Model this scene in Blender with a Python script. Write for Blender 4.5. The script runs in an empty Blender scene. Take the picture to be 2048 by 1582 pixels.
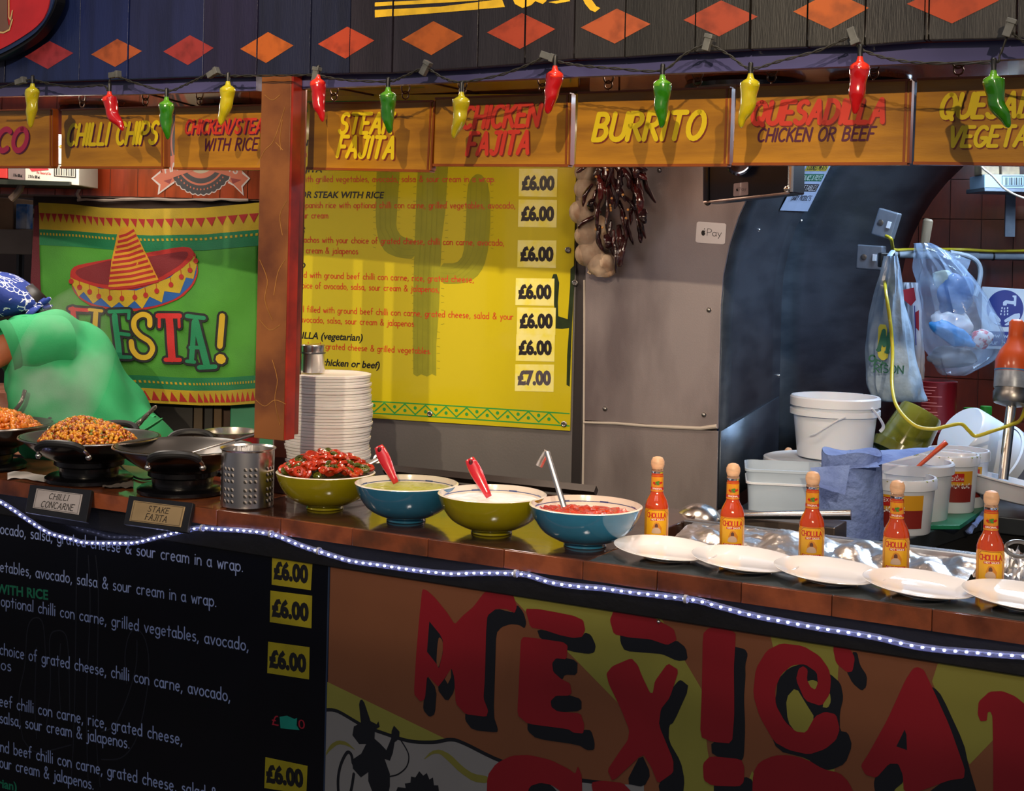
import bpy, bmesh, math, random
from mathutils import Vector, Matrix, noise
from mathutils.geometry import tessellate_polygon
random.seed(7)
SC = bpy.context.scene
COL = SC.collection
PI = math.pi
def V(*a): return Vector(a)

# ---------------------------------------------------------------- camera
F = 2770.0; ROLL = 0.022; EYE = 1.585
CX, CY = 1024.0, 517.0
cam_d = bpy.data.cameras.new('camera'); cam = bpy.data.objects.new('camera', cam_d)
COL.objects.link(cam); SC.camera = cam
cam_d.sensor_width = 36.0; cam_d.lens = F / 2048 * 36.0; cam_d.clip_start = .05
cam_d.shift_y = -(791 - CY) / 2048.0
CR = V(math.cos(ROLL), 0, math.sin(ROLL)); CU = V(-math.sin(ROLL), 0, math.cos(ROLL)); CB = V(0, -1, 0)
CAM = V(0, 0, EYE)
cam.matrix_world = Matrix(((CR.x, CU.x, CB.x, 0), (CR.y, CU.y, CB.y, 0), (CR.z, CU.z, CB.z, EYE), (0, 0, 0, 1)))

# ---------------------------------------------------------------- world, sun, exposure
SC.view_settings.view_transform = 'Standard'; SC.view_settings.look = 'None'
SC.view_settings.gamma = 1.0; SC.view_settings.exposure = 0.0
try: SC.view_settings.use_curve_mapping = False
except Exception: pass
wd = bpy.data.worlds.new('world'); SC.world = wd; wd.use_nodes = True
bg = wd.node_tree.nodes['Background']; bg.inputs[0].default_value = (0.62, 0.60, 0.66, 1); bg.inputs[1].default_value = 0.34
def light(name, kind, loc, energy, col, size=.1, aim=None, spot=None, sy=None):
    d = bpy.data.lights.new(name, kind); d.energy = energy; d.color = col
    if kind == 'AREA':
        d.size = size
        if sy: d.shape = 'RECTANGLE'; d.size_y = sy
    elif kind in ('POINT', 'SPOT'): d.shadow_soft_size = size
    if kind == 'SPOT': d.spot_size = spot or 1.2; d.spot_blend = .5
    if kind == 'SUN': d.angle = size
    o = bpy.data.objects.new(name, d); COL.objects.link(o); o.location = loc
    if aim is not None:
        o.rotation_euler = (Vector(aim) - Vector(loc)).to_track_quat('-Z', 'Y').to_euler()
    return o
# warm market spotlights hanging across the aisle, above and behind the camera, aimed at the signs and counter
for k, (a, e) in enumerate((((-1.05, 3.3, 1.80), 500), ((-.1, 2.85, 1.76), 470), ((.80, 2.45, 1.74), 430))):
    light('spotlight', 'SPOT', (a[0] - .33, a[1] - 4.1, a[2] + 1.02), e * .9, (1.0, .80, .56), .02, aim=a, spot=.47)
# lamp hanging high over the aisle just in front of the counter
light('aisle_lamp', 'AREA', (.2, 1.85, 4.5), 46, (1, .93, .86), .25, aim=(.3, 2.3, 0))
# market skylight high above the aisle behind the camera
light('skylight', 'AREA', (-.8, -.6, 4.8), 45, (1, .95, .92), 3.5, aim=(0, 3, 1), sy=1.6)
# lamps under the stall ceiling
for x, y, e in ((-1.25, 3.75, 3.5), (-.35, 3.35, 5), (.35, 3.1, 5), (.95, 2.75, 4)):
    light('ceiling_lamp', 'AREA', (x, y, 2.02), e, (1, .80, .62), .22, aim=(x, y + .05, 0))
light('cook_lamp', 'AREA', (-1.35, 4.1, 2.03), 7, (1, .93, .84), .4, aim=(-1.3, 4.2, 0))
light('recess_cool_light', 'AREA', (1.75, 4.55, 2.12), 22, (.62, .80, 1.0), .9, aim=(1.65, 4.5, 0), sy=.12)

light('recess_cool_light', 'AREA', (1.45, 3.95, 2.12), 16, (.60, .78, 1.0), .7, aim=(1.4, 3.9, 0), sy=.12)  # second cool light, added to brighten the tubs and turn them bluer
# ---------------------------------------------------------------- pixel -> world helpers (used only to read real positions off the photograph)
def ray(px, py):
    return V(0, 1, 0) + (CR * (px - CX) + CU * (CY - py)) / F
def at_depth(px, py, y): return CAM + ray(px, py) * y
def at_z(px, py, z):
    d = ray(px, py); return CAM + d * ((z - EYE) / d.z)
CO = V(0, 2.775, 0)                                       # counter front line
CD = V(.8725, -.4886, 0).normalized(); CN = V(.4886, .8725, 0).normalized()
def S(s, t, z): return CO + CD * s + CN * t + V(0, 0, z)    # along counter, away from camera, up
def at_t(px, py, t):
    d = ray(px, py); k = (t + CN.dot(V(CO.x, CO.y, EYE) - CAM)) / CN.dot(d); return CAM + d * k
def st(p): q = p - CO; return CD.dot(q), CN.dot(q)
ANG = math.atan2(CD.y, CD.x)
class Frame:
    """a real plane: point, unit x direction, unit y direction, normal towards the viewer"""
    def __init__(s, o, x, y=None):
        s.o = o; s.x = x.normalized(); s.y = (y or V(0, 0, 1)).normalized(); s.n = s.x.cross(s.y).normalized()
    def uv(s, px, py):
        d = ray(px, py); k = s.n.dot(s.o - CAM) / s.n.dot(d); q = CAM + d * k - s.o
        return (s.x.dot(q), s.y.dot(q))
    def W(s, u, v, w=0.): return s.o + s.x * u + s.y * v + s.n * w
    def shift(s, w): return Frame(s.o + s.n * w, s.x, s.y)
class PrintFrame(Frame):
    """a printed board: paint and stickers lie almost flush with the surface"""
    def W(s, u, v, w=0.): return s.o + s.x * u + s.y * v + s.n * (w * .3 if w > 0 else w)
def counter_frame(t): return Frame(S(0, t, 0), CD)
def front_frame(y): return Frame(V(0, y, 0), V(1, 0, 0))
WO = V(.078, 3.87, 0); WD = V(1, -.385, 0).normalized(); WB = V(.385, 1, 0).normalized()
WF = Frame(WO, WD)                                        # back wall of the stall

# ---------------------------------------------------------------- colours and materials
def hexc(h):
    h = h.lstrip('#'); r = [int(h[i:i + 2], 16) / 255 for i in (0, 2, 4)]
    return tuple(c / 12.92 if c <= .04045 else ((c + .055) / 1.055) ** 2.4 for c in r)
MATS = {}
def mat(name, col, rough=.5, metal=0., var=.12, scale=12., bump=0., bscale=60., col2=None, coat=0., trans=0., alpha=1.,
        emit=None, es=0., stretch=(1, 1, 1), spec=.5, sss=0., ior=1.45, th=(.4, .65), detail=4, aniso=0.):
    if name in MATS: return MATS[name]
    m = bpy.data.materials.new(name); m.use_nodes = True; nt = m.node_tree; N = nt.nodes; L = nt.links
    b = N['Principled BSDF']; c = hexc(col)
    b.inputs['Roughness'].default_value = rough; b.inputs['Metallic'].default_value = metal
    b.inputs['Coat Weight'].default_value = coat; b.inputs['Coat Roughness'].default_value = .08
    b.inputs['Transmission Weight'].default_value = trans; b.inputs['Alpha'].default_value = alpha
    b.inputs['Specular IOR Level'].default_value = spec; b.inputs['IOR'].default_value = ior
    if sss: b.inputs['Subsurface Weight'].default_value = sss; b.inputs['Subsurface Scale'].default_value = .02
    if aniso: b.inputs['Anisotropic'].default_value = aniso
    if emit: b.inputs['Emission Color'].default_value = (*hexc(emit), 1); b.inputs['Emission Strength'].default_value = es
    tc = N.new('ShaderNodeTexCoord'); mp = N.new('ShaderNodeMapping'); mp.inputs['Scale'].default_value = stretch
    L.new(tc.outputs['Object'], mp.inputs[0])
    if var or col2:
        n = N.new('ShaderNodeTexNoise'); n.inputs['Scale'].default_value = scale; n.inputs['Detail'].default_value = detail
        L.new(mp.outputs[0], n.inputs['Vector'])
        r = N.new('ShaderNodeValToRGB'); r.color_ramp.elements[0].position = th[0]; r.color_ramp.elements[1].position = th[1]
        c2 = hexc(col2) if col2 else tuple(x * (1 - var) for x in c)
        r.color_ramp.elements[0].color = (*c, 1); r.color_ramp.elements[1].color = (*c2, 1)
        L.new(n.outputs['Fac'], r.inputs[0]); L.new(r.outputs[0], b.inputs['Base Color'])
    else: b.inputs['Base Color'].default_value = (*c, 1)
    if bump:
        n2 = N.new('ShaderNodeTexNoise'); n2.inputs['Scale'].default_value = bscale; n2.inputs['Detail'].default_value = 3
        L.new(mp.outputs[0], n2.inputs['Vector'])
        bp = N.new('ShaderNodeBump'); bp.inputs['Strength'].default_value = bump; bp.inputs['Distance'].default_value = .01
        L.new(n2.outputs['Fac'], bp.inputs['Height']); L.new(bp.outputs[0], b.inputs['Normal'])
    MATS[name] = m; return m
def paint(h, rough=.45, **k): return mat('paint_' + h.lstrip('#'), h, rough=rough, var=k.pop('var', 0.), **k)

# ---------------------------------------------------------------- mesh builder
class MB:
    def __init__(s): s.v = []; s.f = []; s.m = []; s.mi = 0
    def add(s, vs, fs):
        o = len(s.v); s.v += [Vector(p) for p in vs]; s.f += [tuple(i + o for i in f) for f in fs]; s.m += [s.mi] * len(fs); return s
    def merge(s, o): return s.add(o.v, o.f)
    def tf(s, M): s.v = [M @ p for p in s.v]; return s
    def box(s, c, d, M=None, tp=1.):
        vs = []
        for z in (-1, 1):
            k = tp if z > 0 else 1
            for x, y in ((-1, -1), (1, -1), (1, 1), (-1, 1)):
                p = V(c[0] + x * d[0] / 2 * k, c[1] + y * d[1] / 2 * k, c[2] + z * d[2] / 2); vs.append(M @ p if M else p)
        return s.add(vs, [(3, 2, 1, 0), (4, 5, 6, 7), (0, 1, 5, 4), (1, 2, 6, 5), (2, 3, 7, 6), (3, 0, 4, 7)])
    def lathe(s, prof, n=32, M=None, cap=True, arc=None):
        vs = []; fs = []; k = len(prof); full = arc is None
        a0, a1 = arc or (0, 2 * PI); m = n if full else n + 1
        for i in range(m):
            a = a0 + (a1 - a0) * i / n
            for r, z in prof:
                p = V(r * math.cos(a), r * math.sin(a), z); vs.append(M @ p if M else p)
        for i in range(n):
            j = (i + 1) % m
            for q in range(k - 1): fs.append((i * k + q, j * k + q, j * k + q + 1, i * k + q + 1))
        if cap and full:
            if prof[0][0] > 1e-5: fs.append(tuple(i * k for i in range(m))[::-1])
            if prof[-1][0] > 1e-5: fs.append(tuple(i * k + k - 1 for i in range(m)))
        return s.add(vs, fs)
    def tube(s, pts, r, n=10, cap=True, flat=None, up=None):
        pts = [Vector(p) for p in pts]; rs = r if isinstance(r, (list, tuple)) else [r] * len(pts)
        vs = []; fs = []; prev = None
        for i, p in enumerate(pts):
            t = (pts[min(i + 1, len(pts) - 1)] - pts[max(i - 1, 0)])
            t = t.normalized() if t.length > 1e-9 else V(0, 0, 1)
            if prev is None:
                g = Vector(up) if up else (V(0, 0, 1) if abs(t.z) < .9 else V(1, 0, 0)); a = t.cross(g).normalized()
            else:
                a = prev - t * prev.dot(t); a = a.normalized()
            prev = a; b = t.cross(a)
            fa, fb = flat or (1, 1)
            if isinstance(fa, list): fa, fb = flat[0][i], flat[1][i]
            for k in range(n):
                th = 2 * PI * k / n; vs.append(p + a * math.cos(th) * rs[i] * fa + b * math.sin(th) * rs[i] * fb)
        for i in range(len(pts) - 1):
            for k in range(n):
                j = (k + 1) % n; fs.append((i * n + k, i * n + j, (i + 1) * n + j, (i + 1) * n + k))
        if cap: fs.append(tuple(range(n))[::-1]); fs.append(tuple((len(pts) - 1) * n + k for k in range(n)))
        return s.add(vs, fs)
    def prism(s, poly, fn, w0, w1):
        """poly (u,v) counter-clockwise seen from +w; fn(u,v,w)->point"""
        a = sum(poly[i][0] * poly[(i + 1) % len(poly)][1] - poly[(i + 1) % len(poly)][0] * poly[i][1] for i in range(len(poly)))
        if a < 0: poly = poly[::-1]
        n = len(poly); vs = [fn(u, v, w0) for u, v in poly] + [fn(u, v, w1) for u, v in poly]
        tri = tessellate_polygon([[V(u, v, 0) for u, v in poly]])
        fs = []
        for t in tri:
            x = [poly[i] for i in t]
            ar = (x[1][0] - x[0][0]) * (x[2][1] - x[0][1]) - (x[2][0] - x[0][0]) * (x[1][1] - x[0][1])
            t = tuple(t) if ar > 0 else tuple(t)[::-1]
            fs.append(tuple(i + n for i in t)); fs.append(t[::-1])
        for i in range(n): j = (i + 1) % n; fs.append((i, j, j + n, i + n))
        return s.add(vs, fs)
    def flat(s, poly, fn, w):
        tri = tessellate_polygon([[V(u, v, 0) for u, v in poly]]); fs = []
        for t in tri:
            x = [poly[i] for i in t]
            ar = (x[1][0] - x[0][0]) * (x[2][1] - x[0][1]) - (x[2][0] - x[0][0]) * (x[1][1] - x[0][1])
            fs.append(tuple(t) if ar > 0 else tuple(t)[::-1])
        return s.add([fn(u, v, w) for u, v in poly], fs)
    def grid(s, fn, nu, nv, wrap=False):
        vs = [fn(i / nu, j / nv) for j in range(nv + 1) for i in range(nu + 1)]; fs = []
        for j in range(nv):
            for i in range(nu): a = j * (nu + 1) + i; fs.append((a, a + 1, a + nu + 2, a + nu + 1))
        return s.add(vs, fs)
    def ball(s, c, r, n=10, m=7, sc=(1, 1, 1), M=None):
        prof = []
        vs = []; fs = []; c = Vector(c)
        for j in range(m + 1):
            ph = -PI / 2 + PI * j / m
            for i in range(n):
                th = 2 * PI * i / n; p = V(math.cos(ph) * math.cos(th) * sc[0], math.cos(ph) * math.sin(th) * sc[1], math.sin(ph) * sc[2]) * r
                vs.append(c + (M @ p if M else p))
        for j in range(m):
            for i in range(n): k = (i + 1) % n; fs.append((j * n + i, j * n + k, (j + 1) * n + k, (j + 1) * n + i))
        return s.add(vs, fs)
def mesh_of(name, mb, mats, smooth=True, ang=35, inv=None):
    me = bpy.data.meshes.new(name)
    vs = [inv @ p for p in mb.v] if inv else mb.v
    me.from_pydata([tuple(p) for p in vs], [], mb.f)
    for m in (mats if isinstance(mats, (list, tuple)) else [mats]): me.materials.append(m)
    if len(me.materials) > 1: me.polygons.foreach_set('material_index', mb.m)
    me.update()
    if smooth:
        me.polygons.foreach_set('use_smooth', [True] * len(me.polygons))
        try: me.set_sharp_from_angle(angle=math.radians(ang))
        except Exception: pass
    return me
def inherit(o, label, cat, group=None, kind=None):
    if label: o['label'] = label
    if cat: o['category'] = cat
    if group: o['group'] = group
    if kind: o['kind'] = kind
    return o
def thing(name, label, cat, loc=(0, 0, 0), rz=0., group=None):
    o = bpy.data.objects.new(name, None); o.empty_display_size = .05; COL.objects.link(o)
    o.matrix_world = Matrix.Translation(Vector(loc)) @ Matrix.Rotation(rz, 4, 'Z')
    return inherit(o, label, cat, group)
def root_mat(o):
    while o.parent: o = o.parent
    return o.matrix_basis.copy()
def part(name, mb, m, parent, local=True, smooth=True, bevel=0, label=None, ang=35, subs=0, kind=None):
    """local=True: vertices are in the thing's own frame; False: vertices are world positions"""
    inv = None if local else root_mat(parent).inverted()
    me = mesh_of(name, mb, m, smooth, ang, inv); o = bpy.data.objects.new(name, me); COL.objects.link(o); o.parent = parent
    if bevel: b = o.modifiers.new('bevel', 'BEVEL'); b.width = bevel; b.segments = 2; b.limit_method = 'ANGLE'; b.angle_limit = .7
    if subs: b = o.modifiers.new('subd', 'SUBSURF'); b.levels = subs; b.render_levels = subs
    if label: o['label'] = label
    if kind: o['kind'] = kind
    return o
def solo(name, mb, m, label=None, cat=None, group=None, kind=None, smooth=True, bevel=0, ang=35, base=None, subs=0):
    """a top-level thing that is one mesh, vertices in world positions, origin put at its base"""
    lo = V(*(min(p[i] for p in mb.v) for i in range(3))); hi = V(*(max(p[i] for p in mb.v) for i in range(3)))
    b = Vector(base) if base is not None else V((lo.x + hi.x) / 2, (lo.y + hi.y) / 2, lo.z)
    me = mesh_of(name, mb, m, smooth, ang, Matrix.Translation(-b)); o = bpy.data.objects.new(name, me); COL.objects.link(o); o.location = b
    if bevel: q = o.modifiers.new('bevel', 'BEVEL'); q.width = bevel; q.segments = 2; q.limit_method = 'ANGLE'; q.angle_limit = .7
    if subs: q = o.modifiers.new('subd', 'SUBSURF'); q.levels = subs; q.render_levels = subs
    return inherit(o, label, cat, group, kind)
CH = {}
def kids(o): return CH.get(o.name) or [c for c in bpy.data.objects if c.parent == o]
def dup(o, loc=None, rz=None, label=None, parent=None, scale=None):
    cache = {}
    allo = list(bpy.data.objects)
    def rec(x, par):
        c = x.copy(); COL.objects.link(c)
        if par: c.parent = par
        for ch in [q for q in allo if q.parent == x]: rec(ch, c)
        return c
    r = rec(o, parent)
    if loc is not None:
        r.matrix_basis = Matrix.Translation(Vector(loc)) @ Matrix.Rotation(rz or 0, 4, 'Z') @ Matrix.Diagonal((*(scale or (1, 1, 1)), 1))
    if label: r['label'] = label
    return r
def cat_rom(pts, n=6, closed=False):
    P = [Vector(p) for p in pts]; out = []; m = len(P)
    for i in range(m if closed else m - 1):
        p0 = P[(i - 1) % m] if closed or i > 0 else P[i]; p1 = P[i]; p2 = P[(i + 1) % m]
        p3 = P[(i + 2) % m] if closed or i + 2 < m else p2
        for k in range(n):
            t = k / n
            out.append(.5 * ((2 * p1) + (p2 - p0) * t + (2 * p0 - 5 * p1 + 4 * p2 - p3) * t * t + (3 * p1 - p0 - 3 * p2 + p3) * t ** 3))
    if not closed: out.append(P[-1])
    return out
def chaikin(p, it=1, k=.2):
    for _ in range(it):
        q = []
        for i in range(len(p)):
            a = p[i]; b = p[(i + 1) % len(p)]
            q.append((a[0] * (1 - k) + b[0] * k, a[1] * (1 - k) + b[1] * k)); q.append((a[0] * k + b[0] * (1 - k), a[1] * k + b[1] * (1 - k)))
        p = q
    return p
def clip_u(poly, u0, u1):
    for sgn, lim in ((1, u0), (-1, -u1)):
        out = []
        for i in range(len(poly)):
            a, b = poly[i], poly[(i + 1) % len(poly)]; da, db = sgn * a[0] - lim, sgn * b[0] - lim
            if da >= 0: out.append(a)
            if (da >= 0) != (db >= 0): t = da / (da - db); out.append((a[0] + (b[0] - a[0]) * t, a[1] + (b[1] - a[1]) * t))
        poly = out
        if not poly: break
    return poly
def uvs(fr, pts): return [fr.uv(*p) for p in pts]
def decal(mb, fr, pts, w, ch=0, k=.2):
    p = uvs(fr, pts)
    if ch: p = chaikin(p, ch, k)
    return mb.flat(p, fr.W, w)

# ---------------------------------------------------------------- lettering: stroke letters and the built-in font
def _a(cx, cy, rx, ry, a0, a1, n=8):
    return [(cx + rx * math.cos(math.radians(a0 + (a1 - a0) * i / n)), cy + ry * math.sin(math.radians(a0 + (a1 - a0) * i / n))) for i in range(n + 1)]
G = {
 'A': (.62, [[(0, 0), (.3, 1), (.6, 0)], [(.1, .34), (.5, .34)]]),
 'B': (.52, [[(0, 0), (0, 1)], [(0, 1)] + _a(.2, .77, .24, .23, 90, -90) + [(0, .54)], [(0, .54)] + _a(.22, .27, .28, .27, 90, -90) + [(0, 0)]]),
 'C': (.55, [_a(.32, .5, .32, .5, 50, 310, 14)]),
 'D': (.56, [[(0, 0), (0, 1)] + _a(.16, .5, .4, .5, 90, -90, 12) + [(0, 0)]]),
 'E': (.46, [[(.46, 1), (0, 1), (0, 0), (.46, 0)], [(0, .52), (.38, .52)]]),
 'F': (.44, [[(.46, 1), (0, 1), (0, 0)], [(0, .5), (.36, .5)]]),
 'G': (.6, [_a(.32, .5, .32, .5, 50, 330, 14) + [(.6, .42), (.36, .42)]]),
 'H': (.56, [[(0, 0), (0, 1)], [(.56, 0), (.56, 1)], [(0, .5), (.56, .5)]]),
 'I': (.08, [[(.04, 0), (.04, 1)]]),
 'J': (.42, [[(.1, 1), (.42, 1)], [(.34, 1), (.34, .25)] + _a(.17, .22, .17, .22, 0, -160)]),
 'K': (.52, [[(0, 0), (0, 1)], [(.5, 1), (.02, .42)], [(.16, .58), (.52, 0)]]),
 'L': (.42, [[(0, 1), (0, 0), (.42, 0)]]),
 'M': (.7, [[(0, 0), (.06, 1), (.35, .3), (.64, 1), (.7, 0)]]),
 'N': (.56, [[(0, 0), (0, 1), (.56, 0), (.56, 1)]]),
 'O': (.62, [_a(.31, .5, .31, .5, 90, 450, 18)]),
 'P': (.48, [[(0, 0), (0, 1)] + _a(.2, .74, .27, .26, 90, -90) + [(0, .48)]]),
 'Q': (.64, [_a(.31, .5, .31, .5, 90, 450, 18), [(.36, .26), (.62, -.06)]]),
 'R': (.52, [[(0, 0), (0, 1)] + _a(.2, .76, .26, .24, 90, -90) + [(0, .52)], [(.18, .5), (.52, 0)]]),
 'S': (.5, [_a(.27, .76, .22, .24, 40, 250, 9) + _a(.24, .25, .25, .26, 70, -150, 9)]),
 'T': (.56, [[(0, 1), (.56, 1)], [(.28, 1), (.28, 0)]]),
 'U': (.56, [[(0, 1)] + _a(.28, .28, .28, .28, 180, 360) + [(.56, 1)]]),
 'V': (.56, [[(0, 1), (.28, 0), (.56, 1)]]),
 'W': (.82, [[(0, 1), (.2, 0), (.41, .8), (.62, 0), (.82, 1)]]),
 'X': (.52, [[(0, 1), (.52, 0)], [(.52, 1), (0, 0)]]),
 'Y': (.54, [[(0, 1), (.27, .5), (.54, 1)], [(.27, .5), (.27, 0)]]),
 'Z': (.5, [[(0, 1), (.5, 1), (0, 0), (.5, 0)]]),
 'a': (.46, [_a(.22, .28, .22, .28, 40, 320, 12), [(.42, .56), (.4, .2), (.48, 0)]]),
 'b': (.46, [[(0, 1), (.02, 0)], _a(.23, .28, .23, .28, 150, -150, 12)]),
 'c': (.4, [_a(.23, .28, .23, .28, 50, 310, 10)]),
 'd': (.48, [_a(.22, .28, .22, .28, 30, 330, 12), [(.44, 1), (.44, 0)]]),
 'e': (.46, [[(.03, .27), (.43, .33)] + _a(.23, .28, .21, .28, 15, 310, 12)]),
 'f': (.36, [_a(.28, .82, .14, .18, 60, 180, 6) + [(.14, 0)], [(0, .55), (.32, .55)]]),
 'g': (.46, [_a(.22, .28, .22, .28, 40, 320, 12), [(.44, .56), (.44, -.1)] + _a(.22, -.12, .22, .18, 0, -150, 6)]),
 'h': (.44, [[(0, 1), (0, 0)], [(0, .34)] + _a(.22, .34, .21, .22, 170, 0, 7) + [(.43, 0)]]),
 'i': (.08, [[(.04, .55), (.04, 0)], [(.04, .78), (.045, .8)]]),
 'j': (.22, [[(.18, .55), (.18, -.12)] + _a(.04, -.14, .14, .14, 0, -120, 5), [(.18, .78), (.185, .8)]]),
 'k': (.42, [[(0, 1), (0, 0)], [(.38, .56), (.02, .24)], [(.12, .34), (.42, 0)]]),
 'l': (.08, [[(.04, 1), (.04, 0)]]),
 'm': (.7, [[(0, .56), (0, 0)], _a(.17, .36, .17, .2, 180, 0, 6) + [(.34, 0)], _a(.52, .36, .17, .2, 180, 0, 6) + [(.69, 0)]]),
 'n': (.44, [[(0, .56), (0, 0)], _a(.22, .34, .21, .22, 180, 0, 7) + [(.43, 0)]]),
 'o': (.46, [_a(.23, .28, .23, .28, 90, 450, 14)]),
 'p': (.46, [[(0, .56), (0, -.38)], _a(.23, .28, .23, .28, 150, -150, 12)]),
 'r': (.34, [[(0, .56), (0, 0)], _a(.2, .34, .19, .22, 170, 60, 6)]),
 's': (.36, [_a(.2, .43, .15, .13, 50, 230, 6) + _a(.18, .15, .17, .15, 60, -140, 6)]),
 't': (.36, [[(.18, .85), (.18, 0)], [(0, .56), (.36, .56)]]),
 'u': (.44, [[(0, .56)] + _a(.2, .2, .2, .2, 180, 350, 7) + [(.42, .56), (.44, 0)]]),
 'v': (.42, [[(0, .56), (.2, 0), (.42, .56)]]),
 'w': (.6, [[(0, .56), (.15, 0), (.3, .45), (.45, 0), (.6, .56)]]),
 'x': (.42, [[(0, .56), (.42, 0)], [(.4, .56), (0, 0)]]),
 'y': (.42, [[(0, .56), (.22, .04)], [(.42, .56), (.1, -.36)]]),
 'z': (.4, [[(0, .56), (.4, .56), (0, 0), (.4, 0)]]),
 '&': (.6, [[(.6, .0), (.14, .72)] + _a(.27, .8, .14, .17, 200, -20, 8) + [(.1, .38)] + _a(.24, .22, .22, .22, 150, 330, 8) + [(.6, .42)]]),
 ',': (.12, [[(.08, .06), (.0, -.16)]]), '.': (.1, [[(.05, .02), (.055, .03)]]), '-': (.3, [[(0, .3), (.3, .3)]]),
 '/': (.4, [[(0, -.05), (.4, 1.05)]]), '!': (.1, [[(.05, 1), (.05, .3)], [(.05, .03), (.055, .04)]]),
 '(': (.2, [_a(.3, .45, .28, .6, 120, 240, 8)]), ')': (.2, [_a(-.1, .45, .28, .6, 60, -60, 8)]),
 '0': (.5, [_a(.25, .5, .25, .5, 90, 450, 16)]), '6': (.48, [_a(.4, .6, .4, .4, 80, 180, 6) + _a(.24, .28, .24, .28, 180, 540, 12)]),
 '7': (.46, [[(0, 1), (.46, 1), (.16, 0)]]), '1': (.2, [[(0, .8), (.16, 1), (.16, 0)]]), '2': (.46, [_a(.23, .72, .22, .28, 160, -30, 8) + [(0, 0), (.46, 0)]]),
 '5': (.46, [[(.42, 1), (.08, 1), (.04, .56)] + _a(.2, .32, .25, .31, 110, -150, 8)]),
 ' ': (.3, []),
}
def stroke_line(text, gap=.16):
    x = 0; out = []
    for ch in text:
        w, ss = G.get(ch) or G.get(ch.upper()) or G[' ']
        for s_ in ss: out.append([(px + x, py) for px, py in s_])
        x += w + gap
    return out, max(x - gap, .01)
_RC = [0]
def ribbon(mb, pts, th, fn, w, ends=6, tw=None):
    """a painted brush stroke of width th along pts (u,v): mitred strip with rounded ends, each a hair above the last"""
    P = [pts[0]]
    for p in pts[1:]:
        if math.hypot(p[0] - P[-1][0], p[1] - P[-1][1]) > 1e-6: P.append(p)
    if len(P) < 2: return
    runs = [[P[0]]]
    for i in range(1, len(P)):
        runs[-1].append(P[i])
        if i + 1 < len(P):
            a = (P[i][0] - P[i - 1][0], P[i][1] - P[i - 1][1]); b = (P[i + 1][0] - P[i][0], P[i + 1][1] - P[i][1])
            if (a[0] * b[0] + a[1] * b[1]) / (math.hypot(*a) * math.hypot(*b)) < .1: runs.append([P[i]])
    for R in runs:
        _RC[0] = (_RC[0] + 1) % 9; wz = w + _RC[0] * .00003; n = len(R); vs = []; h = th / 2
        for i, p in enumerate(R):
            a = R[max(i - 1, 0)]; b = R[min(i + 1, n - 1)]
            d1 = (p[0] - a[0], p[1] - a[1]) if i else (b[0] - p[0], b[1] - p[1]); d2 = (b[0] - p[0], b[1] - p[1]) if i < n - 1 else d1
            l1 = math.hypot(*d1); l2 = math.hypot(*d2); n1 = (-d1[1] / l1, d1[0] / l1); n2 = (-d2[1] / l2, d2[0] / l2)
            m = (n1[0] + n2[0], n1[1] + n2[1]); ml = math.hypot(*m) or 1; m = (m[0] / ml, m[1] / ml); k = h / max(.5, m[0] * n1[0] + m[1] * n1[1])
            vs += [fn(p[0] + m[0] * k, p[1] + m[1] * k, wz), fn(p[0] - m[0] * k, p[1] - m[1] * k, wz)]
        fs = [(2 * i, 2 * i + 1, 2 * i + 3, 2 * i + 2) for i in range(n - 1)]
        if ends:
            for e, (p, q) in enumerate(((R[0], R[1]), (R[-1], R[-2]))):
                a0 = math.atan2(p[1] - q[1], p[0] - q[0]); base = len(vs); k = max(3, ends // 2)
                vs += [fn(p[0] + h * math.cos(a0 + PI * (t_ / k - .5)), p[1] + h * math.sin(a0 + PI * (t_ / k - .5)), wz) for t_ in range(1, k)]
                # a0-90deg side to a0+90deg side
                s0, s1 = ((0, 1) if e == 0 else (2 * n - 1, 2 * n - 2)); fs.append(tuple([s0] + list(range(base, base + k - 1)) + [s1]))
        mb.add(vs, fs)
def text_between(mb, fr, text, p0, p1, cap_px, th=.12, w=.001, shear=0., gap=.16, ends=6, serif=False, fn=None):
    """p0,p1 pixel ends of the baseline as photographed; laid out on the real plane fr"""
    u0, v0 = fr.uv(*p0) if fn is None else p0; u1, v1 = fr.uv(*p1) if fn is None else p1
    if fn is None:
        q = fr.uv(p0[0], p0[1] - cap_px); h = q[1] - v0
    else: h = cap_px
    L_, wd_ = stroke_line(text, gap); dx, dy = u1 - u0, v1 - v0; l = math.hypot(dx, dy); ex, ey = dx / l, dy / l; sx = l / wd_
    W = fn or fr.W
    for s_ in L_:
        pts = [(u0 + ex * (x * sx + shear * y * h) - ey * y * h, v0 + ey * (x * sx + shear * y * h) + ex * y * h) for x, y in s_]
        ribbon(mb, pts, th * h, W, w, ends)
        if serif:
            for e in (pts[0], pts[-1]):
                yy = e[1] - v0 - (e[0] - u0) * ey / ex if ex else 0
                if abs(yy) < .08 * h or abs(yy - h) < .08 * h:
                    ribbon(mb, [(e[0] - .13 * h, e[1]), (e[0] + .13 * h, e[1])], th * h * .55, W, w, 0)
_FT = {}
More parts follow.
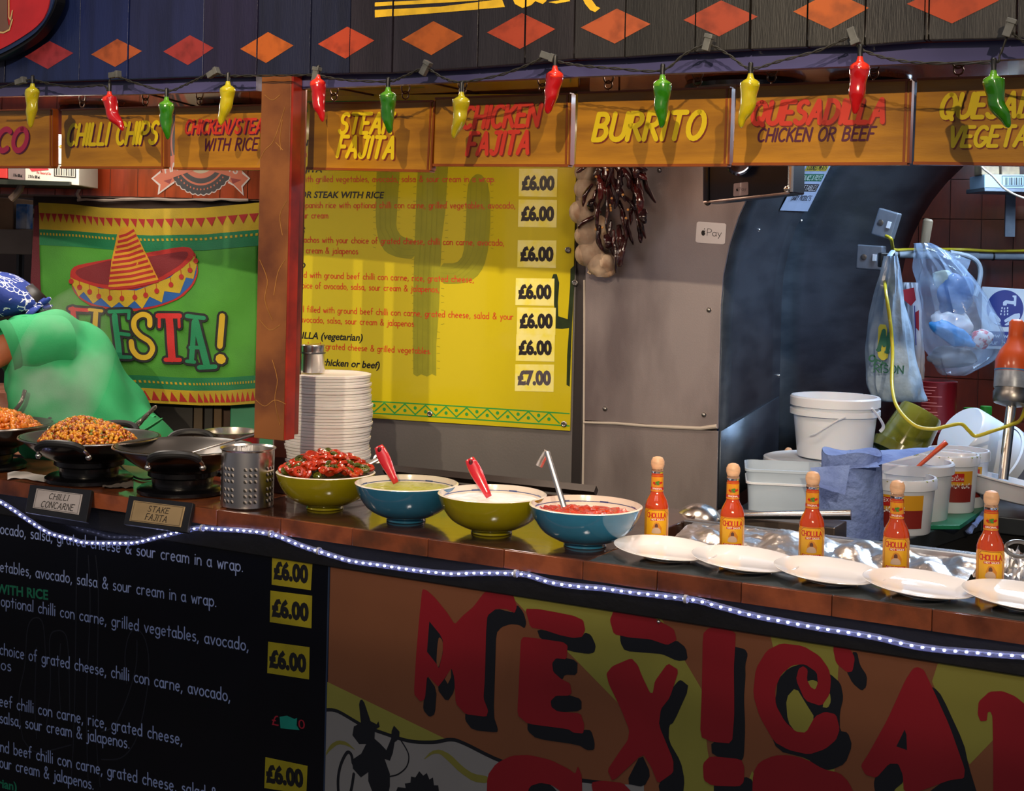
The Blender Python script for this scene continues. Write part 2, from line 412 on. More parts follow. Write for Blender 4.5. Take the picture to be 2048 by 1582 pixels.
def font_mesh(text, off=0.):
    k = (text, off)
    if k in _FT: return _FT[k]
    cu = bpy.data.curves.new('t', 'FONT'); cu.body = text; cu.offset = off; cu.resolution_u = 3
    o = bpy.data.objects.new('t', cu); COL.objects.link(o)
    me = bpy.data.meshes.new_from_object(o); vs = [v.co.copy() for v in me.vertices]; fs = [tuple(p.vertices) for p in me.polygons]
    bpy.data.objects.remove(o); bpy.data.curves.remove(cu); bpy.data.meshes.remove(me)
    x0 = min(v.x for v in vs); x1 = max(v.x for v in vs)
    _FT[k] = ([(v.x - x0, v.y) for v in vs], fs, x1 - x0); return _FT[k]
def font_between(mb, fr, text, p0, p1, cap_px, off=0., w=.001, shear=0.):
    vs, fs, wd_ = font_mesh(text, off); capm = max(y for x, y in font_mesh('H', off)[0])
    u0, v0 = fr.uv(*p0); u1, v1 = fr.uv(*p1); h = fr.uv(p0[0], p0[1] - cap_px)[1] - v0
    dx, dy = u1 - u0, v1 - v0; l = math.hypot(dx, dy); ex, ey = dx / l, dy / l; sx = l / wd_; sy = h / capm
    mb.add([fr.W(u0 + ex * (x * sx + shear * y * sy) - ey * y * sy, v0 + ey * (x * sx + shear * y * sy) + ex * y * sy, w) for x, y in vs], fs)
# ================================================================ materials
steel_warm = mat('brushed_steel_warm', '#a49a9a', .26, .62, .1, 2, .05, 240, stretch=(3, 3, 1), col2='#7c7274')
steel_cool = mat('brushed_steel_cool', '#66707c', .38, .85, .2, 3, .1, 120, stretch=(1, 1, 5), col2='#4e5864')
steel = mat('polished_steel', '#d4d0cc', .24, 1., .05, 8)
steel_dull = mat('dull_steel', '#8c8a88', .35, 1., .1, 20)
black_metal = mat('black_enamel', '#0c0c10', .28, .3, .2, 14, coat=.4)
black_mat = mat('black_plastic', '#121214', .45, 0, .2, 20)
dark_void = mat('dark_wood', '#0e0c0c', .8, 0, .3, 10)
white_plastic = mat('white_plastic', '#dfe3e8', .35, 0, .04, 10, sss=.15)
porcelain = mat('white_porcelain', '#eee8e4', .12, 0, .02, 10, coat=.6)
white_clay = porcelain

# ================================================================ setting
mb = MB().box((0, 4, -.06), (16, 18, .1)); solo('floor', mb, mat('floor_stone', '#4a443f', .6, 0, .35, 3), kind='structure', smooth=False)
uA = WF.uv(1434, 900)[0]; uL = WF.uv(548, 600)[0]; ZS = 1.47; RA = .76; CEIL = 2.055
def arch(k, n=14, r=RA): # profile offsets (u, z)
    return [(r * (1 - math.cos(PI / 2 * i / n)), ZS + r * .95 * math.sin(PI / 2 * i / n)) for i in range(n + 1)]
prof = [(uA + a, z) for a, z in arch(0)]; rprof = [(2 * (uA + RA) - u, z) for u, z in prof][::-1]
poly = [(uL, 0), (uA, 0)] + prof + rprof[1:] + [(uA + 2 * RA, 0), (uA + 2 * RA + .5, 0), (uA + 2 * RA + .5, 2.5), (uL, 2.5)]
mb = MB().prism(poly, WF.W, -.14, -.02); wall_pier = solo('wall_back', mb, mat('render_dark', '#5a5250', .6, .3, .2, 4), kind='structure', smooth=False)
def wu(px, py): return WF.uv(px, py)
sheetM = steel_warm
def sheet(name, quad, w0, w1, m, parent=None):
    mb = MB().prism(quad, WF.W, w0, w1); return part(name, mb, m, wall_pier, False, smooth=False, bevel=.0015)
zb = wu(1300, 852)[1]; uS = wu(1166, 700)[0]; uE = uA
top = [(uS, zb + .003), (uE, zb + .003)] + [(u, z) for u, z in prof[:9]] + [(prof[8][0], 2.06), (uS, 2.06)]
sheet('steel_panel', top, -.02, -.006, steel_warm)
sheet('steel_panel', [(uS, .7), (uE, .7), (uE, zb - .003), (uS, zb - .003)], -.02, -.008, steel_warm)
sheet('steel_panel', [(uL, .7), (wu(1141, 900)[0], .7), (wu(1141, 900)[0], 2.04), (uL, 2.04)], -.02, -.010, mat('grey_steel', '#8c8888', .28, .6, .1, 4, .03, 160))
sheet('seam_dark_strip', [(wu(1144, 700)[0], .7), (uS - .003, .7), (uS - .003, 2.04), (wu(1144, 700)[0], 2.04)], -.02, -.014, mat('seam_reflection_dark', '#4a4648', .4, .8, .1, 4))  # dark strip colour stands in for the seam gap and its dark reflection
mb = MB().tube([WF.W(*wu(x, y), -.004) for x, y in ((1166, 845), (1230, 847), (1290, 852), (1350, 855), (1400, 857), (1433, 853))], [.003, .004, .004, .005, .005, .006], 8)
part('sealant_bead', mb, mat('sealant', '#a8a098', .6, 0, .1), wall_pier, False)
mb = MB().tube([WF.W(*wu(x, y), -.006) for x, y in ((1167, 560), (1167, 700), (1166, 845), (1164, 1000))], .003, 6)
part('sealant_bead', mb, MATS['sealant'], wall_pier, False)
for x, y in ((1209, 818), (1407, 830), (1417, 620), (1227, 541), (1318, 340)):
    u, v = wu(x, y); mb = MB().ball(WF.W(u, v, -.006), .007, 10, 6, (1, 1, 1)); part('rivet', mb, steel_dull, wall_pier, False)
# vaulted recess behind the arch
TD = V(.36, .93, 0).normalized()
def tun(u, z, s_): return WF.W(u, z, -.02) + TD * s_
tunnel = thing('vaulted_recess', 'vaulted recess lined with dull blue grey steel sheets behind the counter', 'recess', WF.W(uA, 0, -.02))
zl = 1.14
def vsheet(s0, s1, z0, off, m, name='steel_sheet', top=True, flare=.25):
    pr = [(-off, z0), (-off, (z0 + ZS) / 2)] + ([(a - off * math.cos(PI / 2 * i / 14), z) for i, (a, z) in enumerate(arch(0))] if top else [(-off, ZS)])
    if top: pr = pr + [(2 * RA - a, z) for a, z in pr[::-1][1:]]
    n = len(pr) - 1
    def fn(a, b):
        i = min(int(round(a * n)), n); sv = s0 + (s1 - s0) * b; return tun(uA + pr[i][0] + flare * max(0, sv - .885), pr[i][1], sv)
    mb = MB().grid(fn, n, 6); o = part(name, mb, m, tunnel, False, ang=60)
    q = o.modifiers.new('s', 'SOLIDIFY'); q.thickness = .002
    return o
vsheet(0, .88, .93, .0, steel_cool)
vsheet(.885, 2.0, .93, .012, steel_cool)
for x, y, s_ in ((1538, 461, .3), (1566, 752, .86), (1563, 855, .86), (1450, 881, .05), (1604, 442, .92), (1700, 470, 1.6)):
    d = ray(x, y)   # rivets on the side wall: intersect with the vault side plane approximately
    z = EYE + d.z * 4.0; base = tun(uA, 0, s_); zz = EYE + d.z * base.y / d.y
    th = math.asin(max(0, min(.99, (zz - ZS) / (RA * .95)))); mb = MB().ball(tun(uA + RA * (1 - math.cos(th)) + .001, zz, s_), .006, 8, 6); part('rivet', mb, steel, tunnel, False)
for s_, c_ in ((0.0, '#20304a'), (.885, '#5c7490')):
    mb = MB().tube([tun(uA + a_ - .003, z_, s_) for a_, z_ in [(0, .93), (0, 1.2)] + arch(0)[:11]], .0035, 6); part('edge_lip', mb, mat('lip_' + c_[1:], c_, .3, .7, .1), tunnel, False)
# lower steel lining, a separate sheet with its upper lip
mb = MB().add([tun(uA + .006, .93, 0), tun(uA + .006, .93, .86), tun(uA + .006, 1.155, .86), tun(uA + .006, 1.135, 0)], [(0, 1, 2, 3)])
o = part('steel_sheet', mb, steel_cool, tunnel, False); q = o.modifiers.new('s', 'SOLIDIFY'); q.thickness = .004
# end wall of the recess: glossy dark red tiles
BP = tun(uA, 0, 2.0); BF = Frame(BP, WD)
red_tile = mat('dark_red_tile', '#581c10', .22, 0, .35, 9, coat=.3, col2='#4c1810', stretch=(3, 1, 1))
grout = mat('grout_dark', '#3a1712', .8, 0, .1)
mb = MB().prism([(-.6, 0), (2.6, 0), (2.6, 2.6), (-.6, 2.6)], BF.W, -.2, -.008); wall_far = solo('wall_far', mb, grout, kind='structure', smooth=False)
tw, thh = .117, .155
u0t = BF.uv(1900, 438)[0] % tw; v0t = BF.uv(1900, 438)[1] % thh
tile_me = mesh_of('tile', MB().box((0, 0, 0), (tw - .003, .012, thh - .003)), red_tile, False)
for i in range(-1, 12):
    for j in range(5, 14):
        o = bpy.data.objects.new('tile', tile_me); COL.objects.link(o); o.parent = wall_far
        p = BF.W(u0t + (i + .5) * tw, v0t + (j + .5) * thh, -.004); o.matrix_basis = Matrix.Translation(p - wall_far.location) @ Matrix.Rotation(math.atan2(WD.y, WD.x), 4, 'Z')
# soffit over the counter
sof = [S(-3.2, -.02, 0), S(3.4, -.02, 0)]
cl = [(-3.0, 4.6), (2.9, 1.2), (2.9, 2.82), (.8, 3.60), (-.68, 4.17), (-.68, 5.6), (-3.6, 5.6), (-3.6, 4.7)]
mb = MB().prism(cl, lambda u, v, w: V(u, v, w), CEIL, CEIL + .04)
ceil = solo('ceiling', mb, mat('soffit_laminate', '#c0602c', .10, 0, .3, 3, coat=1., col2='#a44a24'), kind='structure', smooth=False)
for px0, px1 in ((250, 252), (670, 672), (905, 907), (1800, 1803)):
    p = at_z(px0, 175, CEIL); q = p + (CN * 1.2 if px0 > 600 else V(.2, 1, 0)); 
    mb = MB().tube([p - (q - p) * .3 - V(0, 0, .001), q - V(0, 0, .001)], .002, 4); part('joint', mb, grout, ceil, False)
# round black downlights in the soffit
def downlight(px, py, r, lab, z=CEIL):
    p = at_z(px, py, z); t = thing('downlight', lab, 'light fitting', (p.x, p.y, z - .022), 0, None)
    mb = MB().lathe([(r, .021), (r * 1.04, .01), (r, 0), (r * .86, -.002), (r * .8, .006)], 40, cap=False); part('rim', mb, mat('lamp_rim', '#1a2030', .25, .4, .1), t)
    mb = MB().lathe([(0, .012), (r * .82, .012), (r * .82, .02), (0, .02)], 30); part('lens', mb, mat('lamp_lens', '#08080c', .2, 0, 0), t)
    return t
downlight(1490, 165, .15, 'round black downlight in the ceiling above the gap between two right signs')
downlight(845, 206, .14, 'round black downlight above the left steak sign')
downlight(1740, 164, .10, 'ridged black downlight above the right chicken or beef sign')
downlight(208, 218, .14, 'round black downlight above the first complete sign at left')
downlight(470, 214, .11, 'round black downlight above the sign beside the pillar')

# ================================================================ fascia of painted planks
FF = counter_frame(-.05)
fas = thing('fascia_board', 'dark blue and black painted plank fascia with a row of orange diamonds', 'sign', S(0, -.04, 1.9), ANG)
bx = [-120, 11, 160, 257, 407, 515, 621, 700, 785, 956, 1050, 1148, 1250, 1391, 1500, 1614, 1730, 1850, 1857, 2033, 2180, 2330, 2480, 2640]
pb = [(-120, 168), (0, 165), (160, 160), (257, 158), (407, 152), (515, 150), (619, 148), (700, 146), (785, 145), (956, 134), (1050, 127), (1148, 117), (1250, 114), (1391, 104), (1500, 98), (1614, 93), (1730, 90), (1850, 80), (2033, 76), (2200, 66), (2640, 40)]
def lerp(tab, x):
    for (a, b), (c, d) in zip(tab, tab[1:]):
        if x <= c: return b + (d - b) * (x - a) / (c - a)
    return tab[-1][1]
pl_cols = ['#141a3a', '#16224a', '#16204c', '#1a1f42', '#1e1a34', '#171a30', '#14182e', '#221c24', '#241f26', '#221e22', '#252022', '#262322', '#24221f', '#262420', '#272521', '#262420', '#262320', '#2a241e', '#33302c', '#262320', '#242220', '#282420', '#262320']
diam = [(97, 110, 49, 28, '#a8343c'), (233, 106, 50, 28, '#bc5a2c'), (377, 100, 51, 30, '#a03430'), (534, 95, 53, 31, '#c4601c'), (692, 85, 57, 32, '#c04422'), (864, 76, 61, 34, '#cc6422'), (1042, 62, 68, 36, '#bc4626'), (1231, 52, 70, 35, '#c05a2c'), (1441, 37, 74, 36, '#b04424'), (1662, 20, 76, 38, '#c45c16'), (1906, 5, 92, 42, '#c84a1a')]
dps = [([FF.uv(x - a, y + 3), FF.uv(x + 2, y - b), FF.uv(x + a, y - 4), FF.uv(x - 2, y + b)], c) for x, y, a, b, c in [(x, y, a, b, '#' + ''.join('%02x' % int(int(c[i:i + 2], 16) * .84) for i in (1, 3, 5))) for x, y, a, b, c in diam]]
ul = [uvs(FF, p) for p in ([(750, 13), (780, 11), (905, 4), (1030, -4), (1030, -10), (750, 5)], [(750, 20), (880, 13), (1004, -2), (1010, 14), (880, 25), (750, 35)],
      [(1021, -12), (1030, 8), (1045, 16), (1062, 10), (1070, 2), (1085, 8), (1092, 2), (1095, -12)], [(1096, 4), (1120, 0), (1132, -12), (1140, 2), (1112, 7)], [(1160, -12), (1170, 8), (1180, 20), (1190, 24), (1200, 16), (1192, 12), (1182, -2), (1180, -12)])]
for i in range(len(bx) - 1):
    x0, x1 = bx[i], bx[i + 1]; ua, _ = FF.uv(x0, 60); ub, _ = FF.uv(x1, 60); g = .0016 if x1 - x0 > 10 else .0006
    ua += g; ub -= g; va = FF.uv(x0, lerp(pb, x0))[1]; vb = FF.uv(x1, lerp(pb, x1))[1]
    dw = random.uniform(-.002, .002)
    mb = MB().prism([(ua, va), (ub, vb), (ub, 2.42), (ua, 2.42)], FF.W, -.02, dw)
    pk = part('plank', mb, mat('plank_' + pl_cols[i][1:], pl_cols[i], .42, 0, .35, 5, .14, 60, stretch=(6, 6, .6), coat=.15), fas, False, smooth=False, bevel=.0012)
    for poly, c in dps:
        q = clip_u(poly, ua, ub)
        if len(q) > 2: part('painted_diamond', MB().flat(q, FF.W, dw + .0006), mat('dia_' + c[1:], c, .5, 0, .45, 34, th=(.45, .75), detail=8), pk, False, smooth=False)
    for poly in ul:
        q = clip_u(poly, ua, ub)
        if len(q) > 2: part('painted_lettering', MB().flat(q, FF.W, dw + .0006), mat('letter_gold', '#e8b828', .5, 0, .2, 40), pk, False, smooth=False)
# purple-blue trim strip under the planks
SF = counter_frame(-.012)
stb = [(-120, 196), (0, 192), (300, 188), (600, 178), (1100, 155), (1550, 139), (2048, 117), (2200, 110), (2640, 86)]
xs = [-120, 100, 300, 512]; xs2 = [602, 900, 1200, 1500, 1800, 2048, 2180, 2640]
for q in (xs, xs2):
    lo = [SF.uv(x, lerp(stb, x)) for x in q]; hi = [SF.uv(x, lerp(pb, x) - 6) for x in q]
    mb = MB().prism(lo + hi[::-1], SF.W, -.02, .0)
    part('trim_strip', mb, mat('purple_trim', '#4c4a78', .3, 0, .15, 5, coat=.4), fas, False, smooth=False)
    hi2 = [SF.uv(x, lerp(pb, x) + 4) for x in q]
    mb = MB().prism([(u, v) for u, v in hi2] + [(u, v + .012) for u, v in hi2[::-1]], SF.W, 0, .006); part('red_bead', mb, mat('red_bead', '#8a3030', .5, 0, .3, 30), fas, False, smooth=False)
# ================================================================ red heart-lobed sign at the upper left
HF = counter_frame(-.10)
sg = thing('lobed_sign', 'red lobed sign with blue rim hanging over the left fascia', 'sign', HF.W(*HF.uv(20, 100), 0), ANG)
def lob(k): return [(-60 , 125 + k * .6), (0, 100 + k * .75), (20, 90 + k * .75), (45, 75 + k * .8), (70, 58 + k * .75), (88, 40 + k * .55), (97 + k * .35, 20 + k * .2), (101 + k * .6, 0), (98 + k * .6, -30), (80 + k * .3, -80), (-60, -80)]
for k, w0, w1, c in ((19, -.03, -.004, '#08080a'), (11, -.006, .0, '#1c2c50'), (0, 0, .003, '#b02228')):
    mb = MB().prism(chaikin(uvs(HF, lob(k)), 2), HF.W, w0, w1); part({19: 'backing', 11: 'rim', 0: 'face'}[k], mb, mat('lob_' + c[1:], c, .4, 0, .2, 14), sg, False, smooth=False)
mb = MB(); decal(mb, HF, [(-10, -20), (18, -20), (18, 40), (20, 52), (27, 46), (28, 22), (20, 60), (4, 64), (-10, 60)], .0045)
decal(mb, HF, [(-10, 66), (1, 66), (1, 96), (-10, 100)], .0045)
part('lettering', mb, mat('lob_let', '#6a4c40', .5, 0, .1), sg, False)
mb = MB(); ribbon(mb, uvs(HF, [(21, -20), (21, 35), (24, 40), (28, 22)]), .004, HF.W, .005); ribbon(mb, uvs(HF, [(-10, 64), (10, 66), (22, 60), (28, 40)]), .004, HF.W, .005)
part('lettering_outline', mb, mat('lob_let2', '#c0a06a', .5, 0, .1), sg, False)

# ================================================================ pillar
PF = counter_frame(-.045)
pil = thing('pillar', 'brown marble clad square pillar with a red side between wok and bowls', 'pillar', S(0, 0, 1.0), ANG)
def S2(px, t, py=500): u = counter_frame(t).uv(px, py)[0]; return u
ua, ub = PF.uv(516, 500)[0], PF.uv(575, 500)[0]
zp = PF.uv(550, 880)[1]; marble = mat('brown_marble', '#7c4a20', .22, 0, .5, 7, .04, 30, col2='#522a12', coat=.5, detail=8)
mb = MB().prism([(ua, zp), (ub, zp), (ub, 2.04), (ua, 2.04)], PF.W, -.02, 0); cf = part('front_cladding', mb, marble, pil, False, smooth=False, bevel=.001)
vein = MB()
for pts in ([(515, 330), (530, 300), (548, 280), (570, 215)], [(565, 240), (560, 275), (562, 300)], [(552, 285), (566, 300)], [(530, 190), (545, 200), (560, 190)],
            [(520, 520), (535, 560), (530, 600), (545, 640)], [(575, 400), (560, 430), (565, 470)], [(512, 800), (530, 812), (550, 800), (572, 808)], [(545, 720), (555, 760), (550, 800), (560, 850)], [(520, 640), (540, 660), (560, 650)], [(570, 520), (556, 545), (548, 590)]):
    p = uvs(PF, pts); p = [tuple(q)[:2] for q in cat_rom([(a, b, 0) for a, b in p], 4)]; ribbon(vein, p, .0016, PF.W, .0006)
part('marble_vein', vein, mat('vein', '#9a6a34', .35, 0, .4, 30), cf, False)
# the post behind carries the cladding; its right flank is painted red
side = mat('red_flank', '#94240f', .35, 0, .3, 12, coat=.2, col2='#6c1a0e')
mb = MB().prism([(ub - .02, .98 + 0.02), (ub + .004, 1.0), (ub + .004, 2.04), (ub - .02, 2.04)], PF.W, -.066, -.021)
mb = MB().prism([(ub + .0005, zp + .002), (ub + .006, zp + .002), (ub + .006, 2.04), (ub + .0005, 2.04)], PF.W, -.03, -.001); part('red_edge', mb, side, pil, False, smooth=False)
mb = MB().prism([(ua + .01, zp + .01), (ub + .004, zp + .01), (ub + .004, 2.04), (ua + .01, 2.04)], PF.W, -.048, -.030)
part('post', mb, mat('red_brown_post', '#7c2c1a', .35, 0, .3, 8, col2='#4c1c12', coat=.3), pil, False, smooth=False, bevel=.002)
lo_, hi_ = counter_frame(.25).uv(546, 950)[0], counter_frame(.25).uv(583, 950)[0]
mb = MB().prism([(lo_, 1.0), (hi_, 1.0), (hi_, 2.04), (lo_, 2.04)], counter_frame(.25).W, -.03, 0)
part('lower_post', mb, mat('dark_brown_post', '#3c1a12', .35, 0, .3, 8, coat=.3), pil, False, smooth=False, bevel=.002)

# ================================================================ counter
TOPZ = 1.0; TH = .034
ctr = thing('serving_counter', 'long brown tiled serving counter running across the stall front', 'counter', S(0, .15, 0), ANG)
sL = st(at_z(-260, 960, 1.))[0]; sP = st(at_z(600, 1030, 1.))[0]; sW = st(at_z(1225, 1100, 1.))[0]; sR = st(at_z(2330, 1290, 1.))[0]
sP2 = st(at_z(437, 1020, 1.))[0]
topm = mat('dark_glossy_top', '#4a2c1e', .12, 0, .3, 8, .12, 18, coat=.7, col2='#2c2220')
def slab(pts, z0, z1, m, name='slab'):
    mb = MB().prism(pts, lambda u, v, w: S(u, v, w), z0, z1); return part(name, mb, m, ctr, False, smooth=False, bevel=.002)
slab([(sL, .012), (sP2, .012), (sP2, .36), (sL, .36)], TOPZ - TH, TOPZ, mat('terracotta_top', '#8a4e2c', .14, 0, .3, 8, .06, 18, coat=.7, col2='#5c3020'), 'top_slab')
slab([(sP2 + .002, .012), (sW, .012), (sW, .64), (sP2 + .002, .64)], TOPZ - TH, TOPZ, topm, 'top_slab')
slab([(sW + .002, .012), (sR, .012), (sR, .25), (sW + .002, .25)], TOPZ - TH, TOPZ, mat('grey_top', '#5c6468', .14, .2, .3, 8, .1, 18, coat=.7), 'top_slab')
edge_b = [-260, -60, 120, 300, 437, 560, 700, 850, 1000, 1160, 1310, 1480, 1660, 1860, 2070, 2330]
edges = [st(at_z(x, lerp([(-260, 950), (0, 966), (440, 1020), (1000, 1103), (1480, 1168), (2048, 1252), (2330, 1292)], x), 1.))[0] for x in edge_b]
tilem = [mat('edge_tile_%d' % k, c, .25, 0, .4, 14, .1, 40, coat=.5, col2=d) for k, (c, d) in enumerate((('#7a3f24', '#54301f'), ('#6c3822', '#482418'), ('#85462a', '#5c3020')))]
for i in range(len(edges) - 1):
    a, b = edges[i] + .0006, edges[i + 1] - .0006; w = random.uniform(-.001, .001) + (.0 if i > 3 else .004)
    mb = MB().prism([(a, TOPZ - TH - .002), (b, TOPZ - TH - .002), (b, TOPZ + .0005), (a, TOPZ + .0005)], lambda u, v, w_: S(u, -w_, v), -.011, w)
    part('edge_tile', mb, tilem[i % 3], ctr, False, smooth=False, bevel=.0018)
slab([(sL, .02), (sR, .02), (sR, .05), (sL, .05)], TOPZ - TH - .06, TOPZ - TH - .001, mat('black_trim', '#060506', .5, 0, .5, 20, .12, 40), 'under_trim')
slab([(sL, .05), (sP2, .05), (sP2, .34), (sL, .34)], .02, TOPZ - TH - .002, dark_void, 'carcass')
slab([(sP2, .05), (sW, .05), (sW, .6), (sP2, .6)], .02, TOPZ - TH - .002, dark_void, 'carcass')
slab([(sW, .05), (sR, .05), (sR, .24), (sW, .24)], .02, TOPZ - TH - .002, dark_void, 'carcass')
# low black rail at the back of the counter behind the bowls
ra, rb = at_z(770, 948, 1.0), at_z(1192, 992, 1.0)
mb = MB().tube([ra + V(0, 0, .012), rb + V(0, 0, .012)], .014, 4); solo('back_rail', mb, mat('rail_brown', '#2a211e', .35, .3, .2), 'low dark metal rail along the back edge behind the bowls', 'rail', smooth=False)

# ================================================================ front panels
NF = PrintFrame(S(0, .03, 0), CD)
sMid = NF.uv(656, 1300)[0]
txt_w = mat('print_pale_blue', '#8494be', .5, 0, .15, 30)
def panel(name, lab, a, b, m):
    t = thing(name, lab, 'sign board', NF.W((a + b) / 2, 0, 0), ANG)
    mb = MB().prism([(a, .12), (b, .12), (b, TOPZ - TH - .045), (a, TOPZ - TH - .045)], NF.W, -.018, 0); part('board', mb, m, t, False, smooth=False, bevel=.001); return t
pn = panel('dark_menu_board', 'near black menu board with pale writing and yellow prices on the counter front', sL, sMid - .004, mat('navy_board', '#04060f', .25, 0, .25, 5, coat=.25, spec=.3))
mb = MB().prism([(sMid - .004, .12), (sMid, .12), (sMid, TOPZ - TH - .045), (sMid - .004, TOPZ - TH - .045)], NF.W, -.018, .002)
part('edge_strip', mb, mat('edge_alu', '#3a4a66', .3, .6, .1), pn, False, smooth=False)
def c6(x, y): return (.368 * x, 1000 + .368 * y)
LN = [('avocado, salsa, grated cheese & sour cream in a wrap.', (-48, 174), (1320, 390), 60), ('vegetables, avocado, salsa & sour cream in a wrap.', (-75, 376), (1175, 580), 60),
      ('with optional chilli con carne, grilled vegetables, avocado,', (-105, 555), (1350, 820), 60), ('choice of grated cheese, chilli con carne, avocado,', (0, 838), (1250, 1095), 62),
      ('jalapenos', (-190, 886), (60, 930), 60), ('beef chilli con carne, rice, grated cheese,', (-30, 1112), (990, 1330), 62), ('salsa, sour cream & jalapenos.', (0, 1210), (703, 1350), 62),
      ('ground beef chilli con carne, grated cheese, salad & your', (-95, 1344), (1325, 1668), 62), ('sour cream & jalapenos.', (-22, 1447), (508, 1573), 62),
      ('beef chilli con carne, grated cheese, salad', (-40, 1640), (1000, 1900), 62)]
mb = MB()
for t_, a, b, h in LN: text_between(mb, NF, t_, c6(*a), c6(*b), h * .368, .115, .0008, 0, .17, 5)
part('lettering', mb, txt_w, pn, False, kind='stuff')
mb = MB(); font_between(mb, NF, 'WITH RICE', c6(-20, 505), c6(262, 542), 19, .03, .0008); font_between(mb, NF, '(vegetarian)', c6(-170, 1520), c6(92, 1582), 17, .03, .0008)
part('green_lettering', mb, mat('print_green', '#0d6a4c', .5, 0, .1), pn, False, kind='stuff')
# ghost cactus outline printed dark blue
mb = MB()
for pts in ([(125, 1300), (110, 1200), (105, 1050), (135, 900), (150, 700), (190, 640), (235, 680), (250, 900)], [(250, 1250), (275, 1000), (270, 760), (310, 710), (360, 740), (375, 900), (380, 1200)], [(385, 1560), (400, 1300), (410, 900), (415, 500), (420, 260)],
            [(545, 1560), (525, 1300), (530, 900), (535, 500), (520, 300)], [(480, 1560), (470, 1100), (490, 600), (480, 300)], [(690, 1000), (680, 850), (700, 740), (740, 700), (790, 760), (810, 900), (790, 1100), (740, 1300), (660, 1400), (550, 1410)],
            [(650, 1180), (700, 1050), (740, 900), (745, 760)], [(550, 1260), (620, 1230), (660, 1150)], [(200, 1300), (190, 1100), (200, 800)], [(125, 1300), (200, 1370), (390, 1330)], [(330, 1150), (320, 950), (330, 780)]):
    p = [tuple(q)[:2] for q in cat_rom([(*NF.uv(*c6(*q)), 0) for q in pts], 5)]; ribbon(mb, p, .0035, NF.W, .0005, 0)
part('cactus_print', mb, mat('print_ghost', '#12151f', .4, 0, .1), pn, False, kind='stuff')
yl = mat('sticker_yellow', '#928616', .4, 0, .2, 14); ink = mat('ink_black', '#0b0a0c', .5, 0, 0)
for q in ([(1480, 292), (1700, 320), (1690, 490), (1477, 460)], [(1470, 492), (1697, 520), (1693, 697), (1467, 663)], [(1458, 770), (1683, 800), (1680, 975), (1453, 940)], [(1443, 1397), (1672, 1445), (1665, 1600), (1437, 1565)]):
    u = uvs(NF, [c6(*p) for p in q]); o = part('price_sticker', MB().prism(u, NF.W, .0006, .0014), yl, pn, False, smooth=False)
    mb = MB(); a = (q[3][0] + 10, q[3][1] - 38); b = (q[2][0] - 14, q[2][1] - 42); font_between(mb, NF, '\u00a36.00', c6(*a), c6(*b), 92 * .368, .06, .0022); part('price', mb, ink, o, False)
mb = MB(); font_between(mb, NF, '\u00a3', c6(1478, 1222), c6(1515, 1228), 20, 0, .0008); font_between(mb, NF, '0', c6(1622, 1240), c6(1658, 1246), 18, 0, .0008); part('red_price', mb, mat('print_red', '#8c1024', .5, 0, 0), pn, False, kind='stuff')
part('green_patch', MB().prism(uvs(NF, [c6(*p) for p in ((1520, 1178), (1560, 1172), (1600, 1190), (1615, 1184), (1612, 1225), (1628, 1250), (1570, 1245), (1525, 1240))]), NF.W, .0005, .0014), mat('patch_teal', '#0e7c6c', .4, 0, .2, 20), pn, False, smooth=False)

# ---- painted MEXICAN panel
pm = panel('painted_counter_board', 'orange and yellow painted counter board with big red lettering', sMid + .001, sR, mat('board_orange', '#70442a', .4, 0, .12, 2.5, coat=.2))
def C7(*p): return [(620 + .3516 * x, 1080 + .3516 * y) for x, y in zip(p[::2], p[1::2])]
def C8(*p): return [(1300 + .3652 * x, 1140 + .3652 * y) for x, y in zip(p[::2], p[1::2])]
LAY = {}
def layer(name, m, w, shapes, ch=1, k=.2):
    mb = MB()
    for q in shapes: decal(mb, NF, q, w, ch, k)
    part(name, mb, m, pm, False, smooth=False)
byel = mat('board_yellow', '#7c7832', .4, 0, .12, 3, coat=.2); bblk = mat('board_black', '#0c1018', .4, 0, .1, coat=.2); bred = mat('board_red', '#7c0f1a', .4, 0, .12, 4, coat=.2); bgry = mat('board_grey', '#7a7876', .4, 0, .1, 4, coat=.2)
layer('painted_rays', byel, .0004, [C7(95, 805, 790, 1140, 790, 1300, 95, 1300), [(982, 1150), (1000, 1120), (1290, 1160), (1307, 1204), (1345, 1280), (1403, 1378), (1415, 1500), (1440, 1640), (1370, 1640), (1242, 1412), (1142, 1310), (1088, 1262)],
      C8(640, 270, 660, 240, 1020, 320, 1045, 370, 1030, 560, 1010, 1110, 870, 1100, 740, 830, 680, 450), C8(1605, 420, 2120, 430, 2120, 900, 1880, 930, 1750, 1065, 1640, 850, 1545, 610), C8(1340, 1260, 1340, 1200, 1385, 1150, 1440, 1260), C8(500, 1250, 560, 1100, 640, 1250)], 0)
layer('painted_hills', bgry, .0008, [C7(80, 1560, 90, 965, 150, 975, 300, 1060, 400, 1090, 560, 1145, 700, 1150, 800, 1138, 880, 1160, 1100, 1265, 1400, 1350, 1700, 1390, 1900, 1390, 1900, 1560)], 0)
mb = MB(); ribbon(mb, [tuple(q)[:2] for q in cat_rom([(*NF.uv(*p), 0) for p in C7(93, 966, 160, 975, 300, 1055, 400, 1092, 560, 1142, 700, 1150, 800, 1135, 880, 1158, 1100, 1262, 1400, 1345, 1700, 1385)], 5)], .0075, NF.W, .0012)
part('hill_outline', mb, bblk, pm, False)
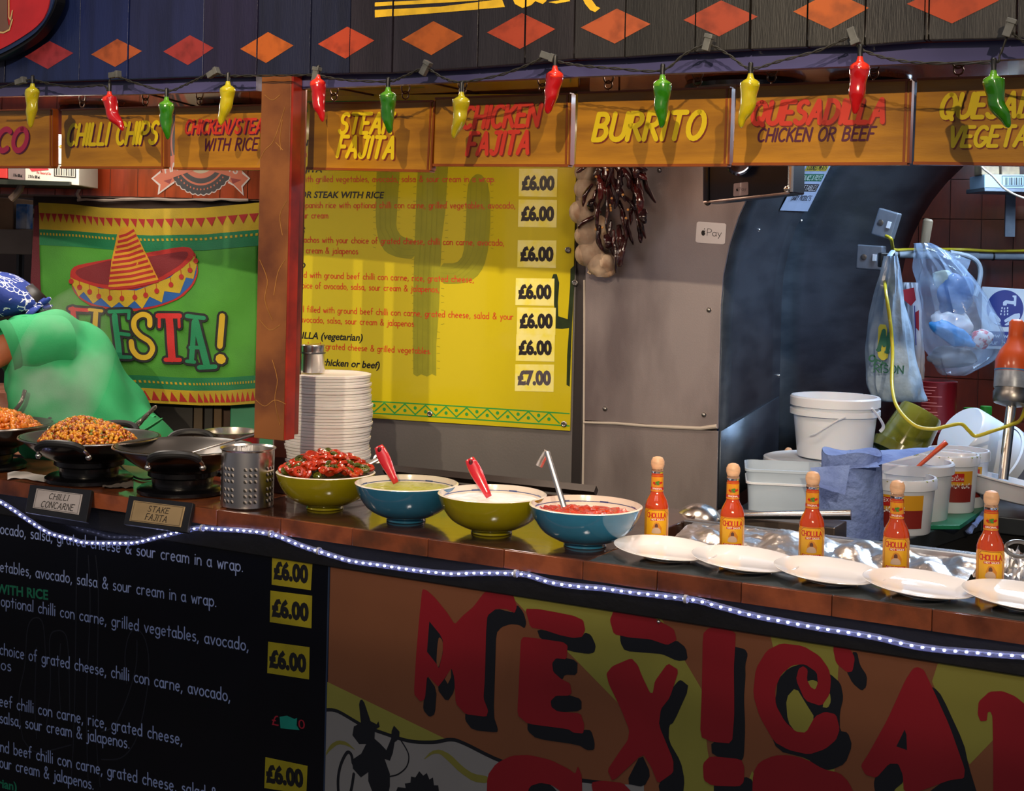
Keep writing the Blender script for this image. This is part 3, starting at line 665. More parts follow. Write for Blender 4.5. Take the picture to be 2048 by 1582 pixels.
for q_ in (C7(92, 1205, 120, 1160, 160, 1138, 210, 1148, 265, 1200, 210, 1168, 160, 1160, 110, 1200, 92, 1228), C7(640, 1255, 690, 1200, 740, 1190, 800, 1220, 870, 1290, 930, 1330, 1020, 1345, 1010, 1385, 930, 1375, 850, 1320, 790, 1260, 740, 1215, 700, 1215)): layer('painted_dune', mat('board_olive', '#6e6a2c', .4, 0, .1, coat=.2), .0012, [q_], 1)
layer('rider_silhouette', bblk, .0016, [C7(280, 935, 285, 912, 297, 907, 310, 925, 345, 1030, 380, 1048, 390, 1030, 397, 1062, 370, 1080, 368, 1130, 400, 1158, 435, 1195, 462, 1130, 465, 1085, 478, 1055, 510, 1090, 508, 1130, 482, 1150, 472, 1210, 455, 1255, 425, 1245, 455, 1330, 455, 1400, 440, 1470, 370, 1470, 332, 1370, 332, 1320, 290, 1350, 245, 1300, 240, 1250, 292, 1215, 320, 1160, 280, 1160, 242, 1110, 250, 1060, 290, 1040),
      C7(470, 1480, 500, 1405, 545, 1410, 540, 1385, 572, 1380, 575, 1345, 600, 1350, 622, 1315, 645, 1340, 665, 1325, 680, 1362, 700, 1350, 706, 1395, 730, 1395, 740, 1480)], 0)
mb = MB()
for pts in ((512, 1130, 560, 1215, 552, 1285, 505, 1330, 455, 1345), ): ribbon(mb, [tuple(q)[:2] for q in cat_rom([(*NF.uv(*p), 0) for p in C7(*pts)], 6)], .003, NF.W, .0016)
ribbon(mb, [tuple(q)[:2] for q in cat_rom([(*NF.uv(*p), 0) for p in C7(245, 1270, 235, 1220, 210, 1210, 175, 1280, 160, 1370, 170, 1470, 210, 1500, 235, 1420, 250, 1330)], 6)], .007, NF.W, .0016)
part('lasso', mb, bblk, pm, False)
layer('letter_shadow', bblk, .0020, [C7(1000, 430, 1060, 388, 1165, 415, 1178, 365, 1215, 410, 1232, 470, 1222, 503, 1190, 482, 1140, 478, 1090, 495, 1060, 530, 1055, 700, 1045, 1000, 1070, 1075, 1065, 1095, 925, 1080, 883, 1025, 885, 980, 985, 985, 980, 900, 990, 600),
      C7(660, 760, 722, 850, 712, 990, 680, 1007, 643, 965, 650, 890), C7(667, 560, 680, 462, 740, 540, 770, 560, 770, 620, 735, 735, 667, 635), C7(722, 845, 765, 785, 805, 725, 825, 770, 822, 860, 780, 922),
      C7(1290, 505, 1420, 530, 1500, 550, 1550, 545, 1567, 525, 1600, 540, 1627, 600, 1618, 640, 1580, 648, 1480, 632, 1400, 595, 1310, 562), C7(1378, 700, 1400, 660, 1523, 685, 1520, 768, 1450, 765, 1435, 795, 1385, 760), C7(1368, 915, 1400, 880, 1470, 880, 1545, 905, 1545, 972, 1410, 980, 1372, 950),
      C7(1238, 1035, 1470, 1065, 1500, 1085, 1550, 1090, 1562, 1078, 1600, 1082, 1620, 1150, 1618, 1193, 1575, 1195, 1530, 1165, 1290, 1130, 1238, 1085),
      [(1240, 1262), (1300, 1272), (1335, 1285), (1353, 1280), (1372, 1295), (1376, 1320), (1355, 1322), (1325, 1308), (1300, 1306), (1250, 1302), (1241, 1285)],
      C8(150, 612, 170, 600, 218, 640, 130, 835, 105, 850, 103, 935, 170, 1050, 190, 1150, 180, 1240, 60, 1240, 45, 1170, 120, 1090, 120, 1040, 40, 850, 40, 770, 90, 690), C7(1885, 1210, 1940, 1330, 1900, 1405, 1796, 1385),
      C8(455, 418, 520, 432, 537, 460, 522, 520, 524, 580, 515, 700, 522, 860, 515, 1020, 500, 1045, 340, 1015, 335, 940, 445, 940, 455, 800), C8(350, 1170, 490, 1170, 520, 1130, 565, 1150, 565, 1240, 350, 1240),
      C8(690, 700, 700, 600, 760, 535, 860, 505, 990, 570, 1045, 620, 1060, 700, 1040, 780, 1040, 880, 1085, 890, 1108, 960, 1070, 1060, 990, 1095, 930, 1090, 860, 1030, 700, 990, 640, 850),
      C8(1108, 448, 1135, 450, 1150, 520, 1190, 580, 1185, 640, 1160, 662, 1110, 620, 1075, 550, 1100, 550), C8(1540, 640, 1560, 645, 1600, 690, 1720, 950, 1745, 1070, 1800, 1250, 1480, 1250, 1630, 1140, 1710, 1130), C8(1300, 1055, 1365, 1055, 1390, 1110, 1390, 1160, 1335, 1205, 1330, 1250, 1240, 1250, 1225, 1170, 1235, 1130),
      C8(2020, 1000, 2120, 990, 2120, 1250, 1990, 1250, 1985, 1060), C7(1225, 1480, 1250, 1400, 1310, 1378, 1370, 1388, 1450, 1480)], 1, .18)
layer('letter_gap', byel, .0024, [C8(745, 700, 800, 640, 860, 740, 905, 810, 855, 895, 800, 890, 755, 830), C8(855, 612, 890, 600, 920, 612, 925, 650, 905, 662, 880, 640), C8(940, 750, 985, 665, 992, 720, 975, 755)], 1)
layer('letter_gap', mat('board_orange_gap', '#70442a', .4, 0, .12, 2.5, coat=.2), .0024, [C7(735, 548, 757, 570, 757, 640, 730, 732, 718, 700, 725, 600), C7(803, 728, 803, 780, 785, 818, 768, 790)], 0)
layer('red_letter', bred, .0030, [C7(640, 278, 665, 285, 710, 325, 780, 410, 825, 480, 870, 430, 930, 380, 990, 300, 1060, 255, 1120, 262, 1160, 320, 1178, 380, 1165, 415, 1120, 392, 1060, 390, 1010, 430, 1003, 520, 1000, 640, 995, 800, 988, 900, 1015, 970, 1005, 1005, 885, 990, 830, 930, 822, 780, 806, 728, 765, 790, 730, 835, 668, 768, 655, 905, 628, 918, 592, 875, 605, 650, 622, 450)], 1, .12)
layer('letter_counter', bblk, .0034, [C7(680, 462, 740, 535, 757, 570, 757, 640, 735, 728, 718, 700, 667, 635)], 0)
layer('letter_counter', mat('board_orange_gap', '#70442a'), .0038, [C7(735, 548, 757, 572, 757, 640, 732, 730, 720, 700, 726, 600)], 1)
layer('red_letter', bred, .0030, [C7(1225, 390, 1300, 392, 1400, 410, 1500, 430, 1555, 455, 1567, 510, 1550, 550, 1500, 557, 1420, 540, 1330, 510, 1255, 497),
      C7(1200, 570, 1215, 550, 1300, 560, 1440, 580, 1467, 600, 1460, 678, 1400, 672, 1378, 700, 1385, 750, 1430, 790, 1480, 815, 1490, 870, 1470, 885, 1400, 885, 1370, 915, 1375, 950, 1410, 975, 1540, 985, 1562, 1050, 1555, 1100, 1500, 1095, 1470, 1075, 1240, 1045, 1180, 995, 1190, 800)], 1, .12)
layer('red_letter', bred, .0030, [[(1220, 1240), (1228, 1220), (1255, 1214), (1290, 1225), (1320, 1242), (1348, 1258), (1354, 1280), (1335, 1290), (1300, 1278), (1260, 1275), (1228, 1268)],
      [(1213, 1347), (1225, 1332), (1263, 1316), (1276, 1330), (1284, 1351), (1300, 1385), (1306, 1386), (1310, 1362), (1336, 1326), (1358, 1340), (1340, 1395), (1322, 1418), (1318, 1450), (1347, 1520), (1347, 1545), (1316, 1567), (1303, 1534), (1286, 1507), (1226, 1563), (1215, 1540), (1238, 1505), (1256, 1480), (1259, 1460), (1242, 1417), (1218, 1368)]], 1, .12)
layer('red_letter', bred, .0030, [C8(290, 350, 320, 318, 380, 312, 470, 340, 468, 410, 460, 530, 462, 700, 462, 800, 450, 950, 340, 940, 275, 912, 285, 650), C8(290, 1060, 330, 1018, 500, 1035, 518, 1080, 515, 1160, 490, 1185, 340, 1180, 295, 1150)], 1, .15)
layer('red_letter', bred, .0030, [C8(720, 400, 840, 415, 930, 470, 980, 540, 992, 600, 985, 680, 940, 745, 850, 715, 800, 600, 815, 540, 840, 525, 865, 545, 860, 600, 880, 640, 905, 655, 920, 620, 915, 560, 850, 515, 780, 520, 720, 570, 685, 650, 690, 740, 740, 830, 800, 885, 855, 890, 905, 800, 960, 775, 1020, 790, 1040, 870, 1020, 930, 960, 980, 870, 1010, 760, 985, 680, 940, 600, 800, 565, 680, 580, 540, 640, 440), C8(1020, 358, 1045, 345, 1075, 358, 1090, 420, 1123, 480, 1110, 555, 1080, 560, 1020, 510, 1003, 430)], 1, .15)
layer('red_letter', bred, .0030, [C8(1440, 540, 1465, 530, 1500, 545, 1545, 640, 1640, 850, 1725, 1090, 1720, 1140, 1640, 1150, 1480, 1210, 1390, 1210, 1385, 1120, 1360, 1060, 1310, 1060, 1240, 1138, 1180, 1120, 1155, 1070, 1200, 1000, 1300, 820, 1400, 600)], 1, .12)
layer('letter_counter', bblk, .0034, [C8(1395, 873, 1405, 900, 1408, 985, 1350, 965)], 0)
layer('red_letter', bred, .0030, [C8(1800, 720, 1860, 665, 1930, 662, 2000, 690, 2120, 790, 2120, 1250, 1880, 1250, 1880, 1000, 1876, 800, 1865, 775, 1850, 778, 1845, 825, 1810, 828, 1795, 790)], 1, .12)
layer('red_letter', bred, .0034, [C7(1005, 1500, 1010, 1340, 1060, 1270, 1150, 1225, 1250, 1222, 1370, 1250, 1470, 1300, 1510, 1330, 1525, 1283, 1548, 1340, 1550, 1500, 1450, 1500, 1430, 1430, 1370, 1390, 1310, 1380, 1250, 1400, 1225, 1500), C7(1600, 1378, 1660, 1368, 1780, 1380, 1830, 1430, 1830, 1480, 1620, 1480)], 1, .15)
layer('red_letter', bred, .0034, [C8(560, 1250, 565, 1110, 600, 1050, 680, 1015, 760, 1012, 860, 1035, 950, 1090, 1040, 1110, 1090, 1160, 1130, 1250)], 1, .2)
mb = MB().ball(NF.W(*NF.uv(1318, 1243), .004), .004, 8, 6); part('screw', mb, steel, pm, False)
# ================================================================ yellow menu board on the back wall
BRD = PrintFrame(WO, WD); ybd = thing('yellow_menu_board', 'large yellow menu board with red text, prices and cactus on the back wall', 'menu board', BRD.W(*BRD.uv(870, 862)), math.atan2(WD.y, WD.x))
def B6(x, y): return (560 + .392 * x, 260 + .392 * y)
quad = [BRD.uv(552, 824), BRD.uv(1140, 862), BRD.uv(1156, 187), BRD.uv(560, 190)]
part('board', MB().prism(quad, BRD.W, -.006, .0), mat('board_yellow_print', '#b4a716', .2, 0, .06, 2, coat=.6), ybd, False, smooth=False, bevel=.001)
# cactus print
cac = mat('cactus_olive', '#86861c', .22, 0, .1, 20, coat=.5); cacl = mat('cactus_line', '#7c7c1c', .25, 0, 0, coat=.4)
def bpoly(pts, w, m, name='cactus_print', ch=1, par=ybd):
    mb = MB(); p = uvs(BRD, [B6(*q) for q in pts])
    if ch: p = chaikin(p, ch)
    part(name, mb.flat(p, BRD.W, w), m, par, False, smooth=False)
bpoly([(715, 40), (860, 40), (858, 180), (845, 400), (825, 560), (820, 680), (812, 900), (797, 1100), (797, 1255), (775, 1245), (750, 1258), (720, 1246), (700, 1258), (680, 1245), (678, 1000), (683, 700), (690, 500), (697, 300)], .0010, cac, ch=0)
bpoly([(500, 60), (612, 60), (612, 200), (598, 400), (592, 500), (620, 545), (690, 560), (688, 660), (600, 650), (540, 625), (505, 570), (488, 480), (490, 300)], .0011, cac)
bpoly([(955, 290), (975, 245), (1005, 222), (1035, 232), (1068, 290), (1075, 450), (1065, 600), (1040, 700), (1000, 755), (930, 785), (815, 785), (818, 680), (900, 680), (935, 640), (948, 500)], .0012, cac)
mb = MB()
def bl(*pts, th=.0022):
    p = [tuple(q)[:2] for q in cat_rom([(*BRD.uv(*B6(*q)), 0) for q in pts], 5)]; ribbon(mb, p, th, BRD.W, .0015, 0)
for x in (712, 738, 765, 790): bl((x + 22, 60), (x + 8, 500), (x - 8, 800), (x - 10, 1240))
for x in (0, 30, 58): bl((515 + x, 100), (510 + x * .9, 450), (525 + x * .8, 530 - x * .3), (600, 630 - x * 1.1), (685, 640 - x))
for x in (0, 28, 56, 84): bl((975 + x, 270), (968 + x, 450), (955 + x * .8, 620 + x * .4), (900, 700 + x * .9), (820, 705 + x * .8))
for k in range(28):
    y = 215 + k * 37
    for x, sgn in ((690 if y > 560 else 695, -1), (800 if y > 1000 else 822 if y > 600 else 842, 1)): bl((x, y), (x + sgn * 16, y + random.uniform(-5, 5)), th=.0012)
for k in range(12):
    y = 250 + k * 32
    for x, sgn in ((490, -1), (600, 1), (950, -1), (1075, 1)):
        if k < 9 or x in (490, 1075): bl((x, y), (x + sgn * 14, y + random.uniform(-5, 5)), th=.0012)
part('cactus_lines', mb, cacl, ybd, False, kind='stuff')
g2 = mat('cactus_green', '#233018', .3, 0, .3, 40)
bpoly([(1478, 1310), (1462, 1300), (1465, 1150), (1475, 1010), (1440, 1015), (1362, 1010), (1362, 1000), (1400, 905), (1385, 760), (1395, 735), (1412, 735), (1425, 780), (1418, 880), (1420, 950), (1468, 965), (1480, 800), (1482, 710), (1502, 690), (1505, 720), (1490, 1000)], .0010, g2, 'green_cactus', 0)
# border of zigzags and dots
grn = mat('border_green', '#2c8a3c', .3, 0, .05)
mb = MB(); bl((0, 1362), (440, 1383), (760, 1400), (1478, 1447), th=.0035); bl((0, 1430), (470, 1445), (770, 1462), (1478, 1510), th=.0035)
zz = []
for k in range(27):
    x = 60 + k * 52.5; f = (x - 470) / 1000; zz.append((x, (1388 if k % 2 else 1438) + f * 60))
for a, b in zip(zz, zz[1:]): ribbon(mb, uvs(BRD, [B6(*a), B6(*b)]), .0038, BRD.W, .0016)
for k, (x, y) in enumerate(zz[:-1]):
    u, v = BRD.uv(*B6(x, y + (33 if k % 2 else -33))); r = .0052; mb.add([BRD.W(u + r * math.cos(q * .7854), v + r * math.sin(q * .7854), .0016) for q in range(8)], [tuple(range(8))])
bl((30, -142), (740, -150), th=.003); bl((130, -122), (135, -90), th=.01)
bl((1480, -160), (1485, -60), th=.003); bl((1470, -120), (1495, -130), (1475, -150), th=.003)
part('zigzag_border', mb, grn, ybd, False, kind='stuff')
# writing
YL = [('steak with grilled vegetables, avocado, salsa & sour cream in a wrap.', (18, 265), (1098, 265)), ('Spanish rice with optional chilli con carne, grilled vegetables, avocado,', (113, 397), (1200, 400)),
      ('salsa & sour cream', (-30, 450), (245, 450)), ('nachos with your choice of grated cheese, chilli con carne, avocado,', (106, 573), (1143, 590)), ('sour cream & jalapenos', (60, 626), (397, 633)),
      ('filled with ground beef chilli con carne, rice, grated cheese,', (70, 751), (988, 778)), ('choice of avocado, salsa, sour cream & jalapenos,', (82, 805), (812, 828)),
      ('Shell filled with ground beef chilli con carne, grated cheese, salad & your', (60, 926), (1190, 968)), ('of avocado, salsa, sour cream & jalapenos.', (60, 978), (690, 1003)),
      ('filled with grated cheese & grilled vegetables.', (80, 1110), (770, 1143)), ('cheese salsa', (-50, 136), (135, 136)), ('sour cream, salsa', (560, 132), (800, 132))]
mb = MB()
for t_, a, b in YL: text_between(mb, BRD, t_, B6(*a), B6(*b), 31 * .392, .125, .0020, 0, .17, 5)
part('lettering', mb, mat('print_red_text', '#b23018', .4, 0, 0), ybd, False, kind='stuff')
mb = MB()
for t_, a, b, h in (('STEAK FAJITA', (-75, 213), (215, 216), 29), ('CHICKEN OR STEAK WITH RICE', (-95, 344), (527, 348), 32), ('NACHOS', (-30, 526), (125, 527), 30), ('BURRITO', (-60, 705), (128, 706), 30),
                    ('QUESADILLA (vegetarian)', (-60, 1056), (420, 1076), 34), ('QUESADILLA (chicken or beef)', (-65, 1184), (507, 1217), 34), ('CHICKEN', (-60, 80), (140, 80), 30)):
    font_between(mb, BRD, t_, B6(*a), B6(*b), h * .392, .025, .0020, .2)
part('heading_lettering', mb, ink, ybd, False, kind='stuff')
stk = mat('sticker_pale', '#d8d284', .3, 0, .1, 30, col2='#d6cc4a', coat=.3)
for k, (x0, y0, x1, y1) in enumerate(((1220, 197, 1415, 342), (1217, 355, 1413, 498), (1213, 562, 1410, 704), (1203, 756, 1400, 897), (1210, 905, 1407, 1046), (1205, 1042, 1402, 1182), (1200, 1195, 1398, 1336))):
    q = uvs(BRD, [B6(x0 - 2, y1 - 4), B6(x1 - 2, y1), B6(x1 + 1, y0 + 2), B6(x0 + 1, y0)])
    o = part('price_sticker', MB().prism(q, BRD.W, .0022, .0030), stk, ybd, False, smooth=False)
    mb = MB(); font_between(mb, BRD, '\u00a37.00' if k == 6 else '\u00a36.00', B6(x0 + 12, y1 - 40), B6(x1 - 14, y1 - 38), 70 * .392, .06, .0036); part('price', mb, mat('ink_soft', '#1c181c', .4, 0, 0) if k < 6 else mat('ink_grey', '#4a444c', .4, 0, 0), o, False)
for x, y in ((766, 1448), (1450, 1500), (1470, 612), (1505, 780)):
    u, v = BRD.uv(*B6(x, y)); mb = MB().lathe([(.0085, 0), (.0085, .003), (.006, .0045), (.004, .003), (0, .003)], 14, Matrix.Translation(BRD.W(u, v, .0)) @ Matrix(((WD.x, 0, BRD.n.x, 0), (WD.y, 0, BRD.n.y, 0), (0, 1, 0, 0), (0, 0, 0, 1))))
    part('screw', mb, steel_dull, ybd, False)

# ================================================================ left background
YB = 4.75
LB = front_frame(YB - .12)
otile = mat('orange_tile', '#a03c1c', .2, 0, .3, 7, coat=.5, col2='#7c2c14', stretch=(4, 1, .6)); pgrout = mat('pale_grout', '#8a7468', .8, 0, .2)
beam = thing('tiled_beam', 'orange brown tiled beam above the fiesta flag', 'beam', LB.W(LB.uv(230, 400)[0], 1.76, 0))
a, b = LB.uv(-220, 400)[0], LB.uv(560, 400)[0]; vb_, vt_ = LB.uv(300, 397)[1], CEIL + .02
part('core', MB().prism([(a, vb_), (b, vb_), (b, vt_), (a, vt_)], LB.W, -.18, -.006), pgrout, beam, False, smooth=False)
tw2 = LB.uv(277, 300)[0] - LB.uv(222, 300)[0]; x = LB.uv(222, 300)[0] - 9 * tw2; rows = [vb_ + .004, LB.uv(300, 330)[1], LB.uv(300, 218)[1], vt_]
tm = {}
while x < b:
    for j in range(3):
        q = [(x + .001, rows[j] + .001), (x + tw2 - .001, rows[j] + .001), (x + tw2 - .001, rows[j + 1] - .001), (x + .001, rows[j + 1] - .001)]
        part('tile', MB().prism(q, LB.W, -.006, random.uniform(0, .0015)), otile, beam, False, smooth=False)
    x += tw2
mb = MB().tube([LB.W(*LB.uv(px, 399 + random.uniform(-1.5, 1.5)), .002) for px in range(155, 510, 18)], [random.uniform(.003, .006) for _ in range(155, 510, 18)], 6); part('mortar_line', mb, mat('mortar', '#b4a294', .8, 0, .2), beam, False)
mb = MB().tube([LB.W(*LB.uv(x, y), .002) for x, y in ((160, 398), (155, 388), (162, 372), (158, 360), (150, 345))], .006, 6); part('mortar_line', mb, mat('mortar', '#b4a294', .8, 0, .2), beam, False)
# round emblem with ribbon on the beam
em = MB; EMB = thing('round_emblem', 'coral and black round emblem with ribbon ends stuck on the tiled beam', 'emblem', LB.W(LB.uv(402, 390)[0], LB.uv(402, 390)[1], .003))
def emp(cx, cy, rx, ry, w, m, name, scal=0, n=72, parent=EMB):
    pts = []
    for k in range(n):
        th = 2 * PI * k / n; r = 1 + (.03 * abs(math.sin(th * scal / 2)) if scal else 0); pts.append((cx + rx * r * math.cos(th), cy - ry * r * math.sin(th)))
    mb = MB(); decal(mb, LB, pts, w); return part(name, mb, m, parent, False, smooth=False)
cor = mat('emblem_coral', '#c86848', .4, 0, .05); chr_ = mat('emblem_charcoal', '#2e2c30', .4, 0, .05); crm = mat('emblem_cream', '#b8a888', .4, 0, .05); wht = mat('emblem_white', '#cfc0b8', .4, 0, 0); redd = mat('emblem_red', '#8c2c26', .4, 0, 0)
emp(402, 285, 78, 104, .0026, wht, 'emblem_edge', 44, 240); emp(402, 285, 76, 102, .0030, chr_, 'emblem_ring', 44, 240); emp(402, 285, 60, 86, .0034, cor, 'emblem_ring'); emp(402, 285, 57, 82, .0036, chr_, 'emblem_ring'); emp(402, 285, 50, 72, .0038, cor, 'emblem_disc'); emp(402, 285, 40, 62, .0040, crm, 'emblem_disc')
mb = MB()
for k in range(60):
    th = 2 * PI * k / 60; decal(mb, LB, [(402 + 66 * math.cos(th) + 1.6 * math.cos(q * PI / 2), 285 - 94 * math.sin(th) + 2.4 * math.sin(q * PI / 2)) for q in range(4)], .0044)
part('emblem_beads', mb, cor, EMB, False, kind='stuff')
for pts, m, w, nm in (([(303, 357), (322, 341), (322, 350), (346, 352), (350, 366), (344, 370), (316, 390), (318, 371)], wht, .0046, 'ribbon'), ([(501, 357), (484, 341), (480, 350), (464, 352), (456, 366), (468, 372), (488, 392), (486, 374)], wht, .0046, 'ribbon'),
                  ([(307, 357), (323, 345), (346, 354), (350, 362), (342, 367), (320, 384), (322, 369)], cor, .0048, 'ribbon_face'), ([(497, 357), (481, 345), (462, 354), (458, 362), (468, 369), (485, 386), (483, 372)], cor, .0048, 'ribbon_face'),
                  ([(322, 318), (402, 296), (486, 318), (484, 360), (402, 336), (328, 362)], cor, .0052, 'ribbon_face'), ([(328, 362), (345, 357), (340, 368)], redd, .0050, 'ribbon_fold'), ([(484, 360), (462, 356), (466, 368)], redd, .0050, 'ribbon_fold')):
    mb = MB(); decal(mb, LB, pts, w); part(nm, mb, m, EMB, False, smooth=False)
mb = MB(); text_between(mb, LB, 'HA', (332, 346), (356, 340), 15, .2, .0058, .1); text_between(mb, LB, 'TS', (456, 341), (474, 348), 15, .2, .0058, -.1); part('lettering', mb, wht, EMB, False)
# wall behind the flag and the dark under-part
mb = MB().prism([(LB.uv(62, 400)[0], 0), (LB.uv(700, 400)[0], 0), (LB.uv(700, 400)[0], vb_), (LB.uv(62, 400)[0], vb_)], LB.W, -.12, -.022)
solo('wall_left', mb, mat('brown_wall', '#3a2416', .7, 0, .4, 5, col2='#22160f'), kind='structure', smooth=False)
mb = MB().box((-3.2, 7.6, 1.4), (6, .1, 2.8)); solo('wall_rear', mb, mat('rear_wall', '#3a2c28', .8, 0, .4, 2), kind='structure', smooth=False)
# things seen at the far left behind the cook
FB = front_frame(5.6)
def fbox(name, lab, cat, x0, y0, x1, y1, y, d, m, bev=.004):
    fr = front_frame(y); a = fr.uv(x0, y1); b = fr.uv(x1, y0)
    mb = MB().box(((a[0] + b[0]) / 2, y + d / 2, (a[1] + b[1]) / 2), (b[0] - a[0], d, b[1] - a[1])); return solo(name, mb, m, lab, cat, smooth=False, bevel=bev)
card = mat('cardboard', '#a88462', .8, 0, .15, 20)
ctn = fbox('cardboard_box', 'plain cardboard box on the white cabinet at far left', 'box', -60, 396, 28, 459, 5.6, .3, card)
fbox('blue_box', 'small blue and white box beside the cardboard box at far left', 'box', 31, 408, 54, 458, 5.58, .1, mat('box_blue', '#2c70b4', .5, 0, .5, 12, col2='#c8ccd0'))
fbox('white_cabinet', 'pale worn cabinet below the cardboard box at far left', 'cabinet', -140, 460, 66, 505, 5.5, .4, mat('worn_cream', '#a09284', .6, 0, .2, 8))
fbox('metal_post', 'pale grey upright beside the maroon flag hem', 'post', 58, 398, 76, 1340, 5.2, .05, mat('post_grey', '#847c74', .5, 0, .2, 8))
tb = thing('round_table', 'dark round cafe table under the cabinet at far left', 'table', at_depth(38, 640, 6.2))
mb = MB().lathe([(0, .0), (.09, 0), (.1, .012), (0, .014)], 20, Matrix.Translation((0, 0, .31))); part('tabletop', mb, black_mat, tb)
part('leg', MB().tube([(0, 0, -.5), (0, 0, .31)], .018, 8), black_mat, tb)
fbox('terracotta_counter', 'mottled terracotta ledge behind the cook at far left', 'ledge', -200, 785, 60, 905, 4.5, .3, mat('terracotta_ledge', '#a0644c', .6, 0, .4, 14, col2='#c08870'))
# boxes on the hanging shelf at the upper left
SB = front_frame(4.35)
sh = SB.uv(160, 368); sh0 = SB.uv(-200, 352)
mb = MB().prism([(sh0[0], sh0[1] - .02), (SB.uv(143, 372)[0], SB.uv(143, 372)[1]), (SB.uv(143, 364)[0], SB.uv(143, 364)[1]), (sh0[0], sh0[1])], SB.W, -.22, .02)
shelf = solo('wall_shelf', mb, mat('shelf_green_black', '#1a2018', .5, .2, .2), 'dark shelf carrying cartons at the upper left', 'shelf', smooth=False)
def carton(name, lab, pts, m, w=.0, d=.2):
    t = thing(name, lab, 'carton', SB.W(*SB.uv(*pts[0]), -.05)); mb = MB().prism(uvs(SB, pts), SB.W, w - d, w); part('carton_body', mb, m, t, False, smooth=False, bevel=.002); return t
c1 = carton('carton', 'white carton with barcode at the shelf end, upper left', [(50, 362), (158, 371), (158, 300), (50, 292)], mat('carton_white', '#c8c0b0', .6, 0, .1, 10))
mb = MB(); ribbon(mb, uvs(SB, [(109, 352), (109, 328), (151, 330), (151, 355), (109, 352)]), .003, SB.W, .001)
for k in range(11): x = 113 + k * 3.4; ribbon(mb, uvs(SB, [(x, 350 + k * .25), (x, 331)]), .0018 + .0015 * (k % 3 == 0), SB.W, .001, 0)
part('barcode', mb, ink, c1, False, kind='stuff')
mb = MB(); decal(mb, SB, [(58, 336), (64, 343), (98, 340), (95, 334), (64, 332)], .001); part('logo', mb, paint('#b03038'), c1, False); 
mb = MB(); text_between(mb, SB, 'The Flavourful One', (73, 347), (102, 350), 5, .14, .001); part('red_lettering', mb, paint('#a84a48'), c1, False, kind='stuff')
mb = MB(); text_between(mb, SB, '2 X 6 x 100 mL', (57, 355), (80, 357), 5, .2, .001); part('lettering', mb, ink, c1, False, kind='stuff')
c2 = carton('carton', 'mauve side of a carton between the red and white cartons', [(15, 358), (50, 362), (50, 300), (15, 296)], mat('carton_mauve', '#7c6a66', .6, 0, .1, 10), -.004)
mb = MB(); text_between(mb, SB, '3 X 6 x 100 mL', (24, 352), (44, 354), 5, .2, -.003); part('lettering', mb, ink, c2, False, kind='stuff')
carton('carton', 'bright red carton at the far left of the shelf', [(-60, 352), (14, 357), (14, 300), (-60, 296)], mat('carton_red', '#b82a28', .5, 0, .1, 10), -.002)
c4 = carton('carton', 'small white panel with a wheat drawing, standing in for a bright window between two signs', [(98, 298), (134, 299), (134, 268), (98, 266)], mat('lit_window_white', '#dcd4e0', .5, 0, .05), -.03, .1)  # white body stands in for the bright lit window behind the shelf
mb = MB()
for k in range(6):
    y = 292 + k * 5; decal(mb, SB, chaikin([(110, y), (116, y - 5), (121, y - 1), (115, y + 3)], 1), -.029)
    decal(mb, SB, chaikin([(125, y), (119, y - 5), (115, y - 1), (121, y + 3)], 1), -.0285)
part('wheat_print', mb, mat('wheat', '#a8803c', .6, 0, .2), c4, False, kind='stuff')
mb = MB().tube([SB.W(*SB.uv(x, y), -.05) for x, y in ((32, 365), (28, 378), (18, 390), (10, 397))], .012, 8); solo('shelf_bracket', mb, mat('bracket_grey', '#7a6a60', .5, .3, .2), 'worn curved bracket below the carton shelf', 'bracket')
# slatted crate and teal panel below the flag
cr = thing('slatted_crate', 'dark slatted crate below the flag beside the cook', 'crate', front_frame(4.6).W(front_frame(4.6).uv(420, 900)[0], .02))
fr = front_frame(4.625)
for x0, x1, c in ((300, 386, '#15120f'), (388, 406, '#3a2c18'), (409, 426, '#14110e'), (428, 444, '#4a3414')):
    q = uvs(fr, [(x0, 960), (x1, 960), (x1, 799), (x0, 799)]); q = [(q[0][0], .02), (q[1][0], .02), q[2], q[3]]; part('slat', MB().prism(q, fr.W, -.03, random.uniform(0, .004)), mat('slat_' + c[1:], c, .6, 0, .2, 10), cr, False, smooth=False, bevel=.002)
fbox('teal_panel', 'teal green panel below the flag beside the pillar', 'panel', 447, 799, 560, 1430, 4.615, .02, mat('teal_board', '#2c7c5c', .5, 0, .15, 5))

# ================================================================ fiesta flag
FG = front_frame(4.57)
flag = thing('fiesta_flag', 'green and yellow fiesta flag with sombrero hanging behind the cook', 'flag', FG.W(*FG.uv(300, 810)))
def wave(u, v): return .010 * math.sin(u * 9 + v * 3) + .006 * math.sin(u * 21 - v * 11) + .009 * noise.noise(V(u * 5, v * 4, 2)) + .004 * noise.noise(V(u * 14 + v * 9, v * 13, 5))
def fw(u, v, w): return FG.W(u, v, w + wave(u, v))
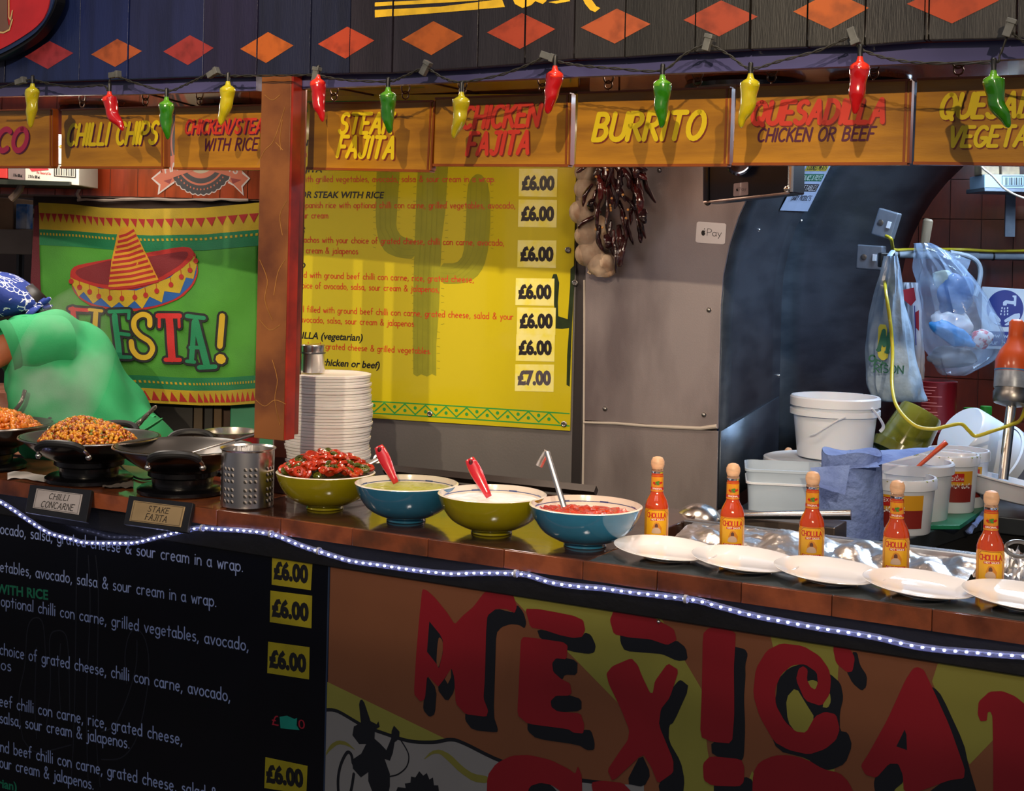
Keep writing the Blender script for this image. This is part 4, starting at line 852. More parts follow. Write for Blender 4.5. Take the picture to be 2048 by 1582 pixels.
# flag surface coordinates: a 0..1 left-right, b 0..1 top-bottom, edges traced
ftop = [(75, 405), (140, 408), (200, 415), (290, 418), (400, 416), (519, 405)]; fbot = [(95, 800), (180, 805), (300, 806), (400, 811), (460, 810), (512, 806)]
def F2(a, b):
    i = a * 5; k = min(int(i), 4); f = i - k
    tx = ftop[k][0] + (ftop[k + 1][0] - ftop[k][0]) * f; ty = ftop[k][1] + (ftop[k + 1][1] - ftop[k][1]) * f
    bx_ = fbot[k][0] + (fbot[k + 1][0] - fbot[k][0]) * f; by = fbot[k][1] + (fbot[k + 1][1] - fbot[k][1]) * f
    return (tx + (bx_ - tx) * b, ty + (by - ty) * b)
def fgrid(a0, a1, b0, b1, w, nu=40, nv=30):
    return MB().grid(lambda x, y: fw(*FG.uv(*F2(a0 + (a1 - a0) * x, b1 + (b0 - b1) * y)), w), nu, nv)
def cloth(n, c, c2=None): return mat(n, c, .75, 0, .18, 5, .15, 300, col2=c2)
fy = cloth('cloth_yellow', '#ac9018', '#8c7818'); fg = cloth('cloth_green', '#3e8426', '#2f6e1e'); ft = cloth('cloth_teal', '#0c6c40', '#0c5c3a'); fr_ = cloth('cloth_red', '#981c18'); fm = cloth('cloth_maroon', '#541420'); fb_ = cloth('cloth_blue', '#144c90'); fk = cloth('cloth_black', '#14181a')
base = part('cloth', fgrid(0, 1, 0, 1, 0, 60, 44), fg, flag, False)
q = base.modifiers.new('s', 'SOLIDIFY'); q.thickness = .002; q.offset = -1
for b0, b1, m in ((0, .135, fy), (.135, .215, ft), (.86, .925, ft), (.925, 1.0, fy)): part('band', fgrid(0, 1, b0, b1, .0012, 50, 5), m, flag, False)
mb = MB().grid(lambda x, y: fw(*FG.uv(66 + (75 + 20 * (1 - y) - 66) * x - 10 * (1 - y) * (1 - x) + 0, 812 - 400 * y - 4 * x), -.004), 3, 20); hem = part('hem', mb, fm, flag, False)
def fpoly(mb, pts, w):  # pixel polygon laid on the waving cloth, finely split
    bm = bmesh.new(); vs = [bm.verts.new((u, v, 0)) for u, v in pts]; bm.faces.new(vs); bmesh.ops.triangulate(bm, faces=bm.faces)
    for _ in range(3):
        es = [e for e in bm.edges if e.calc_length() > .03]
        if not es: break
        bmesh.ops.subdivide_edges(bm, edges=es, cuts=1); bmesh.ops.triangulate(bm, faces=[f for f in bm.faces if len(f.verts) > 3])
    bm.verts.index_update()
    mb.add([fw(v.co.x, v.co.y, w) for v in bm.verts], [tuple(v.index for v in f.verts) for f in bm.faces]); bm.free()
def fine(p, st=.012):
    out = [p[0]]
    for a, b in zip(p, p[1:]):
        n = max(1, int(math.hypot(b[0] - a[0], b[1] - a[1]) / st)); out += [(a[0] + (b[0] - a[0]) * k / n, a[1] + (b[1] - a[1]) * k / n) for k in range(1, n + 1)]
    return out
def fdec(name, pts, m, w, ch=0):
    mb = MB(); p = uvs(FG, pts)
    if ch: p = chaikin(p, ch)
    fpoly(mb, p, w); part(name, mb, m, flag, False)
mb = MB()
for k in range(27):
    a = k / 27; p = [F2(a + .002, .052), F2(a + .035, .052), F2(a + .0185, .098)]; fpoly(mb, uvs(FG, p), .0024)
for k in range(27):
    a = k / 27; p = [F2(a + .002, .985), F2(a + .035, .985), F2(a + .0185, .935)]; fpoly(mb, uvs(FG, p), .0024)
part('triangle_row', mb, fr_, flag, False, kind='stuff')
mb = MB()
for k in range(54):
    a = (k + .3) / 54
    for b in (.152, .885): fpoly(mb, uvs(FG, [F2(a, b), F2(a + .009, b), F2(a + .009, b + .012), F2(a, b + .012)]), .0024)
part('square_row', mb, fy, flag, False, kind='stuff')
def FL(*p): return [(x * .2734, 380 + y * .2734) for x, y in zip(p[::2], p[1::2])]
fdec('hat_brim', FL(510, 640, 515, 590, 545, 555, 650, 530, 830, 500, 1080, 460, 1330, 415, 1400, 420, 1430, 460, 1450, 530, 1455, 610, 1420, 700, 1330, 790, 1180, 850, 1000, 890, 820, 880, 660, 850, 580, 800, 530, 740), fr_, .003, 1)
fdec('hat_skirt', FL(525, 690, 560, 640, 720, 720, 1000, 730, 1250, 640, 1420, 500, 1448, 545, 1440, 620, 1400, 700, 1300, 790, 1150, 845, 980, 870, 820, 862, 680, 838, 600, 800, 545, 745), fb_, .0036, 1)
fdec('hat_trim', FL(512, 640, 560, 640, 720, 720, 1000, 735, 1250, 640, 1425, 480, 1450, 530, 1420, 650, 1365, 640, 1320, 755, 1205, 740, 1185, 822, 1095, 780, 1040, 870, 985, 810, 920, 865, 870, 820, 815, 862, 735, 790, 675, 832, 605, 745, 570, 780, 525, 690), fy, .0042, 0)
fdec('hat_rim', FL(512, 640, 515, 590, 545, 555, 650, 530, 830, 500, 1080, 460, 1330, 415, 1400, 420, 1430, 460, 1420, 500, 1330, 580, 1180, 670, 1000, 725, 850, 735, 700, 710, 580, 670), fr_, .0048, 1)
fdec('hat_inside', FL(545, 610, 560, 580, 650, 552, 810, 510, 1090, 490, 1330, 450, 1380, 452, 1388, 475, 1330, 545, 1160, 650, 1000, 690, 850, 700, 700, 685, 590, 650), cloth('cloth_dred', '#6a121c'), .0052, 1)
fdec('hat_crown', FL(790, 708, 810, 520, 850, 330, 880, 280, 930, 265, 975, 285, 1030, 370, 1100, 510, 1165, 655, 1080, 690, 950, 712), cloth('cloth_gold', '#b88018'), .0058, 0)
mb = MB()
for k in range(11):
    y = 320 + k * 38; sl = (y - 265) / 440; x0 = 880 - 88 * min(1, sl * 1.25); x1 = 960 + 205 * sl
    p = [tuple(q)[:2] for q in uvs(FG, FL(x0, y + 22, (x0 + x1) / 2, y + 6, x1, y - 26 - 8 * sl))]; ribbon(mb, fine(p), .0085, fw, .0064, 0)
part('crown_stripes', mb, fr_, flag, False, kind='stuff')
mb = MB()
for x, y in ((520, 668), (578, 712), (650, 745), (718, 778), (802, 790), (892, 792), (988, 785), (1068, 768), (1150, 738), (1255, 692), (1332, 634), (1396, 586), (1440, 518)):
    u, v = FG.uv(*FL(x, y)[0]); r = .0082; mb.add([fw(u + r * math.cos(q * .628), v + r * math.sin(q * .628) * 1.1, .0062) for q in range(10)], [tuple(range(10))])
    ribbon(mb, uvs(FG, FL(x, y, x - 4, y - 55)), .002, fw, .0060, 0)
part('hat_pompoms', mb, fr_, flag, False, kind='stuff')
# FIESTA! each letter: black outline and coloured face
def letter(strokes, col, thk=.017, out=.008):
    for th, m, w, nm in ((thk + out * 2, fk, .0066, 'letter_outline'), (thk, col, .0072, 'letter')):
        mb = MB()
        for s_ in strokes:
            t2 = th
            if isinstance(s_, tuple): s_, k = s_; t2 = (thk * k + (out * 2 if th > thk else 0))
            p = uvs(FG, FL(*s_)); p = [tuple(q)[:2] for q in cat_rom([(*q, 0) for q in p], 5)] if len(p) > 2 else p
            ribbon(mb, fine(p), t2, fw, w, 8)
        part(nm, mb, m, flag, False)
lr, ly_, lt = cloth('let_red', '#b02020'), cloth('let_yellow', '#b89a20'), cloth('let_teal', '#0f7a50')
letter([([530, 870, 560, 1150], 1), ([510, 870, 640, 880], .7), ([560, 1000, 630, 1000], .6)], lr)
letter([([700, 900, 690, 1180], 1), ([650, 875, 745, 885], .6), ([650, 1190, 740, 1190], .6)], ly_)
letter([([840, 920, 870, 1210], 1.1), ([800, 890, 945, 885], .7), ([945, 885, 940, 940], .6), ([880, 1050, 940, 1060], .7), ([830, 1220, 950, 1225], .7)], lt)
letter([([1095, 990, 1090, 930, 1040, 910, 985, 945, 980, 1010, 1020, 1065, 1090, 1110, 1115, 1165, 1080, 1220, 1010, 1220, 965, 1170, 955, 1110], 1.0)], ly_)
letter([([1240, 930, 1265, 1230], 1.5), ([1155, 920, 1320, 920], 1.0), ([1165, 930, 1165, 1000], .6), ([1315, 930, 1318, 1000], .6), ([1215, 1240, 1325, 1240], .8)], lr)
letter([([1430, 960, 1410, 1240], 1.0), ([1440, 960, 1520, 1280], 1.3), ([1375, 920, 1500, 935], .8), ([1400, 1150, 1470, 1150], .7), ([1375, 1250, 1430, 1255], .7), ([1465, 1295, 1580, 1290], .9)], lt)
letter([([1632, 920, 1615, 1140], 1.1), ([1618, 1232, 1624, 1236], 1.9)], ly_)
# ================================================================ the cook
YC = 4.02
shirt = mat('polo_green', '#2fa468', .8, 0, .12, 6, .12, 250, col2='#2a9a60'); skin = mat('skin', '#b8704c', .5, 0, .1, 10, sss=.1); trs = mat('apron_dark', '#1d4a36', .8, 0, .2, 10)
cook = thing('person', 'person in a green polo and blue bandana bending over the woks', 'person', V(at_depth(330, 900, YC).x, YC, 0))
def pc(x, y, d=0.): return at_depth(x, y, YC + d)
# one continuous body grown from a skeleton
def skin_body(name, joints, edges, m, root, parent, lvl=2):
    me = bpy.data.meshes.new(name); inv = root_mat(parent).inverted()
    me.from_pydata([tuple(inv @ Vector(j[0])) for j in joints], edges, []); me.materials.append(m)
    o = bpy.data.objects.new(name, me); COL.objects.link(o); o.parent = parent
    sk = o.modifiers.new('skin', 'SKIN'); 
    if not me.skin_vertices:
        bm = bmesh.new(); bm.from_mesh(me); bm.verts.layers.skin.verify(); bm.to_mesh(me); bm.free()
    for i, j in enumerate(joints):
        r = j[1]; me.skin_vertices[0].data[i].radius = r if isinstance(r, tuple) else (r, r)
        me.skin_vertices[0].data[i].use_root = (i == root)
    sk.use_smooth_shade = True; sb = o.modifiers.new('sub', 'SUBSURF'); sb.levels = lvl; sb.render_levels = lvl
    return o
J = [(pc(300, 920), .09), (pc(230, 860), .085), (pc(165, 775), .09), (pc(110, 700), .085), (pc(60, 665), .07), (pc(20, 640), .055), (pc(0, 630), .075), (pc(-16, 616), .08),
     (pc(78, 690, -.15), .062), (pc(15, 692, -.20), .055), (pc(-45, 735, -.26), .043), (pc(-62, 800, -.30), .034), (pc(-66, 838, -.32), .030),
     (pc(60, 690, .15), .060), (pc(-10, 700, .18), .05), (pc(-70, 760, .12), .042), (pc(-100, 830, -.04), .032), (pc(-104, 850, -.08), .03),
     (V(pc(330, 900).x + .02, YC - .09, .86), .10), (V(pc(330, 900).x + .06, YC - .09, .48), .065), (V(pc(330, 900).x + .04, YC - .09, .08), .045),
     (V(pc(330, 900).x + .02, YC + .09, .86), .10), (V(pc(330, 900).x - .02, YC + .10, .48), .065), (V(pc(330, 900).x - .06, YC + .1, .08), .045)]
E = [(0, 1), (1, 2), (2, 3), (3, 4), (4, 5), (5, 6), (6, 7), (3, 8), (8, 9), (9, 10), (10, 11), (11, 12), (3, 13), (13, 14), (14, 15), (15, 16), (16, 17), (0, 18), (18, 19), (19, 20), (0, 21), (21, 22), (22, 23)]
body = skin_body('body', [(a, b * .86) for a, b in J], E, skin, 0, cook)
# hands: palm and five separate fingers closed round the ladle handle and wok grip
def hand(par, wrist, d, side, name='hand'):
    d = d.normalized(); s_ = side.normalized(); n = d.cross(s_).normalized()
    js = [(wrist, .028), (wrist + d * .035, .03), (wrist + d * .07, .032)]; es = [(0, 1), (1, 2)]
    for k, (off, ln) in enumerate(((-.03, .062), (-.01, .07), (.011, .066), (.03, .052))):
        b = len(js); p = wrist + d * .078 + s_ * off
        js += [(p, .0095), (p + d * ln * .45 + n * .008, .009), (p + d * ln * .7 + n * .03, .008), (p + d * ln * .6 + n * .05, .0075)]; es += [(2, b), (b, b + 1), (b + 1, b + 2), (b + 2, b + 3)]
    b = len(js); p = wrist + d * .03 - s_ * .035
    js += [(p, .012), (p + d * .03 - s_ * .02 + n * .012, .011), (p + d * .055 - s_ * .01 + n * .03, .009)]; es += [(1, b), (b, b + 1), (b + 1, b + 2)]
    return skin_body(name, js, es, skin, 0, par, 1)
hand(cook, pc(-66, 838, -.32), V(-.1, -.1, -1), V(1, 0, 0)); hand(cook, pc(-104, 850, -.08), V(0, -.4, -1), V(1, 0, 0))
# polo shirt lofted round the back: (upper contour px, lower contour px, half thickness in depth)
rings = [((-18, 652), (8, 722), .085), ((30, 632), (34, 738), .14), ((62, 627), (47, 748), .185), ((95, 624), (50, 762), .205), ((130, 630), (46, 790), .215), ((165, 645), (42, 822), .215), ((200, 682), (50, 870), .21), ((238, 745), (95, 920), .205),
         ((275, 800), (150, 950), .205), ((305, 838), (200, 975), .205)]
def loft(rings, n=40, wr=.0, sgn=1):
    mb = MB(); vs = []; fs = []; m = len(rings) * 4 - 3
    fine = []
    A = cat_rom([pc(*r[0]) for r in rings], 4); B = cat_rom([pc(*r[1]) for r in rings], 4); Cc = cat_rom([(r[2], 0, 0) for r in rings], 4)
    for i, (a, b, c) in enumerate(zip(A, B, Cc)):
        ce = (a + b) / 2; h = (a - b) / 2
        for k in range(n):
            th = 2 * PI * k / n; e = abs(math.cos(th)) ** .85 * (1 if math.cos(th) > 0 else -1); f = abs(math.sin(th)) ** .85 * (1 if math.sin(th) > 0 else -1)
            p = ce + h * e + V(0, -c.x * f, 0)
            if wr:
                fr2 = .5 + .5 * math.sin(th); q = math.sin(9 * th + i * .42) * .5 + math.sin(i * .55 - 5 * th) * .6 + 1.6 * noise.noise(V(p.x * 7 - p.z * 3, p.z * 8, k * .02)); 
                q += 1.1 * abs(math.sin((p.x * .75 + p.z * .9) * 17 + 2.2 * noise.noise(V(p.x * 3, p.z * 3, 5)))) * max(0, -math.cos(th) * .7 + .45)
                p = p + (p - ce).normalized() * q * wr
            vs.append(p)
    for i in range(len(A) - 1):
        for k in range(n): j = (k + 1) % n; fs.append((i * n + k, i * n + j, (i + 1) * n + j, (i + 1) * n + k))
    fs.append(tuple(range(n))); fs.append(tuple((len(A) - 1) * n + k for k in range(n))[::-1])
    return mb.add(vs, fs)
part('polo_shirt', loft(rings, 60, .012), shirt, cook, False, subs=1, ang=180)
rings2 = [((296, 826), (190, 960), .190), ((322, 846), (215, 1000), .20), ((348, 878), (235, 1040), .20), ((362, 905), (245, 1080), .19), ((368, 960), (255, 1150), .17)]
part('lower_garment', loft(rings2, 36, .003), mat('lower_green', '#279058', .8, 0, .15, 6, .1, 200), cook, False, subs=1, ang=180)
# near sleeve with a turned hem
sl = [pc(112, 690, -.10), pc(78, 688, -.15), pc(45, 690, -.175), pc(28, 692, -.19), pc(18, 694, -.198)]
mbs = MB(); mbs.tube(sl, [.085, .084, .078, .074, .072], 24, cap=False); part('sleeve', mbs, shirt, cook, False, subs=1, ang=180)
mbs = MB(); mbs.tube([pc(26, 692, -.192), pc(22, 693, -.195), pc(12, 695, -.203), pc(9, 696, -.205)], [.0745, .0765, .0755, .072], 24, cap=False); part('sleeve_hem', mbs, mat('polo_hem', '#238a54', .8, 0, .1, 6), cook, False, ang=180)
seam = mat('seam_green', '#1f7548', .8, 0, 0)
def seam_line(pts, r=.0016, m=seam, name='seam', off=-.222): part(name, MB().tube(cat_rom([pc(*p) for p in pts], 4), r, 6), m, cook, False)
# collar, apron strings and belt knot
part('collar', MB().tube(cat_rom([pc(52, 636, -.12), pc(40, 650, -.06), pc(34, 650, 0), pc(38, 640, .08)], 4), .016, 8, flat=(1, .4)), shirt, cook, False)
ap = mat('apron_string', '#3a3632', .7, 0, .6, 90, col2='#b4aca4', th=(.55, .6))
part('apron_string', MB().tube(cat_rom([pc(268, 856, -.235), pc(283, 842, -.235), pc(296, 828, -.225), pc(312, 813, -.2)], 5), [.008, .009, .011, .012, .012, .010, .009, .010, .011, .010, .009, .009, .010, .010, .009, .006], 10, flat=(1, .6)), ap, cook, False)
part('apron_string', MB().tube(cat_rom([pc(-20, 846, -.25), pc(14, 834, -.25), pc(40, 808, -.245), pc(50, 780, -.235)], 5), .009, 8, flat=(1, .6)), ap, cook, False)
part('belt', MB().tube(cat_rom([pc(262, 866, -.20), pc(285, 862, -.21), pc(306, 850, -.19), pc(318, 842, -.16)], 5), .016, 8, flat=(1, .25)), mat('belt_green', '#1f8048', .7, 0, .1, 10), cook, False)
part('apron_tab', MB().tube([pc(34, 772, -.1), pc(46, 760, -.12), pc(52, 764, -.12)], [.008, .016, .008], 8, flat=(1, .4)), paint('#b02838'), cook, False)
# head: cap of dark hair, ears and face turned down over the wok, bandana
hc = pc(-12, 624); hd = V(-.75, 0, -.66).normalized(); upv = V(-.66, 0, .75)
HM = Matrix.Translation(hc) @ Matrix(((upv.x, hd.x, 0, 0), (0, 0, 1, 0), (upv.z, hd.z, 0, 0), (0, 0, 0, 1)))  # local x = crown direction, y = face, z = depth
mbh = MB().ball((0, 0, 0), .108, 24, 18, (1.05, .92, .78)); mbh.ball((-.045, .02, 0), .075, 18, 12, (1.1, .95, .85)); mbh.tf(HM)
part('head', mbh, skin, cook, False, ang=180)
mf = MB().ball((-.02, .108, 0), .016, 10, 8, (1.5, 1, .8)); mf.tube([(-.055, .092, -.022), (-.058, .1, 0), (-.055, .092, .022)], .005, 6); mf.ball((-.03, 0, -.088), .024, 10, 8, (1.2, .7, .3)); mf.ball((-.03, 0, .088), .024, 10, 8, (1.2, .7, .3)); mf.tf(HM)
part('face_features', mf, skin, cook, False, ang=180, kind='stuff')
me_ = MB().ball((.005, .094, -.032), .009, 10, 8); part('eye', me_.tf(HM), paint('#1c1410'), cook, False); me_ = MB().ball((.005, .094, .032), .009, 10, 8); part('eye', me_.tf(HM), paint('#1c1410'), cook, False)
mh = MB().ball((-.015, -.03, 0), .096, 22, 16, (1.0, .88, .84)); mh.tube([(-.02, -.09, 0), (-.06, -.10, 0), (-.085, -.085, 0)], [.05, .045, .02], 12); part('hair', mh.tf(HM), mat('hair_black', '#14100f', .5, 0, .3, 60), cook, False, ang=180)
# bandana: blue with white paisley marks
ban = mat('bandana_blue', '#17348a', .8, 0, .25, 6, .2, 120)
nt = ban.node_tree
vo = nt.nodes.new('ShaderNodeTexVoronoi'); vo.feature = 'DISTANCE_TO_EDGE'; vo.inputs['Scale'].default_value = 62
no = nt.nodes.new('ShaderNodeTexNoise'); no.inputs['Scale'].default_value = 22; mp = [n for n in nt.nodes if n.bl_idname == 'ShaderNodeMapping'][0]
nt.links.new(mp.outputs[0], vo.inputs['Vector']); nt.links.new(mp.outputs[0], no.inputs['Vector'])
mt = nt.nodes.new('ShaderNodeMath'); mt.operation = 'LESS_THAN'; mt.inputs[1].default_value = .075; nt.links.new(vo.outputs['Distance'], mt.inputs[0])
m2 = nt.nodes.new('ShaderNodeMath'); m2.operation = 'GREATER_THAN'; m2.inputs[1].default_value = .52; nt.links.new(no.outputs['Fac'], m2.inputs[0])
m3 = nt.nodes.new('ShaderNodeMath'); m3.operation = 'MULTIPLY'; nt.links.new(mt.outputs[0], m3.inputs[0]); nt.links.new(m2.outputs[0], m3.inputs[1])
mx = nt.nodes.new('ShaderNodeMix'); mx.data_type = 'RGBA'; bs = nt.nodes['Principled BSDF']; src = bs.inputs['Base Color'].links[0].from_socket
nt.links.new(m3.outputs[0], mx.inputs[0]); nt.links.new(src, mx.inputs[6]); mx.inputs[7].default_value = (.62, .66, .78, 1); nt.links.new(mx.outputs[2], bs.inputs['Base Color'])
br_ = [((-110, 575), (-96, 640), .06), ((-70, 548), (-70, 650), .10), ((-20, 542), (-25, 646), .125), ((20, 549), (12, 640), .125), ((52, 568), (42, 634), .115), ((74, 592), (66, 627), .08), ((84, 604), (80, 620), .035)]
bn = part('bandana', loft(br_, 30, .003), ban, cook, False, subs=1, ang=180)
kn = MB().ball(pc(82, 609, -.01), .024, 12, 8, (1.1, .9, .9)); kn.tube([pc(84, 610, -.02), pc(94, 602, -.02), pc(100, 596, -.02)], [.010, .018, .010], 10, flat=(1, .5)); kn.tube([pc(84, 612, -.02), pc(96, 616, -.02), pc(101, 612, -.03)], [.010, .015, .008], 10, flat=(1, .5)); kn.tube([pc(78, 612, -.03), pc(66, 620, -.06), pc(58, 629, -.09)], [.01, .016, .012], 10, flat=(1, .4))
part('bandana_knot', kn, ban, cook, False, ang=180, kind='stuff')

# ================================================================ woks on their burners
wokm = mat('wok_black', '#0d0b0e', .3, .5, .2, 8, coat=.5); woki = mat('wok_inside', '#4c4a4a', .35, .4, .25, 10, coat=.2); rimm = mat('wok_rim', '#8a8480', .25, 1, 0)
def make_wok(lab, p, R, rz, hz, inside=woki):
    t = thing('wok', lab, 'wok', (p.x, p.y, TOPZ + .04), rz, 'black woks on the counter')
    H = hz - TOPZ - .04; pr = [(R * .30, 0), (R * .34, .004), (R * .62, H * .34), (R * .85, H * .70), (R * .97, H * .96), (R, H)]
    pr = [tuple(q)[:2] for q in cat_rom([(*q, 0) for q in pr], 3)]
    part('shell', MB().lathe([(0, 0)] + pr, 56, cap=False), wokm, t); part('inner_wall', MB().lathe([(r * .975, z + .003) for r, z in pr][::-1] + [(0, .006)], 56, cap=False), inside, t)
    m_ = MB(); m_.tube([(R * math.cos(2 * PI * k / 56), R * math.sin(2 * PI * k / 56), H) for k in range(57)], .0028, 6, cap=False); part('rim', m_, rimm, t)
    part('foot_ring', MB().lathe([(R * .46, .0), (R * .5, .004), (R * .5, .018), (R * .46, .022)], 40, cap=False), wokm, t)
    for sgn in (-1, 1):
        Mx = Matrix.Rotation(0 if sgn < 0 else PI, 4, 'Z')
        pts = [(-.062, -R * .93, H * .62), (-.060, -R * 1.02, H * .80), (-.046, -R * 1.13, H * 1.02), (-.02, -R * 1.19, H * 1.12), (.02, -R * 1.19, H * 1.12), (.046, -R * 1.13, H * 1.02), (.060, -R * 1.02, H * .80), (.062, -R * .93, H * .62)]
        c = cat_rom([Mx @ V(*q) for q in pts], 4)
        h = part('handle', MB().tube(c[6:-6], .0095, 10), black_mat, t); part('handle_bracket', MB().tube(c[:8], .0045, 8), steel, h); part('handle_bracket', MB().tube(c[-8:], .0045, 8), steel, h)
        for x in (-.062, .062): part('bolt', MB().ball(Mx @ V(x, -R * .95, H * .62), .008, 10, 8), steel, h)
    return t, H
def burner(p, lab):
    t = thing('hob_plate', lab, 'burner', (p.x, p.y, TOPZ), ANG, 'black hob plates under the woks')
    part('base', MB().lathe([(.098, 0), (.108, .004), (.108, .012), (.100, .018), (.07, .021), (0, .021)], 44), black_metal, t)
    part('plate_ring', MB().lathe([(.072, .021), (.074, .0395), (.055, .0395), (.055, .021)], 40, cap=False), black_metal, t)
    return t
w2p = at_z(178, 962, 1.); w3p = at_z(365, 985, 1.); w1p = at_z(-32, 936, 1.)
burner(w1p, 'black hob plate at the far left under the first wok'); burner(w2p, 'black hob plate under the wok full of chilli'); burner(w3p, 'black hob plate under the nearly empty wok')
wok2, H2 = make_wok('black wok heaped with chilli con carne, second from left', w2p, .172, -.08, 1.112)
wok3, H3 = make_wok('nearly empty black wok with a steel spatula, left of the cutlery holder', w3p, .166, .12, 1.112)
wok1, H1 = make_wok('black wok of orange chicken cut by the left frame edge', w1p, .172, ANG + .1, 1.118)
# food: heaps of beans, corn and mince; nobody could count it
def heap(name, lab, cat, p, R, z, h, n, cols, sizes, shape=None):
    mb = MB(); ms = [mat('food_' + c[1:], c, .35, 0, .2, 60, coat=.4) for c in cols]
    rnd = random.Random(5 + n)
    def hz(x, y):
        r = math.hypot(x, y) / R; b = max(0, 1 - r ** 2.2); return h * b * (1 + .35 * noise.noise(V(x * 14, y * 14, 1))) 
    mb.mi = 0; mb.grid(lambda a, b: V(p.x + R * b * math.cos(2 * PI * a), p.y + R * b * math.sin(2 * PI * a), z + hz(R * b * math.cos(2 * PI * a), R * b * math.sin(2 * PI * a)) - .004), 30, 10)
    for k in range(n):
        a = rnd.uniform(0, 2 * PI); r = R * math.sqrt(rnd.random()) * .97; x, y = r * math.cos(a), r * math.sin(a)
        mb.mi = rnd.choices(range(len(cols)), [s_[2] for s_ in sizes])[0]; s_ = sizes[mb.mi]; q = s_[0] * rnd.uniform(.7, 1.25)
        Rm = Matrix.Rotation(rnd.uniform(0, 6), 3, 'Z') @ Matrix.Rotation(rnd.uniform(-1, 1), 3, 'X')
        mb.ball((p.x + x, p.y + y, z + hz(x, y) + rnd.uniform(-.002, .003)), q, 6, 4, (1, s_[1], rnd.uniform(.7, 1)), Rm)
    return solo(name, mb, ms, lab, cat, kind='stuff', ang=80)
heap('chilli_con_carne', 'heap of chilli con carne with beans and sweetcorn in the second wok', 'food', w2p + V(-.005, .0, 0), .122, 1.098, .058, 1900, ['#8a3c12', '#d08018', '#dc9c26', '#70701c', '#a04814'], [(.0046, .8, 2), (.0054, .75, 4), (.0046, .8, 4), (.0042, .95, 1.2), (.0060, .7, 2)])
heap('orange_chicken', 'heap of orange chicken pieces in the leftmost wok', 'food', w1p + V(.0, .02, 0), .140, 1.096, .060, 900, ['#c86414', '#e08420', '#d8701a', '#7a7c1c'], [(.0085, .7, 3), (.0095, .7, 3), (.0075, .8, 3), (.0035, .9, .5)])
# spatula with steel handle lying in the third wok
t = thing('spatula', 'steel spatula resting across the nearly empty wok', 'utensil', w3p + V(0, 0, 1.06 - 1.0 + .02))
a = at_depth(384, 905, w3p.y - .02); b = at_depth(470, 880, w3p.y + .02); c = at_depth(512, 868, w3p.y + .05)
part('blade', MB().tube([a, a.lerp(b, .5), b], [.006, .009, .006], 8, flat=(1, .3)), steel, t, False); part('handle', MB().tube([b, c], .0045, 8), steel, t, False)
# red pot with steel rim behind the third wok
pp = at_z(462, 925, .99); pp = at_depth(462, 925, 3.78)
t = thing('saucepan', 'red pot with steel rim behind the cutlery holder', 'pot', (pp.x, pp.y, at_depth(462, 930, 3.78).z))
zz0 = at_depth(462, 861, 3.78).z - t.location.z
part('pot_wall', MB().lathe([(.068, 0), (.074, .006), (.076, zz0 - .012)], 40, cap=False), mat('pot_red', '#7c1018', .25, 0, .1, coat=.6), t)
part('rim', MB().lathe([(.074, zz0 - .014), (.078, zz0 - .010), (.079, zz0), (.073, zz0), (.070, zz0 - .02), (.068, .02), (0, .02)], 40, cap=False), steel, t)
t2 = solo('stove_block', MB().box((pp.x, pp.y, t.location.z / 2), (.36, .22, t.location.z)), black_metal, 'dark stove block carrying the red pot behind the woks', 'stove', smooth=False, bevel=.004)
# paper napkin scraps and brown ledge between the woks
nk = MB().grid(lambda a, b: at_z(15 + 105 * a, 962 - 14 * b - 4 * math.sin(a * 7), 1.001) + V(0, 0, .003 + .004 * noise.noise(V(a * 6, b * 4, 0))), 16, 5)
solo('napkin', nk, mat('paper_white', '#d8d0cc', .8, 0, .05), 'crumpled white paper beside the second wok burner', 'napkin')
nk = MB().grid(lambda a, b: at_z(205 + 62 * a, 978 - 12 * b, 1.001) + V(0, 0, .004 + .005 * noise.noise(V(a * 6, b * 4, 3))), 12, 5)
solo('cloth', nk, mat('rag_grey', '#6c6460', .9, 0, .2), 'small grey rag poking from under the chilli wok burner', 'cloth')
solo('cable', MB().tube(cat_rom([at_z(235, 940, 1.) + V(0, 0, .02), at_z(258, 952, 1.) + V(0, 0, .006), at_z(285, 962, 1.) + V(0, 0, .004), at_z(318, 958, 1.) + V(0, 0, .004)], 6), .0028, 6), black_mat, 'thin dark cable curving between the two burners', 'cable')

